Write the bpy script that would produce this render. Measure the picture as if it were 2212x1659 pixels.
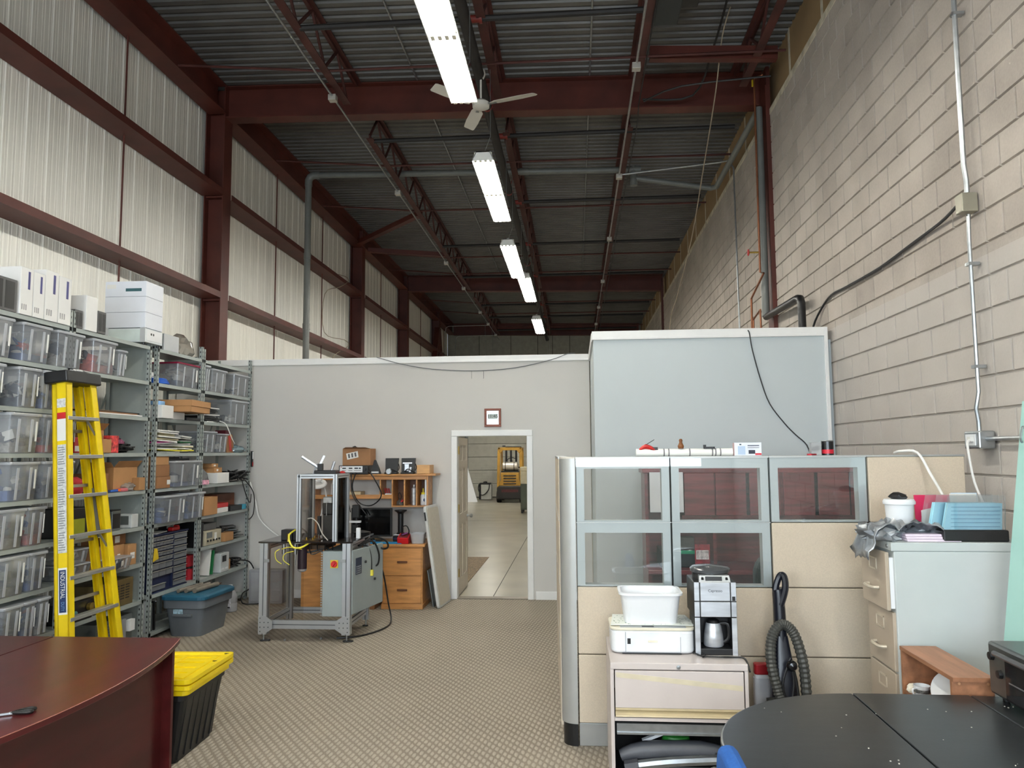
import bpy, math, random
from mathutils import Matrix, Vector
random.seed(7)
PI = math.pi
for o in list(bpy.data.objects): bpy.data.objects.remove(o)
scene = bpy.context.scene
COL = scene.collection

# ------------------------------------------------------------ camera
cam_d = bpy.data.cameras.new('camera'); cam = bpy.data.objects.new('camera', cam_d); COL.objects.link(cam)
cam_d.sensor_width = 36.0; cam_d.lens = 1660.0 * 36.0 / 2212.0; cam_d.clip_start = .05; cam_d.clip_end = 200
def cam_matrix(yaw, pitch, roll, loc):
    cy, sy = math.cos(yaw), math.sin(yaw); cp, sp = math.cos(pitch), math.sin(pitch); cr, sr = math.cos(roll), math.sin(roll)
    A = Matrix(((cy, sy, 0), (-sy, cy, 0), (0, 0, 1))); B = Matrix(((1, 0, 0), (0, 0, -1), (0, 1, 0)))
    P = Matrix(((1, 0, 0), (0, cp, sp), (0, -sp, cp))); Q = Matrix(((cr, -sr, 0), (sr, cr, 0), (0, 0, 1)))
    M = Q @ P @ B @ A
    R = Matrix((M[0], -M[1], -M[2])).transposed()
    return Matrix.Translation(loc) @ R.to_4x4()
cam.matrix_world = cam_matrix(math.radians(4.70672), math.radians(5.08104), math.radians(-0.42680), Vector((0, 0, 1.8)))
scene.camera = cam

# ------------------------------------------------------------ world, daylight, exposure
world = bpy.data.worlds.new('world'); scene.world = world; world.use_nodes = True
world.node_tree.nodes['Background'].inputs[0].default_value = (.75, .85, 1.0, 1)
world.node_tree.nodes['Background'].inputs[1].default_value = 1.0
TUBE = 38.0          # fluorescent tube emission
def daylight(name, loc, sx, sz, power):
    d = bpy.data.lights.new(name, 'AREA'); d.shape = 'RECTANGLE'; d.size = sx; d.size_y = sz; d.energy = power; d.color = (.80, .91, 1.0)
    o = bpy.data.objects.new(name, d); COL.objects.link(o); o.location = loc; o.rotation_euler = (PI / 2, 0, 0)   # shines along +Y
    return o
daylight('window_daylight', (-3.1, -3.14, 2.5), 2.2, 1.9, 100)
daylight('window_daylight', (.6, -3.14, 2.5), 2.9, 1.9, 116)
vs = scene.view_settings
vs.view_transform = 'Standard'; vs.look = 'None'; vs.exposure = 1.0; vs.gamma = 1.0; vs.use_curve_mapping = False
try: scene.cycles.transparent_max_bounces = 24
except Exception: pass

# ------------------------------------------------------------ materials
def lin(c):
    out = []
    for v in c:
        v = v / 255.0
        out.append(v / 12.92 if v <= .04045 else ((v + .055) / 1.055) ** 2.4)
    return tuple(out)
MATS = {}
def mat(name, rgb, rough=.5, metal=0, noise=.06, nscale=6, bump=0, bscale=60, emit=0, stretch=None, spec=None, coat=0):
    if name in MATS: return MATS[name]
    m = bpy.data.materials.new(name); m.use_nodes = True; MATS[name] = m
    nt = m.node_tree; N = nt.nodes; L = nt.links; b = N['Principled BSDF']; c = lin(rgb)
    b.inputs['Roughness'].default_value = rough; b.inputs['Metallic'].default_value = metal
    if spec is not None: b.inputs['Specular IOR Level'].default_value = spec
    if coat: b.inputs['Coat Weight'].default_value = coat; b.inputs['Coat Roughness'].default_value = .12
    tc = N.new('ShaderNodeTexCoord'); src = tc.outputs['Object']
    if stretch:
        mp = N.new('ShaderNodeMapping'); mp.inputs['Scale'].default_value = stretch; L.new(src, mp.inputs[0]); src = mp.outputs[0]
    if noise:
        n = N.new('ShaderNodeTexNoise'); n.inputs['Scale'].default_value = nscale; n.inputs['Detail'].default_value = 4; L.new(src, n.inputs['Vector'])
        r = N.new('ShaderNodeValToRGB'); r.color_ramp.elements[0].position = .3; r.color_ramp.elements[1].position = .7
        r.color_ramp.elements[0].color = tuple(max(0, x * (1 - noise * 2)) for x in c) + (1,)
        r.color_ramp.elements[1].color = tuple(min(1, x * (1 + noise * 2)) for x in c) + (1,)
        L.new(n.outputs['Fac'], r.inputs[0]); L.new(r.outputs[0], b.inputs['Base Color'])
    else: b.inputs['Base Color'].default_value = c + (1,)
    if bump:
        n2 = N.new('ShaderNodeTexNoise'); n2.inputs['Scale'].default_value = bscale; n2.inputs['Detail'].default_value = 3; L.new(src, n2.inputs['Vector'])
        bp = N.new('ShaderNodeBump'); bp.inputs['Strength'].default_value = bump; bp.inputs['Distance'].default_value = .01
        L.new(n2.outputs['Fac'], bp.inputs['Height']); L.new(bp.outputs[0], b.inputs['Normal'])
    if emit:
        b.inputs['Emission Color'].default_value = c + (1,); b.inputs['Emission Strength'].default_value = emit
    return m
def clear(name, rgb, seethrough=.6, rough=.15, gloss=.12, tint=None, ior=1.45):
    """clear or milky plastic / glass: see-through mixed with a diffuse film and a fresnel gloss"""
    if name in MATS: return MATS[name]
    m = bpy.data.materials.new(name); m.use_nodes = True; MATS[name] = m
    nt = m.node_tree; N = nt.nodes; L = nt.links; N.remove(N['Principled BSDF']); out = N['Material Output']
    t = N.new('ShaderNodeBsdfTransparent'); t.inputs[0].default_value = (tint or (1, 1, 1)) + (1,); d = N.new('ShaderNodeBsdfDiffuse'); d.inputs[0].default_value = lin(rgb) + (1,)
    tl = N.new('ShaderNodeBsdfTranslucent'); tl.inputs[0].default_value = lin(rgb) + (1,)
    a = N.new('ShaderNodeMixShader'); a.inputs[0].default_value = .4; L.new(d.outputs[0], a.inputs[1]); L.new(tl.outputs[0], a.inputs[2])
    mx = N.new('ShaderNodeMixShader'); mx.inputs[0].default_value = seethrough; L.new(a.outputs[0], mx.inputs[1]); L.new(t.outputs[0], mx.inputs[2])
    g = N.new('ShaderNodeBsdfGlossy'); g.inputs['Roughness'].default_value = rough
    fr = N.new('ShaderNodeFresnel'); fr.inputs[0].default_value = ior
    ml = N.new('ShaderNodeMath'); ml.operation = 'MULTIPLY_ADD'; ml.inputs[1].default_value = 1.0; ml.inputs[2].default_value = gloss * .15; ml.use_clamp = True; L.new(fr.outputs[0], ml.inputs[0])
    m2 = N.new('ShaderNodeMixShader'); L.new(ml.outputs[0], m2.inputs[0]); L.new(mx.outputs[0], m2.inputs[1]); L.new(g.outputs[0], m2.inputs[2])
    L.new(m2.outputs[0], out.inputs[0])
    return m

# ------------------------------------------------------------ mesh builder
class MB:
    def __init__(s): s.v = []; s.f = []
    def box(s, x0, y0, z0, x1, y1, z1):
        if x0 > x1: x0, x1 = x1, x0
        if y0 > y1: y0, y1 = y1, y0
        if z0 > z1: z0, z1 = z1, z0
        i = len(s.v)
        s.v += [(x0, y0, z0), (x1, y0, z0), (x1, y1, z0), (x0, y1, z0), (x0, y0, z1), (x1, y0, z1), (x1, y1, z1), (x0, y1, z1)]
        s.f += [tuple(i + k for k in q) for q in ((3, 2, 1, 0), (4, 5, 6, 7), (0, 1, 5, 4), (1, 2, 6, 5), (2, 3, 7, 6), (3, 0, 4, 7))]
        return s
    def obox(s, c, size, rot):
        """box of a size about c, turned by euler rot"""
        from mathutils import Euler
        R = Euler(rot).to_matrix(); i = len(s.v); a = [x / 2 for x in size]
        for sx, sy, sz in ((-1, -1, -1), (1, -1, -1), (1, 1, -1), (-1, 1, -1), (-1, -1, 1), (1, -1, 1), (1, 1, 1), (-1, 1, 1)):
            p = R @ Vector((sx * a[0], sy * a[1], sz * a[2])) + Vector(c); s.v.append(tuple(p))
        s.f += [tuple(i + k for k in q) for q in ((3, 2, 1, 0), (4, 5, 6, 7), (0, 1, 5, 4), (1, 2, 6, 5), (2, 3, 7, 6), (3, 0, 4, 7))]
        return s
    def hexa(s, p):
        """eight corners: bottom ring then top ring"""
        i = len(s.v); s.v += [tuple(q) for q in p]
        s.f += [tuple(i + k for k in q) for q in ((3, 2, 1, 0), (4, 5, 6, 7), (0, 1, 5, 4), (1, 2, 6, 5), (2, 3, 7, 6), (3, 0, 4, 7))]
        return s
    def bar(s, p0, p1, w, h, up=(0, 0, 1)):
        """rectangular bar from p0 to p1, w across, h along up"""
        p0 = Vector(p0); p1 = Vector(p1); d = (p1 - p0).normalized(); u = Vector(up)
        if abs(d.dot(u)) > .98: u = Vector((0, 1, 0))
        r = d.cross(u).normalized(); u = r.cross(d).normalized(); r = r * (w / 2); u = u * (h / 2)
        return s.hexa([p0 - r - u, p0 + r - u, p1 + r - u, p1 - r - u, p0 - r + u, p0 + r + u, p1 + r + u, p1 - r + u])
    def cyl(s, p0, p1, r, n=12, r2=None, caps=True):
        p0 = Vector(p0); p1 = Vector(p1); d = (p1 - p0).normalized(); u = Vector((0, 0, 1)) if abs(d.z) < .9 else Vector((1, 0, 0))
        a = d.cross(u).normalized(); b = d.cross(a).normalized(); i = len(s.v); r2 = r if r2 is None else r2
        for k in range(n):
            t = 2 * PI * k / n; o = a * math.cos(t) + b * math.sin(t); s.v.append(tuple(p0 + o * r)); s.v.append(tuple(p1 + o * r2))
        for k in range(n):
            q = (k + 1) % n; s.f.append((i + 2 * k, i + 2 * k + 1, i + 2 * q + 1, i + 2 * q))
        if caps: s.f.append(tuple(i + 2 * k for k in range(n))); s.f.append(tuple(i + 2 * k + 1 for k in reversed(range(n))))
        return s
    def tube(s, pts, r, n=6, sub=0):
        pts = [Vector(p) for p in pts]
        if sub:
            P = [pts[0]] + pts + [pts[-1]]; out = []
            for k in range(1, len(P) - 2):
                for j in range(sub):
                    t = j / sub; a, b, c, d = P[k - 1], P[k], P[k + 1], P[k + 2]
                    out.append(.5 * ((2 * b) + (c - a) * t + (2 * a - 5 * b + 4 * c - d) * t * t + (3 * b - a - 3 * c + d) * t ** 3))
            out.append(pts[-1]); pts = out
            if isinstance(r, (list, tuple)):
                q = []
                for k in range(len(r) - 1): q += [r[k] + (r[k + 1] - r[k]) * j / sub for j in range(sub)]
                r = q + [r[-1]]
        i = len(s.v); prev = None
        for k, p in enumerate(pts):
            d = (pts[min(k + 1, len(pts) - 1)] - pts[max(k - 1, 0)])
            d = d.normalized() if d.length > 1e-9 else Vector((0, 0, 1))
            if prev is None: u = Vector((0, 0, 1)) if abs(d.z) < .9 else Vector((1, 0, 0)); a = d.cross(u).normalized()
            else:
                a = prev - d * prev.dot(d)
                a = a.normalized() if a.length > 1e-6 else d.orthogonal().normalized()
            prev = a; b = d.cross(a)
            rr = r[k] if isinstance(r, (list, tuple)) else r
            for j in range(n):
                t = 2 * PI * j / n; s.v.append(tuple(p + (a * math.cos(t) + b * math.sin(t)) * rr))
        for k in range(len(pts) - 1):
            for j in range(n):
                q = (j + 1) % n; s.f.append((i + k * n + j, i + k * n + q, i + (k + 1) * n + q, i + (k + 1) * n + j))
        s.f.append(tuple(i + j for j in reversed(range(n)))); s.f.append(tuple(i + (len(pts) - 1) * n + j for j in range(n)))
        return s
    def lathe(s, prof, c=(0, 0, 0), n=20, sx=1, sy=1):
        """profile of (radius, z) turned about the vertical through c"""
        i = len(s.v); m = len(prof)
        for k in range(n):
            t = 2 * PI * k / n
            for r, z in prof: s.v.append((c[0] + r * sx * math.cos(t), c[1] + r * sy * math.sin(t), c[2] + z))
        for k in range(n):
            q = (k + 1) % n
            for j in range(m - 1): s.f.append((i + k * m + j, i + q * m + j, i + q * m + j + 1, i + k * m + j + 1))
        if prof[0][0] > 1e-5: s.f.append(tuple(i + k * m for k in reversed(range(n))))
        if prof[-1][0] > 1e-5: s.f.append(tuple(i + k * m + m - 1 for k in range(n)))
        return s
    def prism(s, poly, a, b, axis='z'):
        """polygon extruded from a to b; poly in (x,y) for z, (y,z) for x, (x,z) for y"""
        i = len(s.v); n = len(poly)
        for h in (a, b):
            for p, q in poly: s.v.append({'z': (p, q, h), 'x': (h, p, q), 'y': (p, h, q)}[axis])
        for k in range(n):
            q = (k + 1) % n; s.f.append((i + k, i + q, i + n + q, i + n + k))
        s.f.append(tuple(i + k for k in reversed(range(n)))); s.f.append(tuple(i + n + k for k in range(n)))
        return s
    def strip(s, prof, a, b, axis='x'):
        """open profile swept from a to b (no thickness): prof in (y,z) for x, (x,y) for z"""
        i = len(s.v); n = len(prof)
        for h in (a, b):
            for p, q in prof: s.v.append({'z': (p, q, h), 'x': (h, p, q), 'y': (p, h, q)}[axis])
        for k in range(n - 1): s.f.append((i + k, i + k + 1, i + n + k + 1, i + n + k))
        return s
    def rings(s, rings, closed=True, cap0=True, cap1=True):
        i = len(s.v); n = len(rings[0])
        for r in rings: s.v += [tuple(p) for p in r]
        for k in range(len(rings) - 1):
            for j in range(n if closed else n - 1):
                q = (j + 1) % n; s.f.append((i + k * n + j, i + k * n + q, i + (k + 1) * n + q, i + (k + 1) * n + j))
        if cap0: s.f.append(tuple(i + j for j in reversed(range(n))))
        if cap1: s.f.append(tuple(i + (len(rings) - 1) * n + j for j in range(n)))
        return s
    def mesh(s, name):
        me = bpy.data.meshes.new(name); me.from_pydata(s.v, [], s.f); me.update(); return me
    def build(s, name, m, parent=None, bevel=0, smooth=False, loc=None, rot=None, fix=True, seg=2):
        me = s.mesh(name)
        if fix:
            import bmesh
            bm = bmesh.new(); bm.from_mesh(me); bmesh.ops.recalc_face_normals(bm, faces=bm.faces); bm.to_mesh(me); bm.free()
        if smooth:
            me.polygons.foreach_set('use_smooth', [True] * len(me.polygons)); me.set_sharp_from_angle(angle=math.radians(38))
        if m: me.materials.append(m)
        o = bpy.data.objects.new(name, me); COL.objects.link(o)
        if parent: o.parent = parent
        if loc: o.location = loc
        if rot: o.rotation_euler = rot
        if bevel:
            b = o.modifiers.new('bevel', 'BEVEL'); b.width = bevel; b.segments = seg; b.limit_method = 'ANGLE'
        return o
def rrect(x0, y0, x1, y1, r, n=4):
    """rounded rectangle outline"""
    out = []
    for cx, cy, a in ((x1 - r, y1 - r, 0), (x0 + r, y1 - r, 90), (x0 + r, y0 + r, 180), (x1 - r, y0 + r, 270)):
        for k in range(n + 1):
            t = math.radians(a + 90 * k / n); out.append((cx + r * math.cos(t), cy + r * math.sin(t)))
    return out
def tag(o, label, cat, group=None, kind=None):
    o['label'] = label; o['category'] = cat
    if group: o['group'] = group
    if kind: o['kind'] = kind
    return o
def thing(name, label, cat, loc=(0, 0, 0), rz=0, group=None, rx=0, ry=0):
    o = bpy.data.objects.new(name, None); COL.objects.link(o); o.empty_display_size = .05
    o.location = loc; o.rotation_euler = (rx, ry, rz)
    return tag(o, label, cat, group)
def structure(o): o['kind'] = 'structure'; return o
def inst(mesh, name, parent=None, loc=(0, 0, 0), rot=None):
    o = bpy.data.objects.new(name, mesh); COL.objects.link(o); o.location = loc
    if parent: o.parent = parent
    if rot: o.rotation_euler = rot
    return o
def text(txt, name, size, m, parent, loc, rot, align='CENTER', extrude=.0004, sx=1):
    c = bpy.data.curves.new('t', 'FONT'); c.body = txt; c.size = size; c.align_x = align; c.align_y = 'CENTER'; c.extrude = extrude
    t = bpy.data.objects.new('t', c); COL.objects.link(t); dg = bpy.context.evaluated_depsgraph_get(); dg.update()
    me = bpy.data.meshes.new_from_object(t.evaluated_get(dg)); bpy.data.objects.remove(t); bpy.data.curves.remove(c)
    me.materials.clear(); me.materials.append(m)
    o = bpy.data.objects.new(name, me); COL.objects.link(o); o.parent = parent; o.location = loc; o.rotation_euler = rot; o.scale = (sx, 1, 1)
    return o
# ------------------------------------------------------------ the setting
YB = -3.2; YF = 31.0; XL = -5.2; XR = 2.55; YP = 9.6
def zdeck(x): return 7.02 - .02 * (x + 4.7)
m_red = mat('red_oxide_steel', (84, 36, 26), .55, noise=.12, nscale=3, bump=.05, bscale=40)
m_dry = mat('grey_painted_drywall', (204, 202, 197), .75, noise=.02, nscale=.7, bump=.04, bscale=90)
m_white = mat('white_gloss_paint', (232, 232, 230), .4, noise=.015)
m_block = mat('grey_block', (150, 140, 130), .9)
m_alu = mat('anodised_aluminium', (196, 200, 204), .38, .75, noise=.03)
m_steel = mat('galvanised_steel', (168, 172, 174), .35, .85, noise=.06, nscale=20)
m_black = mat('black_plastic', (22, 22, 23), .42, noise=.05)
m_blackpipe = mat('black_iron_pipe', (34, 33, 32), .5, noise=.1)
m_whitepl = mat('white_plastic', (228, 230, 232), .35, noise=.01)

# carpet: woven diagonal pattern
mc = bpy.data.materials.new('woven_carpet'); mc.use_nodes = True
nt = mc.node_tree; N = nt.nodes; L = nt.links; b = N['Principled BSDF']; b.inputs['Roughness'].default_value = .95; b.inputs['Specular IOR Level'].default_value = .1
tc = N.new('ShaderNodeTexCoord')
def node(t, **k):
    n = N.new(t)
    for a, v in k.items(): setattr(n, a, v)
    return n
mp = node('ShaderNodeMapping'); mp.inputs['Rotation'].default_value = (0, 0, math.radians(8)); L.new(tc.outputs['Object'], mp.inputs[0])
w1 = node('ShaderNodeTexWave', wave_type='BANDS', bands_direction='X'); w1.inputs['Scale'].default_value = 9.5; w1.inputs['Distortion'].default_value = .7; w1.inputs['Detail Scale'].default_value = 3; L.new(mp.outputs[0], w1.inputs[0])
w2 = node('ShaderNodeTexWave', wave_type='BANDS', bands_direction='DIAGONAL'); w2.inputs['Scale'].default_value = 8.6; w2.inputs['Distortion'].default_value = .9; w2.inputs['Detail Scale'].default_value = 3; L.new(mp.outputs[0], w2.inputs[0])
nz = node('ShaderNodeTexNoise'); nz.inputs['Scale'].default_value = 160; L.new(mp.outputs[0], nz.inputs[0])
nl = node('ShaderNodeTexNoise'); nl.inputs['Scale'].default_value = .9; nl.inputs['Detail'].default_value = 5; L.new(mp.outputs[0], nl.inputs[0])
ad = node('ShaderNodeMath', operation='MULTIPLY'); L.new(w1.outputs['Fac'], ad.inputs[0]); L.new(w2.outputs['Fac'], ad.inputs[1])
a2 = node('ShaderNodeMath', operation='MULTIPLY_ADD'); a2.inputs[1].default_value = .85; L.new(nz.outputs['Fac'], a2.inputs[0]); L.new(ad.outputs[0], a2.inputs[2])
a3 = node('ShaderNodeMath', operation='MULTIPLY_ADD'); a3.inputs[1].default_value = .35; L.new(nl.outputs['Fac'], a3.inputs[0]); L.new(a2.outputs[0], a3.inputs[2])
cr = node('ShaderNodeValToRGB'); cr.color_ramp.elements[0].position = .4; cr.color_ramp.elements[1].position = 1.25
cr.color_ramp.elements[0].color = lin((112, 103, 92)) + (1,); cr.color_ramp.elements[1].color = lin((164, 155, 141)) + (1,)
L.new(a3.outputs[0], cr.inputs[0]); L.new(cr.outputs[0], b.inputs['Base Color'])
bp = node('ShaderNodeBump'); bp.inputs['Strength'].default_value = .35; bp.inputs['Distance'].default_value = .006; L.new(a2.outputs[0], bp.inputs['Height']); L.new(bp.outputs[0], b.inputs['Normal'])
structure(MB().box(XL, YB, -.1, XR, YP + .02, 0).build('floor', mc))
m_conc = mat('polished_concrete', (146, 141, 126), .28, noise=.1, nscale=1.2, bump=.02, bscale=8)
wf = structure(MB().box(XL, YP + .02, -.1, XR, YF, 0).build('floor_warehouse', m_conc))
m_joint = mat('saw_cut_joint', (60, 57, 52), .9)
MB().box(-1.066, YP + .03, 0, -1.056, YF - .1, .0015).build('control_joint', m_joint, wf)
MB().box(XL, 20.5, 0, XR, 20.51, .0015).build('control_joint', m_joint, wf)
tag(MB().box(-2.0, 10.5, .0, -1.52, 13.37, .008).build('entrance_mat', mat('speckled_rug', (120, 104, 84), .95, noise=.35, nscale=60)), 'brown speckled mat on the concrete beyond the open door', 'mat')

# ceiling: ribbed steel deck sheets
m_deck = mat('galvanised_deck', (98, 96, 93), .5, .3, noise=.08, nscale=2)
ceil = structure(MB().hexa([(XL, YB, zdeck(XL) + .06), (2.8, YB, zdeck(2.8) + .06), (2.8, YF, zdeck(2.8) + .06), (XL, YF, zdeck(XL) + .06), (XL, YB, zdeck(XL) + .12), (2.8, YB, zdeck(2.8) + .12), (2.8, YF, zdeck(2.8) + .12), (XL, YF, zdeck(XL) + .12)]).build('ceiling', m_deck))
sh = MB(); i0 = 0; prof = []
for k in range(6):
    y = .15 * k; prof += [(y, .045), (y + .035, .045), (y + .055, 0), (y + .13, 0)]
prof.append((.9, .045))
n = len(prof)
for x in (XL, 2.8):
    for y, z in prof: sh.v.append((x, y, z + zdeck(x)))
for k in range(n - 1): sh.f.append((k, k + 1, n + k + 1, n + k))
shm = sh.mesh('deck_sheet'); shm.materials.append(m_deck)
k = 0
while YB + .9 * k < YF: inst(shm, 'deck_sheet', ceil, (0, YB + .9 * k, 0)); k += 1

# left wall: ribbed liner panels on a backing
m_panel = mat('off_white_liner_panel', (236, 234, 224), .4, 0, noise=.035, nscale=3, stretch=(8, 8, .15))
wl = structure(MB().box(XL - .12, YB, 0, XL - .03, YF, 7.1).build('wall_left', m_panel))
prof = []
for k in range(9):
    y = .1 * k
    if k % 3 == 0: prof += [(XL - .004, y), (XL + .004, y + .01), (XL + .004, y + .026), (XL - .004, y + .036)]
    prof += [(XL - .004, y + .048), (XL - .002, y + .054), (XL - .002, y + .064), (XL - .004, y + .07), (XL - .004, y + .085), (XL - .002, y + .089), (XL - .002, y + .096)]
prof.append((XL - .004, .9))
pm = MB().strip(prof, 0, 7.08, 'z').mesh('wall_panel'); pm.materials.append(m_panel)
k = 0
while YB + .9 * k < YF: inst(pm, 'wall_panel', wl, (0, YB + .9 * k, 0)); k += 1

# right wall: concrete block in running bond, painted below 3.0 m
mb = bpy.data.materials.new('concrete_block'); mb.use_nodes = True; MATS['concrete_block'] = mb
nt = mb.node_tree; N = nt.nodes; L = nt.links; b = N['Principled BSDF']; b.inputs['Roughness'].default_value = .9; b.inputs['Specular IOR Level'].default_value = .25
ge = node('ShaderNodeNewGeometry'); sp = node('ShaderNodeSeparateXYZ'); L.new(ge.outputs['Position'], sp.inputs[0])
oi = node('ShaderNodeObjectInfo')
n1 = node('ShaderNodeTexNoise'); n1.inputs['Scale'].default_value = 55; n1.inputs['Detail'].default_value = 5; L.new(ge.outputs['Position'], n1.inputs[0])
n2 = node('ShaderNodeTexNoise'); n2.inputs['Scale'].default_value = 1.6; n2.inputs['Detail'].default_value = 4; L.new(ge.outputs['Position'], n2.inputs[0])
st = node('ShaderNodeMath', operation='GREATER_THAN'); st.inputs[1].default_value = 3.0; L.new(sp.outputs['Z'], st.inputs[0])
def ramp(src, c0, c1, p0=.3, p1=.7):
    r = node('ShaderNodeValToRGB'); r.color_ramp.elements[0].position = p0; r.color_ramp.elements[1].position = p1
    r.color_ramp.elements[0].color = lin(c0) + (1,); r.color_ramp.elements[1].color = lin(c1) + (1,); L.new(src, r.inputs[0]); return r
sm = node('ShaderNodeMath', operation='MULTIPLY_ADD'); sm.inputs[1].default_value = .35; L.new(n1.outputs['Fac'], sm.inputs[0]); L.new(n2.outputs['Fac'], sm.inputs[2])
s2 = node('ShaderNodeMath', operation='MULTIPLY_ADD'); s2.inputs[1].default_value = .22; L.new(oi.outputs['Random'], s2.inputs[0]); L.new(sm.outputs[0], s2.inputs[2])
raw = ramp(s2.outputs[0], (160, 151, 142), (190, 181, 171), .45, 1.1); painted = ramp(sm.outputs[0], (182, 176, 169), (194, 188, 181), .35, 1.0)
mx = node('ShaderNodeMix', data_type='RGBA'); L.new(st.outputs[0], mx.inputs[0]); L.new(painted.outputs[0], mx.inputs[6]); L.new(raw.outputs[0], mx.inputs[7]); L.new(mx.outputs[2], b.inputs['Base Color'])
bp = node('ShaderNodeBump'); bp.inputs['Strength'].default_value = .5; bp.inputs['Distance'].default_value = .004; L.new(n1.outputs['Fac'], bp.inputs['Height']); L.new(bp.outputs[0], b.inputs['Normal'])
wr = structure(MB().box(XR + .016, YB, 0, XR + .25, YF, 6.15).build('wall_right', mb))
CH = 6.15 / 30
def block_mesh(w):
    h = CH - .011; q = .005; m = MB(); i = 0; w -= .010
    m.v = [(.016, 0, 0), (.016, w, 0), (.016, w, h), (.016, 0, h), (0, q, q), (0, w - q, q), (0, w - q, h - q), (0, q, h - q)]
    m.f = [(4, 7, 6, 5), (0, 4, 5, 1), (1, 5, 6, 2), (2, 6, 7, 3), (3, 7, 4, 0)]
    return m
cells = []
for r in range(30):
    z = r * CH; off = .2 if r % 2 else 0
    spans = []
    if off: spans += [(4.89, .2)]
    y = 4.89 + off
    while y < YF - .2: spans.append((y, .4)); y += .4
    y = 4.89 - off
    if off: spans.append((4.69, .2))
    while y - .4 > YB: y -= .4; spans.append((y, .4))
    for y, w in spans: cells.append((y, w, z))
def wall_view(c):   # how large the block shows: only those in front of the lens and not hidden by the partition count
    y, w, z = c; yc = y + w / 2
    if yc < 4.25 or z < 1.45: return 1e9
    if (z - 1.8) / yc > .66: return 1e9
    return yc * yc
cells.sort(key=wall_view)
bms = {.4: block_mesh(.4).mesh('block'), .2: block_mesh(.2).mesh('half_block')}
for m in bms.values(): m.materials.append(mb)
for y, w, z in cells[:300]: inst(bms[w], 'block', wr, (XR, y, z))
rest = MB()
for y, w, z in cells[300:]:
    m = block_mesh(w); i = len(rest.v); rest.v += [(XR + a, y + b2, z + c) for a, b2, c in m.v]; rest.f += [tuple(i + k for k in f) for f in m.f]
o = rest.build('far_blocks', mb, wr); o['kind'] = 'stuff'
# gypsum board infill over the block wall, with taped joints
m_gyp = mat('tan_gypsum_board', (150, 124, 88), .85, noise=.06, nscale=1.5)
m_mud = mat('joint_compound', (200, 192, 172), .85, noise=.15, nscale=7)
wu = structure(MB().box(XR + .12, YB, 6.15, XR + .25, YF, 7.0).build('wall_right_upper', m_gyp))
y = -3.0; k = 0
while y < YF - 1.3:
    MB().box(XR + .095, y, 6.16, XR + .119, y + 1.2, 6.92).build('gypsum_panel', m_gyp, wu)
    MB().box(XR + .09, y + 1.19, 6.17, XR + .094, y + 1.255, 6.9).build('taped_joint', m_mud, wu); y += 1.215
t = structure(MB().prism([(XR - .006, 6.10), (XR + .10, 6.10), (XR + .10, 6.27), (XR - .006, 6.175)], YB, YF, 'y').build('trim_1', m_mud))

# partition with the doorway
DX0, DX1, DZ = -1.487, -.613, 2.005
wp = structure(MB().box(XL + .02, YP, 0, DX0 - .02, YP + .12, 2.94).box(DX1 + .02, YP, 0, .18, YP + .12, 2.94).box(DX0 - .02, YP, DZ + .02, DX1 + .02, YP + .12, 2.94).build('wall_back', m_dry))
structure(MB().box(XL + .02, YP - .02, 2.94, .17, YP + .14, 3.02).box(XL + .02, YP - .028, 2.94, .17, YP - .02, 2.965).build('trim_2', m_white, bevel=.004))
structure(MB().box(DX1 + .1, YP - .015, 0, .05, YP, .09).box(DX1 + .1, YP - .011, .09, .05, YP, .1).build('baseboard_back', m_white, bevel=.003))
structure(MB().box(-4.1, YP - .015, 0, DX0 - .1, YP, .1).build('baseboard_back_left', m_white, bevel=.003))
dr = thing('door_1', 'white six panel door standing open into the warehouse', 'door'); dr['kind'] = 'structure'
for nm, x0, x1, z0, z1 in (('casing', DX0 - .075, DX0, 0, DZ), ('casing', DX1, DX1 + .075, 0, DZ), ('casing', DX0 - .075, DX1 + .075, DZ, DZ + .075)):
    MB().box(x0, YP - .02, z0, x1, YP, z1).build(nm, m_white, dr, bevel=.008)
for nm, x0, x1, z0, z1 in (('jamb', DX0 - .02, DX0, 0, DZ), ('jamb', DX1, DX1 + .02, 0, DZ), ('jamb', DX0 - .02, DX1 + .02, DZ, DZ + .02)):
    MB().box(x0, YP, z0, x1, YP + .12, z1).build(nm, m_white, dr)
m_door = mat('ivory_door_paint', (206, 196, 180), .45, noise=.02)
lx0, lx1, ly0, ly1 = -1.525, -1.487, YP + .125, YP + .93
leaf = MB().box(lx0, ly0, .015, lx1 - .012, ly1, 1.995)
px = [(0, .1), (.345, .42), (.695, .805)]
for a, c in px: leaf.box(lx1 - .012, ly0 + a, .015, lx1, ly0 + c, 1.995)
for a, c in ((.1, .345), (.42, .695)):
    for z0, z1 in ((.015, .22), (.88, 1.02), (1.6, 1.7), (1.9, 1.995)): leaf.box(lx1 - .012, ly0 + a, z0, lx1, ly0 + c, z1)
lf = leaf.build('door_leaf', m_door, dr)
for a, c in ((.125, .32), (.445, .67)):
    for z0, z1 in ((.25, .85), (1.05, 1.57), (1.73, 1.87)): MB().box(lx1 - .0125, ly0 + a, z0, lx1 - .004, ly0 + c, z1).build('raised_panel', m_door, lf, bevel=.004)
m_brass = mat('brass', (190, 160, 80), .3, .9)
for z in (.25, 1.05, 1.78): MB().box(DX0 - .001, YP + .085, z, DX0 + .004, YP + .125, z + .1).cyl((DX0 + .002, YP + .125, z), (DX0 + .002, YP + .125, z + .1), .007, 8).build('hinge', m_brass, dr)
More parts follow.
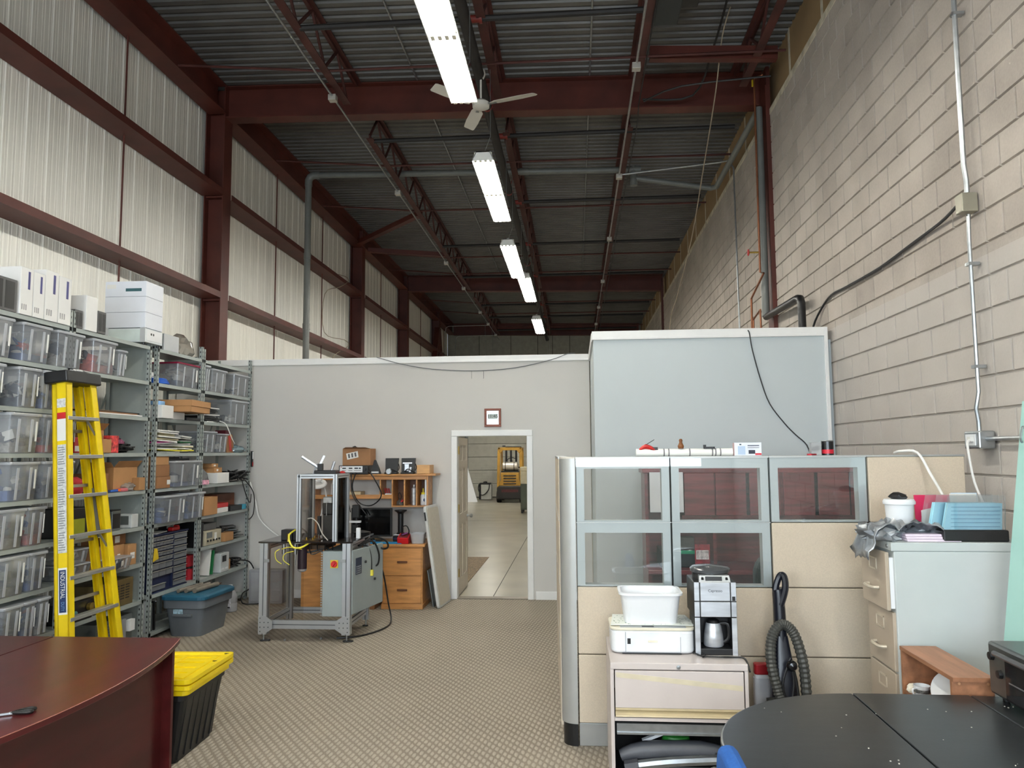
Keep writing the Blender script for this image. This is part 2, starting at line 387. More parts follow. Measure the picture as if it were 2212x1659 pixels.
MB().lathe([(.022, 0), (.022, .01), (.009, .012), (.009, .035), (.024, .045), (.028, .06), (.02, .075), (0, .078)], n=14).build('door_knob', m_steel, dr, smooth=True, loc=(lx1, ly1 - .07, .95), rot=(0, PI / 2, 0))
structure(MB().box(DX0, YP - .01, 0, DX1, YP + .13, .012).build('trim_3', mat('threshold_strip', (120, 112, 100), .5, .5)))

# enclosed office box standing out from the partition
OX, OY = .192, 7.8
m_off = mat('pale_grey_drywall', (194, 203, 205), .7, noise=.015, nscale=.8, bump=.03, bscale=90)
structure(MB().box(OX, OY, 0, 2.48, OY + .12, 2.97).build('wall_office_front', m_off))
structure(MB().box(OX, OY + .12, 0, OX + .12, YP + .12, 2.97).build('wall_office_side', m_off))
structure(MB().box(OX + .12, OY + .12, 2.75, XR, YP + .5, 2.87).build('ceiling_office', m_off))
structure(MB().box(OX - .015, OY - .018, 2.93, 2.50, OY + .14, 3.02).box(OX - .015, OY - .026, 2.93, 2.4, OY - .018, 2.955).build('trim_4', m_white, bevel=.004))
structure(MB().box(2.47, OY - .02, 0, 2.505, OY + .13, 3.02).build('trim_5', m_white, bevel=.004))
structure(MB().box(OX - .02, OY + .12, 2.93, OX + .13, YP, 3.02).build('trim_6', m_white, bevel=.004))
structure(MB().box(2.505, OY + .05, 0, XR, OY + .12, 2.9).build('wall_office_return', m_off))

# far end wall, and the wall with windows behind the camera
structure(MB().box(XL, YF, 0, 2.8, YF + .2, 7.1).build('wall_far', mat('far_panel', (150, 148, 136), .6)))
ww = MB().box(XL, YB - .15, 0, 2.8, YB, 1.5).box(XL, YB - .15, 3.5, 2.8, YB, 7.1)
for a, c in ((XL, -4.25), (-1.95, -.9), (2.1, 2.8)): ww.box(a, YB - .15, 1.5, c, YB, 3.5)
structure(ww.build('wall_front', m_dry))
for k, (a, c) in enumerate(((-4.25, -1.95), (-.9, 2.1))):
    w = thing('window_%d' % (k + 1), 'white framed window', 'window'); w['kind'] = 'structure'
    f = MB().box(a, YB - .1, 1.5, a + .06, YB - .02, 3.5).box(c - .06, YB - .1, 1.5, c, YB - .02, 3.5).box(a, YB - .1, 1.5, c, YB - .02, 1.56).box(a, YB - .1, 3.44, c, YB - .02, 3.5)
    mm = (a + c) / 2; f.box(mm - .025, YB - .1, 1.56, mm + .025, YB - .02, 3.44).build('window_frame', m_white, w)
    MB().box(a, YB - .02, 1.46, c, YB + .06, 1.5).build('window_sill', m_white, w)
# ------------------------------------------------------------ steel frame
def ibeam_poly(c0, c1, w, tf, tw):
    """I section from c0 to c1 (depth) about 0, flange width w: list of three rectangles (a0,a1,b0,b1)"""
    return [(-w / 2, w / 2, c0, c0 + tf), (-w / 2, w / 2, c1 - tf, c1), (-tw / 2, tw / 2, c0 + tf, c1 - tf)]
def left_column(y, label):
    t = thing('steel_column', label, 'column', (-5.02, y, 0), group='columns along the panelled wall')
    MB().box(.125, -.12, 0, .14, .12, 7.0).build('inner_flange', m_red, t)
    MB().box(-.14, -.12, 0, -.125, .12, 7.0).build('outer_flange', m_red, t)
    MB().box(-.125, -.006, 0, .125, .006, 7.0).build('web', m_red, t)
    for z in (3.95, 5.42): MB().box(-.12, -.1, z - .02, .12, -.006, z).box(-.12, .006, z - .02, .12, .1, z).build('girt_clip', m_red, t)
for y, l in ((10.25, 'red steel column nearest to the storage rack, rising behind it'), (17.3, 'red steel column second from the storage rack'), (22.1, 'red steel column third from the storage rack, under the far roof beam'), (27.4, 'farthest red steel column with slanted braces')): left_column(y, l)
for k, s in ((0, -1), (1, 1)):
    tag(MB().bar((-4.95, 27.4 + s * 1.5, 3.0), (-4.95, 27.4 + s * .1, 6.3), .16, .16).build('wall_brace', m_red), ['red steel brace leaning into the farthest column from the near side', 'red steel brace leaning into the farthest column from the far side'][k], 'brace')
for y, l in ((9.95, 'red steel column set in the block wall behind the pipes'), (22.1, 'thin far red column set in the block wall')):
    tag(MB().box(2.515, y - .17, 0, 2.56, y + .15, 6.75).box(2.5, y - .17, 0, 2.515, y - .155, 6.5).build('wall_column', m_red), l, 'column')
def girt(y0, y1, z, label):
    t = thing('wall_girt', label, 'girt', (-5.0, y0, z)); d = y1 - y0
    MB().box(.125, 0, 0, .135, d, .085).build('front_lip', m_red, t)
    MB().box(-.185, 0, 0, .125, d, .008).build('web', m_red, t)
    return t
bays = [(-3.1, 10.12, 'nearest bay'), (10.38, 17.17, 'second bay'), (17.43, 21.97, 'third bay'), (22.23, 27.27, 'fourth bay'), (27.53, 30.9, 'farthest bay')]
for y0, y1, nm in bays:
    girt(y0, y1, 3.96, 'red steel channel along the lower part of the panelled wall, ' + nm)
    girt(y0, y1, 5.42, 'red steel channel along the upper part of the panelled wall, ' + nm)
rods = [5.05 , 8.05, 12.5, 14.9, 19.6, 24.8, 29.3]
for k, y in enumerate(rods):
    o = MB().cyl((-5.06, y, 2.6), (-5.06, y, 6.7), .011, 6).build('sag_rod', m_red)
    tag(o, 'thin vertical red rod against the wall panels, %s from the camera' % ['first', 'second', 'third', 'fourth', 'fifth', 'sixth', 'seventh'][k], 'rod', 'sag rods on the panelled wall')
for y0, y1, nm in ((-3.1, 10.12, 'near'), (10.38, 21.97, 'middle'), (22.23, 30.9, 'far')):
    t = thing('eave_girder', 'deep red steel girder at the eave over the panelled wall, %s length' % nm, 'girder', (-5.0, y0, 6.6)); d = y1 - y0
    MB().box(-.12, 0, 0, .14, d, .018).build('bottom_flange', m_red, t)
    MB().box(-.01, 0, .018, .01, d, .40).build('web', m_red, t)
    MB().box(-.12, 0, .40, .14, d, .418).build('top_flange', m_red, t)
def beam(y, label):
    t = thing('roof_beam', label, 'beam', (0, y, 0), group='roof beams')
    x0, x1 = -4.88, 2.56
    def slab(dz0, dz1, hw):
        return MB().hexa([(x0, -hw, zdeck(x0) + dz0), (x1, -hw, zdeck(x1) + dz0), (x1, hw, zdeck(x1) + dz0), (x0, hw, zdeck(x0) + dz0), (x0, -hw, zdeck(x0) + dz1), (x1, -hw, zdeck(x1) + dz1), (x1, hw, zdeck(x1) + dz1), (x0, hw, zdeck(x0) + dz1)])
    slab(-.47, -.452, .105).build('bottom_flange', m_red, t); slab(-.452, -.02, .007).build('web', m_red, t); slab(-.02, -.002, .105).build('top_flange', m_red, t)
beam(10.25, 'large red steel beam crossing under the roof in front of the ceiling fan'); beam(22.1, 'second red steel beam crossing far back under the roof'); beam(30.6, 'last dark red beam above the far end wall')
m_joist = mat('dull_red_joist', (74, 34, 28), .6, noise=.15, nscale=4)
def joist(x, y0, y1, label):
    t = thing('roof_joist', label, 'joist', (x, y0, 0), group='open web roof joists'); zt = zdeck(x) - .012; zb = 6.45; d = y1 - y0
    MB().box(-.06, 0, zt - .012, .06, d, zt).box(-.012, 0, zt - .06, .012, d, zt - .012).build('top_chord', m_joist, t)
    MB().box(-.05, .45, zb - .006, .05, d - .45, zb + .006).box(-.012, .45, zb + .006, .012, d - .45, zb + .045).build('bottom_chord', m_joist, t)
    n = max(4, int(d / .95)); p = (d - .9) / n; zz = (zb + .03, zt - .04)
    ma = MB().bar((0, 0, zz[0]), (0, p / 2, zz[1]), .028, .028).mesh('web_bar'); mz = MB().bar((0, 0, zz[1]), (0, p / 2, zz[0]), .028, .028).mesh('web_bar')
    ma.materials.append(m_joist); mz.materials.append(m_joist)
    for k in range(n): inst(ma, 'web_bar', t, (0, .45 + k * p, 0)); inst(mz, 'web_bar', t, (0, .45 + (k + .5) * p, 0))
for x, nm in ((-2.98, 'left'), (-.95, 'middle'), (.84, 'right'), (2.2, 'rightmost')):
    for y0, y1, b2 in ((-2.9, 10.14, 'near the camera'), (10.36, 22.0, 'in the middle bay'), (22.2, 30.5, 'in the farthest bay')):
        if nm == 'rightmost' and y0 > 0: continue
        joist(x, y0, y1, 'red open web joist, the %s line, %s' % (nm, b2))
for k, y in enumerate((5.9, 8.8, 11.95, 14.3, 17.9, 19.6, 23.6, 25.5, 28.2)):
    tag(MB().tube([(-4.86, y, 6.63), (-2.98, y, 6.46), (2.5, y, 6.44)], .017, 4).build('joist_bridging', m_joist), 'thin red bracing rod crossing beneath the joists, %s from the camera' % ['first', 'second', 'third', 'fourth', 'fifth', 'sixth', 'seventh', 'eighth', 'ninth'][k], 'rod', 'bracing rods across the joists')
tag(MB().bar((-4.86, 16.9, 6.62), (-3.0, 14.6, 6.5), .12, .1).build('roof_brace', m_red), 'red slanted roof brace from the second column up to the joist', 'brace')
tag(MB().bar((-4.86, 17.6, 6.62), (-3.0, 17.8, 6.5), .12, .1).build('roof_brace', m_red), 'red level roof brace beside the second column', 'brace')
tag(MB().bar((.95, 8.95, 6.55), (2.45, 9.0, 6.5), .1, .16).build('stub_beam', m_red), 'short red beam beside the block wall in front of the large beam', 'beam')

# ------------------------------------------------------------ sprinkler, conduit and drain pipes
m_spr = mat('dark_sprinkler_pipe', (34, 31, 29), .65, 0, noise=.1)
m_redpaint = mat('red_painted_fitting', (128, 44, 34), .5)
t = thing('sprinkler_main', 'thick dark sprinkler main running the length of the roof beside the lights', 'pipe', (-1.09, -3, 6.3))
MB().cyl((0, 0, 0), (0, 33.6, 0), .064, 12).build('pipe', m_spr, t, smooth=True)
brs = (4.8, 7.85, 10.95, 13.98, 16.9, 20.0, 24.0, 26.2, 29.0)
for y in brs:
    MB().cyl((0, y + 3, 0), (0, y + 3, .17), .04, 10).cyl((-.02, y + 3, .16), (.14, y + 3, .16), .042, 10).cyl((.12, y + 3, .16), (.15, y + 3, .16), .055, 10).build('tee_fitting', m_redpaint, t, smooth=True)
for y in (6.6, 9.6, 12.9, 18.0): MB().cyl((0, y + 3, 0), (0, y + 3.03, 0), .072, 12).bar((0, y + 3.015, .06), (0.1, y + 3.015, .3), .02, .01).build('hanger_ring', m_redpaint, t)
od = ['first', 'second', 'third', 'fourth', 'fifth', 'sixth', 'seventh', 'eighth', 'ninth']
for k, y in enumerate(brs):
    x0 = -2.95 if k not in (3,) else -1.0
    tag(MB().cyl((x0, y, 6.46), (2.35 if k > 1 else .78, y, 6.46), .034, 8).build('sprinkler_branch', m_spr, smooth=True), 'black sprinkler branch pipe crossing the roof, %s from the camera' % od[k], 'pipe', 'sprinkler branch pipes')
def conduit(name, label, pts, boxes, r=.014, zoff=0):
    t = thing(name, label, 'conduit', pts[0]); p0 = Vector(pts[0])
    MB().tube([Vector(p) - p0 for p in pts], r, 8).build('pipe', m_steel, t, smooth=True)
    for bx in boxes:
        c = Vector(bx) - p0; MB().box(c.x - .05, c.y - .05, c.z - .045, c.x + .05, c.y + .05, c.z + .03).build('junction_box', mat('box_cover', (190, 186, 176), .5, .4), t, bevel=.004)
conduit('roof_conduit', 'steel conduit with boxes under the left joist line', [(-3.05, -3, 6.37), (-3.05, 30.8, 6.37)], [(-3.05, y, 6.36) for y in (6.6, 9.3, 12.95, 18.0, 20.9, 24.6, 26.9, 29.5)])
conduit('roof_conduit', 'steel conduit with boxes under the right joist line', [(.775, -3, 6.34), (.775, 30.8, 6.34)], [(.775, y, 6.33) for y in (5.0, 8.8, 12.45, 16.2, 20.3, 24.0, 27.2)], .015)
tag(MB().tube([(.9, 2, 6.5), (.9, 10.0, 6.4), (.92, 10.4, 6.35), (.93, 16, 6.4), (.95, 30, 6.4)], .009, 6).build('roof_cable', m_black), 'dark cable running beside the right roof conduit', 'cable')
tag(MB().tube([(.83, 12.4, 6.34), (2.3, 12.0, 6.33), (2.44, 11.85, 6.3), (2.49, 11.78, 6.15), (2.5, 11.76, 2.9)], .014, 8).build('wall_conduit', m_steel, smooth=True), 'steel conduit bending down the block wall behind the office', 'conduit')
for k, y in enumerate((27.2, 29.6)):
    tag(MB().tube([(-3.05, y, 6.36), (-4.5, y, 6.36), (-4.62, y, 6.3), (-4.65, y, 6.1), (-4.65, y, 3.1)], .012, 6).build('drop_conduit', m_steel, smooth=True), ['thin conduit dropping by the far braces', 'thin conduit dropping in the farthest corner'][k], 'conduit')
m_pvc = mat('grey_pvc_pipe', (112, 114, 110), .42, noise=.04)
t = thing('vent_pipe', 'grey plastic vent pipe climbing the panelled wall and crossing the roof', 'pipe', (-4.65, 12.9, 0))
MB().cyl((0, 0, 0), (0, 0, 6.6), .056, 14).build('riser', m_pvc, t, smooth=True)
MB().tube([(0, 0, 6.52), (.0, 0, 6.62), (.03, 0, 6.68), (.09, 0, 6.71), (.2, 0, 6.71)], .066, 12).build('elbow', m_pvc, t, smooth=True)
MB().cyl((.18, 0, 6.71), (5.75, 0, 6.60), .054, 14).build('crossing_run', m_pvc, t, smooth=True)
for z in (3.95, 5.2): MB().cyl((0, 0, z), (0, 0, z + .11), .064, 14).build('coupling', m_pvc, t, smooth=True)
MB().cyl((3.75, 0, 6.64), (3.9, 0, 6.637), .062, 14).build('coupling', m_pvc, t, smooth=True)
MB().cyl((5.7, 0, 6.32), (5.7, 0, 6.66), .062, 12).cyl((5.6, 0, 6.6), (5.82, 0, 6.6), .066, 12).build('tee', m_pvc, t, smooth=True)
t = thing('drain_pipe', 'grey plastic pipe slanting to the block wall and down beside the copper tubes', 'pipe', (2.44, 9.92, 2.9))
MB().tube([(-1.36, 2.98, 3.55), (-.12, 2.9, 3.3), (-.04, 2.8, 3.29), (0, 0, 3.33)], .045, 12).build('sloping_run', m_pvc, t, smooth=True)
MB().cyl((0, 0, 0.6), (0, 0, 3.36), .05, 12).build('downpipe', m_pvc, t, smooth=True)
tag(MB().tube([(2.45, 9.95, 3.5), (2.44, 9.8, 3.49), (2.42, 8.45, 3.44), (2.42, 8.36, 3.42), (2.42, 8.32, 3.36), (2.42, 8.32, 2.875)], .042, 12).build('black_drain_pipe', m_black, smooth=True), 'black plastic drain pipe with an elbow above the office', 'pipe')
m_cop = mat('copper', (134, 84, 58), .4, .6, noise=.15)
t = thing('copper_water_lines', 'copper water tubes with a red valve wheel beside the wall column', 'pipe', (2.37, 9.95, 2.87))
MB().tube([(-.0, -.15, 3.73), (-.0, -.1, 1.19), (-.01, -.32, 1.13), (-.03, .3, .93), (-.03, .32, 0.12)], .014, 8).build('supply_tube', m_cop, t, smooth=True)
MB().tube([(-.04, .18, .63), (-.04, .2, .12)], .012, 8).tube([(-.04, .18, .63), (-.04, -.2, .69), (-.04, -.22, .12)], .012, 8).build('branch_tube', m_cop, t, smooth=True)
MB().tube([(.1, -.2, 3.75), (.0, -.15, 3.73)], .016, 8).build('wall_stub', m_cop, t)
MB().box(-.04, -.19, 3.61, -.02, -.165, 3.70).build('valve_lever', mat('yellow_lever', (214, 182, 30), .5), t, bevel=.005)
MB().lathe([(.035, -.008), (.045, 0), (.035, .008), (.01, .003)], n=14).build('valve_wheel', mat('red_enamel', (170, 26, 24), .4), t, loc=(-.14, -.1, 1.45), rot=(0, PI / 2, 0))
MB().cyl((-.14, -.1, 1.45), (-.0, -.1, 1.45), .012, 8).build('valve_stem', m_brass, t)
t = thing('wall_power_conduit', 'galvanised conduit running down the block wall into an outlet box', 'conduit', (2.49, 4.98, 0))
MB().tube([(0, 0, 6.1), (0, 0, 3.6), (.01, 0, 3.5), (.01, 0, 3.42)], .017, 8).build('upper_pipe', m_steel, t, smooth=True)
MB().tube([(.01, 0, 3.28), (0, -.01, 3.1), (0, -.01, 2.15), (-.015, .0, 2.05), (0, .01, 1.97), (0, .01, 1.9)], .013, 8).build('lower_pipe', m_steel, t, smooth=True)
MB().box(-.045, -.045, 3.29, .05, .045, 3.41).build('square_box', mat('box_cover2', (150, 146, 130), .4, .4), t, bevel=.004)
ob = MB().box(-.05, -.08, 1.80, .05, .1, 1.91).build('outlet_box', m_steel, t, bevel=.01)
MB().box(-.056, -.05, 1.82, -.05, .07, 1.89).build('outlet_face', m_whitepl, ob, bevel=.002)
MB().cyl((0, -.08, 1.86), (0, -1.6, 1.86), .013, 8).build('side_pipe', m_steel, t, smooth=True)
for z in (2.3, 2.95, 4.6): MB().box(-.018, -.024, z, .05, .024, z + .02).build('pipe_strap', m_steel, t)
tag(MB().tube([(2.47, 5.05, 3.36), (2.52, 5.4, 3.35), (2.53, 5.9, 3.33), (2.53, 6.5, 3.3), (2.53, 7.25, 3.31), (2.53, 7.7, 3.32), (2.53, 8.0, 3.25), (2.5, 8.2, 3.1), (2.48, 8.25, 2.88)], .011, 8, sub=4).build('wall_cable', m_black, smooth=True), 'black cable sagging along the block wall from the square box to the office', 'cable')
tag(MB().tube([(1.85, 8.6, 6.9), (1.8, 8.9, 6.69), (1.8, 9.4, 6.25), (1.8, 10.4, 5.68), (1.82, 11.8, 5.04), (1.8, 13.4, 4.5), (1.78, 14.3, 4.2), (1.78, 14.8, 3.2)], .008, 6, sub=4).build('hanging_cable', mat('tan_cable', (150, 136, 116), .6)), 'pale cable hanging from the roof down behind the office', 'cable')
tag(MB().tube([(2.45, 9.3, 6.38), (1.4, 9.5, 6.4), (.95, 9.8, 6.36)], .012, 6, sub=3).tube([(1.75, 8.3, 6.8), (1.75, 9.2, 6.72), (1.6, 9.9, 6.46), (.95, 9.95, 6.46)], .014, 6, sub=4).build('gas_line', m_blackpipe), 'black gas line zigzagging in front of the large beam', 'pipe')
t = thing('unit_heater', 'black unit heater hung under the roof at the top', 'heater', (1.08, 7.75, 6.47))
MB().box(-.2, -.35, 0, .1, .45, .35).build('body', mat('heater_enamel', (30, 36, 38), .5), t, bevel=.01)
MB().box(.1, -.2, .1, .3, .3, .32).build('fan_shroud', m_black, t, bevel=.01)
for k in range(5): MB().box(-.18, .45, .04 + k * .06, .08, .47, .07 + k * .06).build('louvre', m_black, t)
for sx in (-.15, .05): MB().cyl((sx, 0, .35), (sx, 0, .55), .006, 6).build('hanger_rod', m_steel, t)

# ------------------------------------------------------------ fluorescent fixtures
m_tube = mat('lit_fluorescent_tube', (255, 253, 245), .4, noise=0, emit=TUBE)
m_refl = mat('white_reflector', (235, 235, 230), .45, noise=0)
m_sock = mat('lamp_socket', (220, 214, 196), .5, noise=0)
def fixture(x, y0, label, z=5.25, ln=2.44, src=None):
    t = thing('fluorescent_fixture', label, 'ceiling light', (x, y0, z), group='hanging fluorescent fixtures')
    h = MB(); w = .135
    for s in (-1, 1): h.hexa([(s * w, 0, 0), (s * (w - .008), 0, 0), (s * (w - .008), ln, 0), (s * w, ln, 0), (s * .085, 0, .1), (s * .077, 0, .1), (s * .077, ln, .1), (s * .085, ln, .1)])
    h.box(-.085, 0, .1, .085, ln, .112); h.build('housing', m_refl, t)
    for a in (0, ln - .006): MB().prism([(-w, 0), (w, 0), (.085, .112), (-.085, .112)], a, a + .006, 'y').build('end_plate', m_refl, t)
    MB().box(-.02, .1, .112, .02, ln - .1, .15).build('ballast_cover', m_refl, t)
    for k in range(4):
        tx = -.09 + .06 * k
        for a in (.04, ln / 2 + .04):
            MB().cyl((tx, a, .004), (tx, a + ln / 2 - .08, .004), .013, 8).build('tube', m_tube, t, smooth=True)
        for a, c in ((ln / 2 - .035, ln / 2 + .035), (.006, .035), (ln - .035, ln - .006)): MB().box(tx - .016, a, -.012, tx + .016, c, .1).build('socket', m_sock, t)
    for a in (.15, ln - .15): MB().tube([(0, a, .15), (.075, a, .35), (.075, a, 6.47 - z)], .004, 4).build('chain', m_steel, t)
for x, y, l in ((-1.05, 4.83, 'nearest hanging fluorescent fixture at the top of the picture'), (-1.05, 8.78, 'second hanging fluorescent fixture, just beyond the ceiling fan'), (-1.09, 12.55, 'third hanging fluorescent fixture from the camera'), (-.98, 15.0, 'fourth hanging fluorescent fixture, overlapping the third one'), (-.98, 19.8, 'farthest hanging fluorescent fixture'), (-1.05, .5, 'fluorescent fixture above and behind the camera')): fixture(x, y, l)
for y_, x_, l_ in ((24.6, -2.98, 'low fixture added out of view to brighten the warehouse, over the battery charger'), (24.6, -.95, 'low fixture added out of view to brighten the warehouse, near the forklift')): fixture(x_, y_, l_, z=4.2)  # added fixtures, unseen behind the partition, to brighten the warehouse
fixture(-3.3, -.9, 'fluorescent fixture behind the camera, over the left side'); fixture(1.3, -.9, 'fluorescent fixture behind the camera, over the right side')

# ------------------------------------------------------------ ceiling fan
m_fan = mat('white_fan_enamel', (214, 210, 200), .4, noise=.01)
t = thing('ceiling_fan', 'white three blade ceiling fan hanging beside the nearest light', 'fan', (-1.07, 8.78, 5.93))
MB().lathe([(.0, -.05), (.06, -.048), (.1, -.03), (.105, .02), (.07, .05), (.03, .06), (.0, .06)], n=20).build('motor', m_fan, t, smooth=True)
MB().cyl((0, 0, .05), (0, 0, .42), .012, 8).build('down_rod', m_fan, t)
MB().lathe([(.0, .32), (.04, .33), (.06, .38), (.05, .43), (0, .44)], n=14).build('canopy', m_fan, t, smooth=True)
for az in (-18, 110, 226):
    a = math.radians(az); d = Vector((math.cos(a), math.sin(a), 0)); e = Vector((-math.sin(a), math.cos(a), 0)); bl = MB()
    rings = []
    for r, w in ((.14, .045), (.2, .07), (.5, .075), (.68, .065), (.7, .05)):
        c = d * r
        rings.append([c - e * w + Vector((0, 0, -.016)), c + e * w + Vector((0, 0, .016)), c + e * w + Vector((0, 0, .022)), c - e * w + Vector((0, 0, -.010))])
    bl.rings(rings).build('blade', m_fan, t)
    MB().bar(d * .07, d * .2, .04, .012).build('blade_iron', m_steel, t)
# thin conduits strapped under the deck, a loose wire on the wall, seams of the far wall
for x, l in ((-2.12, 'thin conduit strapped under the deck between the left joist and the lights'), (.26, 'thin conduit strapped under the deck right of the lights')):
    for y0, y1, w in ((-2.5, 10.1, 'near length'), (10.4, 21.9, 'far length')): tag(MB().cyl((x, y0, zdeck(x) - .014), (x, y1, zdeck(x) - .014), .011, 6).build('deck_conduit', m_steel), l + ', ' + w, 'conduit')
tag(MB().tube([(-4.88, 15.4, 5.52), (-4.855, 15.9, 5.57), (-4.855, 16.0, 5.5), (-4.86, 15.4, 5.25), (-5.15, 15.35, 5.1), (-5.15, 15.35, 4.3), (-4.86, 15.8, 4.2), (-4.855, 16.05, 4.1), (-5.0, 15.5, 3.8), (-5.15, 15.35, 3.2)], .008, 6, sub=4).build('loose_wire', mat('tan_cable', (150, 136, 116), .6)), 'loose wire looping over the wall channels beyond the grey pipe', 'wire')
fwall = bpy.data.objects['wall_far']
for x in (-3.9, -2.6, -1.5, -.9, -.2, .9, 1.8): MB().box(x, YF - .004, 3.9, x + .02, YF, 7.0).build('panel_seam', mat('far_seam', (44, 42, 38), .8), fwall)
# ------------------------------------------------------------ cubicle partition
m_fab = mat('beige_panel_fabric', (200, 187, 167), .9, noise=.03, nscale=150, bump=.08, bscale=300)
m_trimal = mat('satin_grey_trim', (176, 178, 176), .4, .5, noise=.02)
m_gfr = mat('pale_glazing_frame', (196, 202, 200), .4, .1, noise=.01)
m_glass = clear('clear_glass', (200, 225, 220), .965, .01, .1)
m_darkgap = mat('dark_seam', (40, 38, 36), .7)
CY = 4.9
cols = [(-.005, .582), (.586, 1.186), (1.19, 1.772), (1.776, 2.35)]
rows = [(.143, .55), (.556, .962), (.968, 1.356), (1.362, 1.755)]
glz = {0: (2, 3), 1: (2, 3), 2: (3,), 3: ()}
cl = ['two stacked glass panes beside the rounded corner post', 'two stacked glass panes behind the coffee maker', 'single glass pane at the top', 'no glass, nearest to the block wall']
for c, (x0, x1) in enumerate(cols):
    t = thing('cubicle_divider', 'beige cubicle panel with ' + cl[c], 'partition', (x0, CY, 0), group='cubicle partition'); w = x1 - x0
    MB().box(.002, .02, 0, w - .002, .07, .135).build('kick_plate', m_trimal, t, bevel=.003)
    MB().box(0, .03, .135, .02, .06, 1.755).box(w - .02, .03, .135, w, .06, 1.755).build('upright', m_darkgap, t)
    MB().box(-.002, -.004, 1.755, w + .002, .09, 1.768).build('top_cap', m_trimal, t, bevel=.003)
    for r, (z0, z1) in enumerate(rows):
        if r in glz[c]:
            f = MB().box(.004, .004, z0, .052, .08, z1).box(w - .052, .004, z0, w - .004, .08, z1).box(.052, .004, z1 - .062, w - .052, .08, z1).box(.052, .004, z0, w - .052, .08, z0 + .008)
            g = f.build('glazing_frame', m_gfr, t)
            MB().box(.001, -.003, z0 - .002, w - .001, .001, z1 + .002).build('glass_pane', m_glass, g)
            MB().box(0, -.0045, z1, w, .004, z1 + .005).build('pane_edge', m_trimal, g)
        else:
            MB().box(.003, -.003, z0, w - .003, .03, z1).build('fabric_tile', m_fab, t, bevel=.006)
            MB().box(.003, .05, z0, w - .003, .085, z1).build('rear_tile', m_fab, t)
t = thing('cubicle_corner_post', 'rounded grey metal corner post at the end of the cubicle', 'post', (-.01, CY + .085, 0))
pts = [(0, 0)] + [(-.1 * math.sin(a * PI / 16), -.088 * math.cos(a * PI / 16)) for a in range(9)]
MB().prism(pts, .135, 1.757, 'z').build('rounded_cover', m_trimal, t, smooth=True)
MB().prism([(p * .9, q * .9) for p, q in pts], 0, .135, 'z').build('post_foot', m_black, t)
MB().prism(pts, 1.757, 1.768, 'z').build('post_cap', mat('off_white_cap', (206, 200, 188), .5), t)
t = thing('cubicle_return', 'cubicle side panel running back from the corner post', 'partition', (-.075, CY + .09, 0), rz=math.radians(2.2), group='cubicle partition')
MB().box(-.04, 0, .1, .03, 1.7, 1.755).build('panel', m_fab, t)
for z in (.556, .965, 1.36): MB().box(-.042, 0, z, .032, 1.7, z + .006).build('seam', m_trimal, t)
MB().box(-.042, 0, 1.755, .032, 1.7, 1.768).build('top_cap', m_trimal, t)

# inside the cubicle
m_mahog = mat('dark_mahogany', (108, 40, 44), .35, noise=.2, nscale=3, stretch=(1, 1, 12), coat=.3)
t = thing('mahogany_hutch', 'dark mahogany desk hutch seen through the cubicle glass', 'hutch', (.62, 6.95, 0))
MB().box(0, 0, .72, 1.85, .6, .76).build('worktop', m_mahog, t, bevel=.004)
MB().box(0, .55, .0, 1.85, .58, 1.62).build('back_panel', m_mahog, t)
for x in (.0, .6, 1.2, 1.82): MB().box(x, .2, .76, x + .03, .55, 1.62).build('divider', m_mahog, t)
MB().box(-.02, .18, 1.6, 1.87, .6, 1.64).build('top', m_mahog, t, bevel=.004)
for x in (.35, .63, .93, 1.23, 1.53): MB().box(x, .17, 1.22, x + .27, .2, 1.6).build('cabinet_door', m_mahog, t, bevel=.004)
MB().box(.33, .2, 1.19, 1.83, .55, 1.22).build('shelf', m_mahog, t)
MB().box(0, .02, 0, .03, .55, .72).build('side_panel', m_mahog, t); MB().box(1.82, .02, 0, 1.85, .55, .72).build('side_panel', m_mahog, t); MB().box(.03, .3, .1, 1.82, .32, .72).build('modesty_panel', m_mahog, t)
m_chgrey = mat('dark_green_grey_fabric', (56, 62, 60), .9, noise=.1, nscale=40)
t = thing('office_chair', 'dark grey office chair inside the cubicle', 'chair', (1.42, 6.1, 0), rz=.5)
r = rrect(-.24, -.02, .24, .56, .14, 5)
MB().prism([(p, q + .48) for p, q in r], -.2, -.13, 'y').build('backrest', m_chgrey, t, bevel=.02)
MB().prism(rrect(-.25, -.22, .25, .25, .1), .44, .52, 'z').build('seat', m_chgrey, t, bevel=.02)
MB().cyl((0, 0, .1), (0, 0, .44), .028, 10).build('gas_post', m_black, t)
MB().bar((0, -.12, .42), (0, -.2, .62), .05, .02).build('back_bracket', m_black, t)
for k in range(5):
    a = 2 * PI * k / 5; l = MB().bar((0, 0, .1), (.28 * math.cos(a), .28 * math.sin(a), .07), .04, .03).build('base_arm', m_black, t)
    MB().cyl((.28 * math.cos(a) - .02, .28 * math.sin(a), .028), (.28 * math.cos(a) + .02, .28 * math.sin(a), .028), .028, 10).build('caster', m_black, l)
t = thing('desk_printer', 'dark printer with a green strip on the cubicle desk', 'printer', (.74, 7.1, .762))
MB().box(0, 0, 0, .36, .3, .16).build('body', m_black, t, bevel=.01); MB().box(.03, -.006, .12, .33, 0, .15).build('paper_strip', mat('green_strip', (40, 150, 110), .6), t)
MB().prism([(0, .16), (.12, .16), (.18, .26), (.05, .26)], .05, .31, 'x').build('feeder', m_black, t)
t = thing('wall_booklet', 'small red and white booklet propped on the mahogany desk', 'booklet', (1.03, 6.98, .76))
MB().box(0, 0, 0, .13, .012, .22).build('cover', mat('booklet_red', (140, 30, 44), .5, noise=.3, nscale=20), t); MB().box(.01, -.001, .09, .12, 0, .17).build('picture', mat('booklet_white', (210, 200, 200), .5, noise=.3, nscale=30), t)
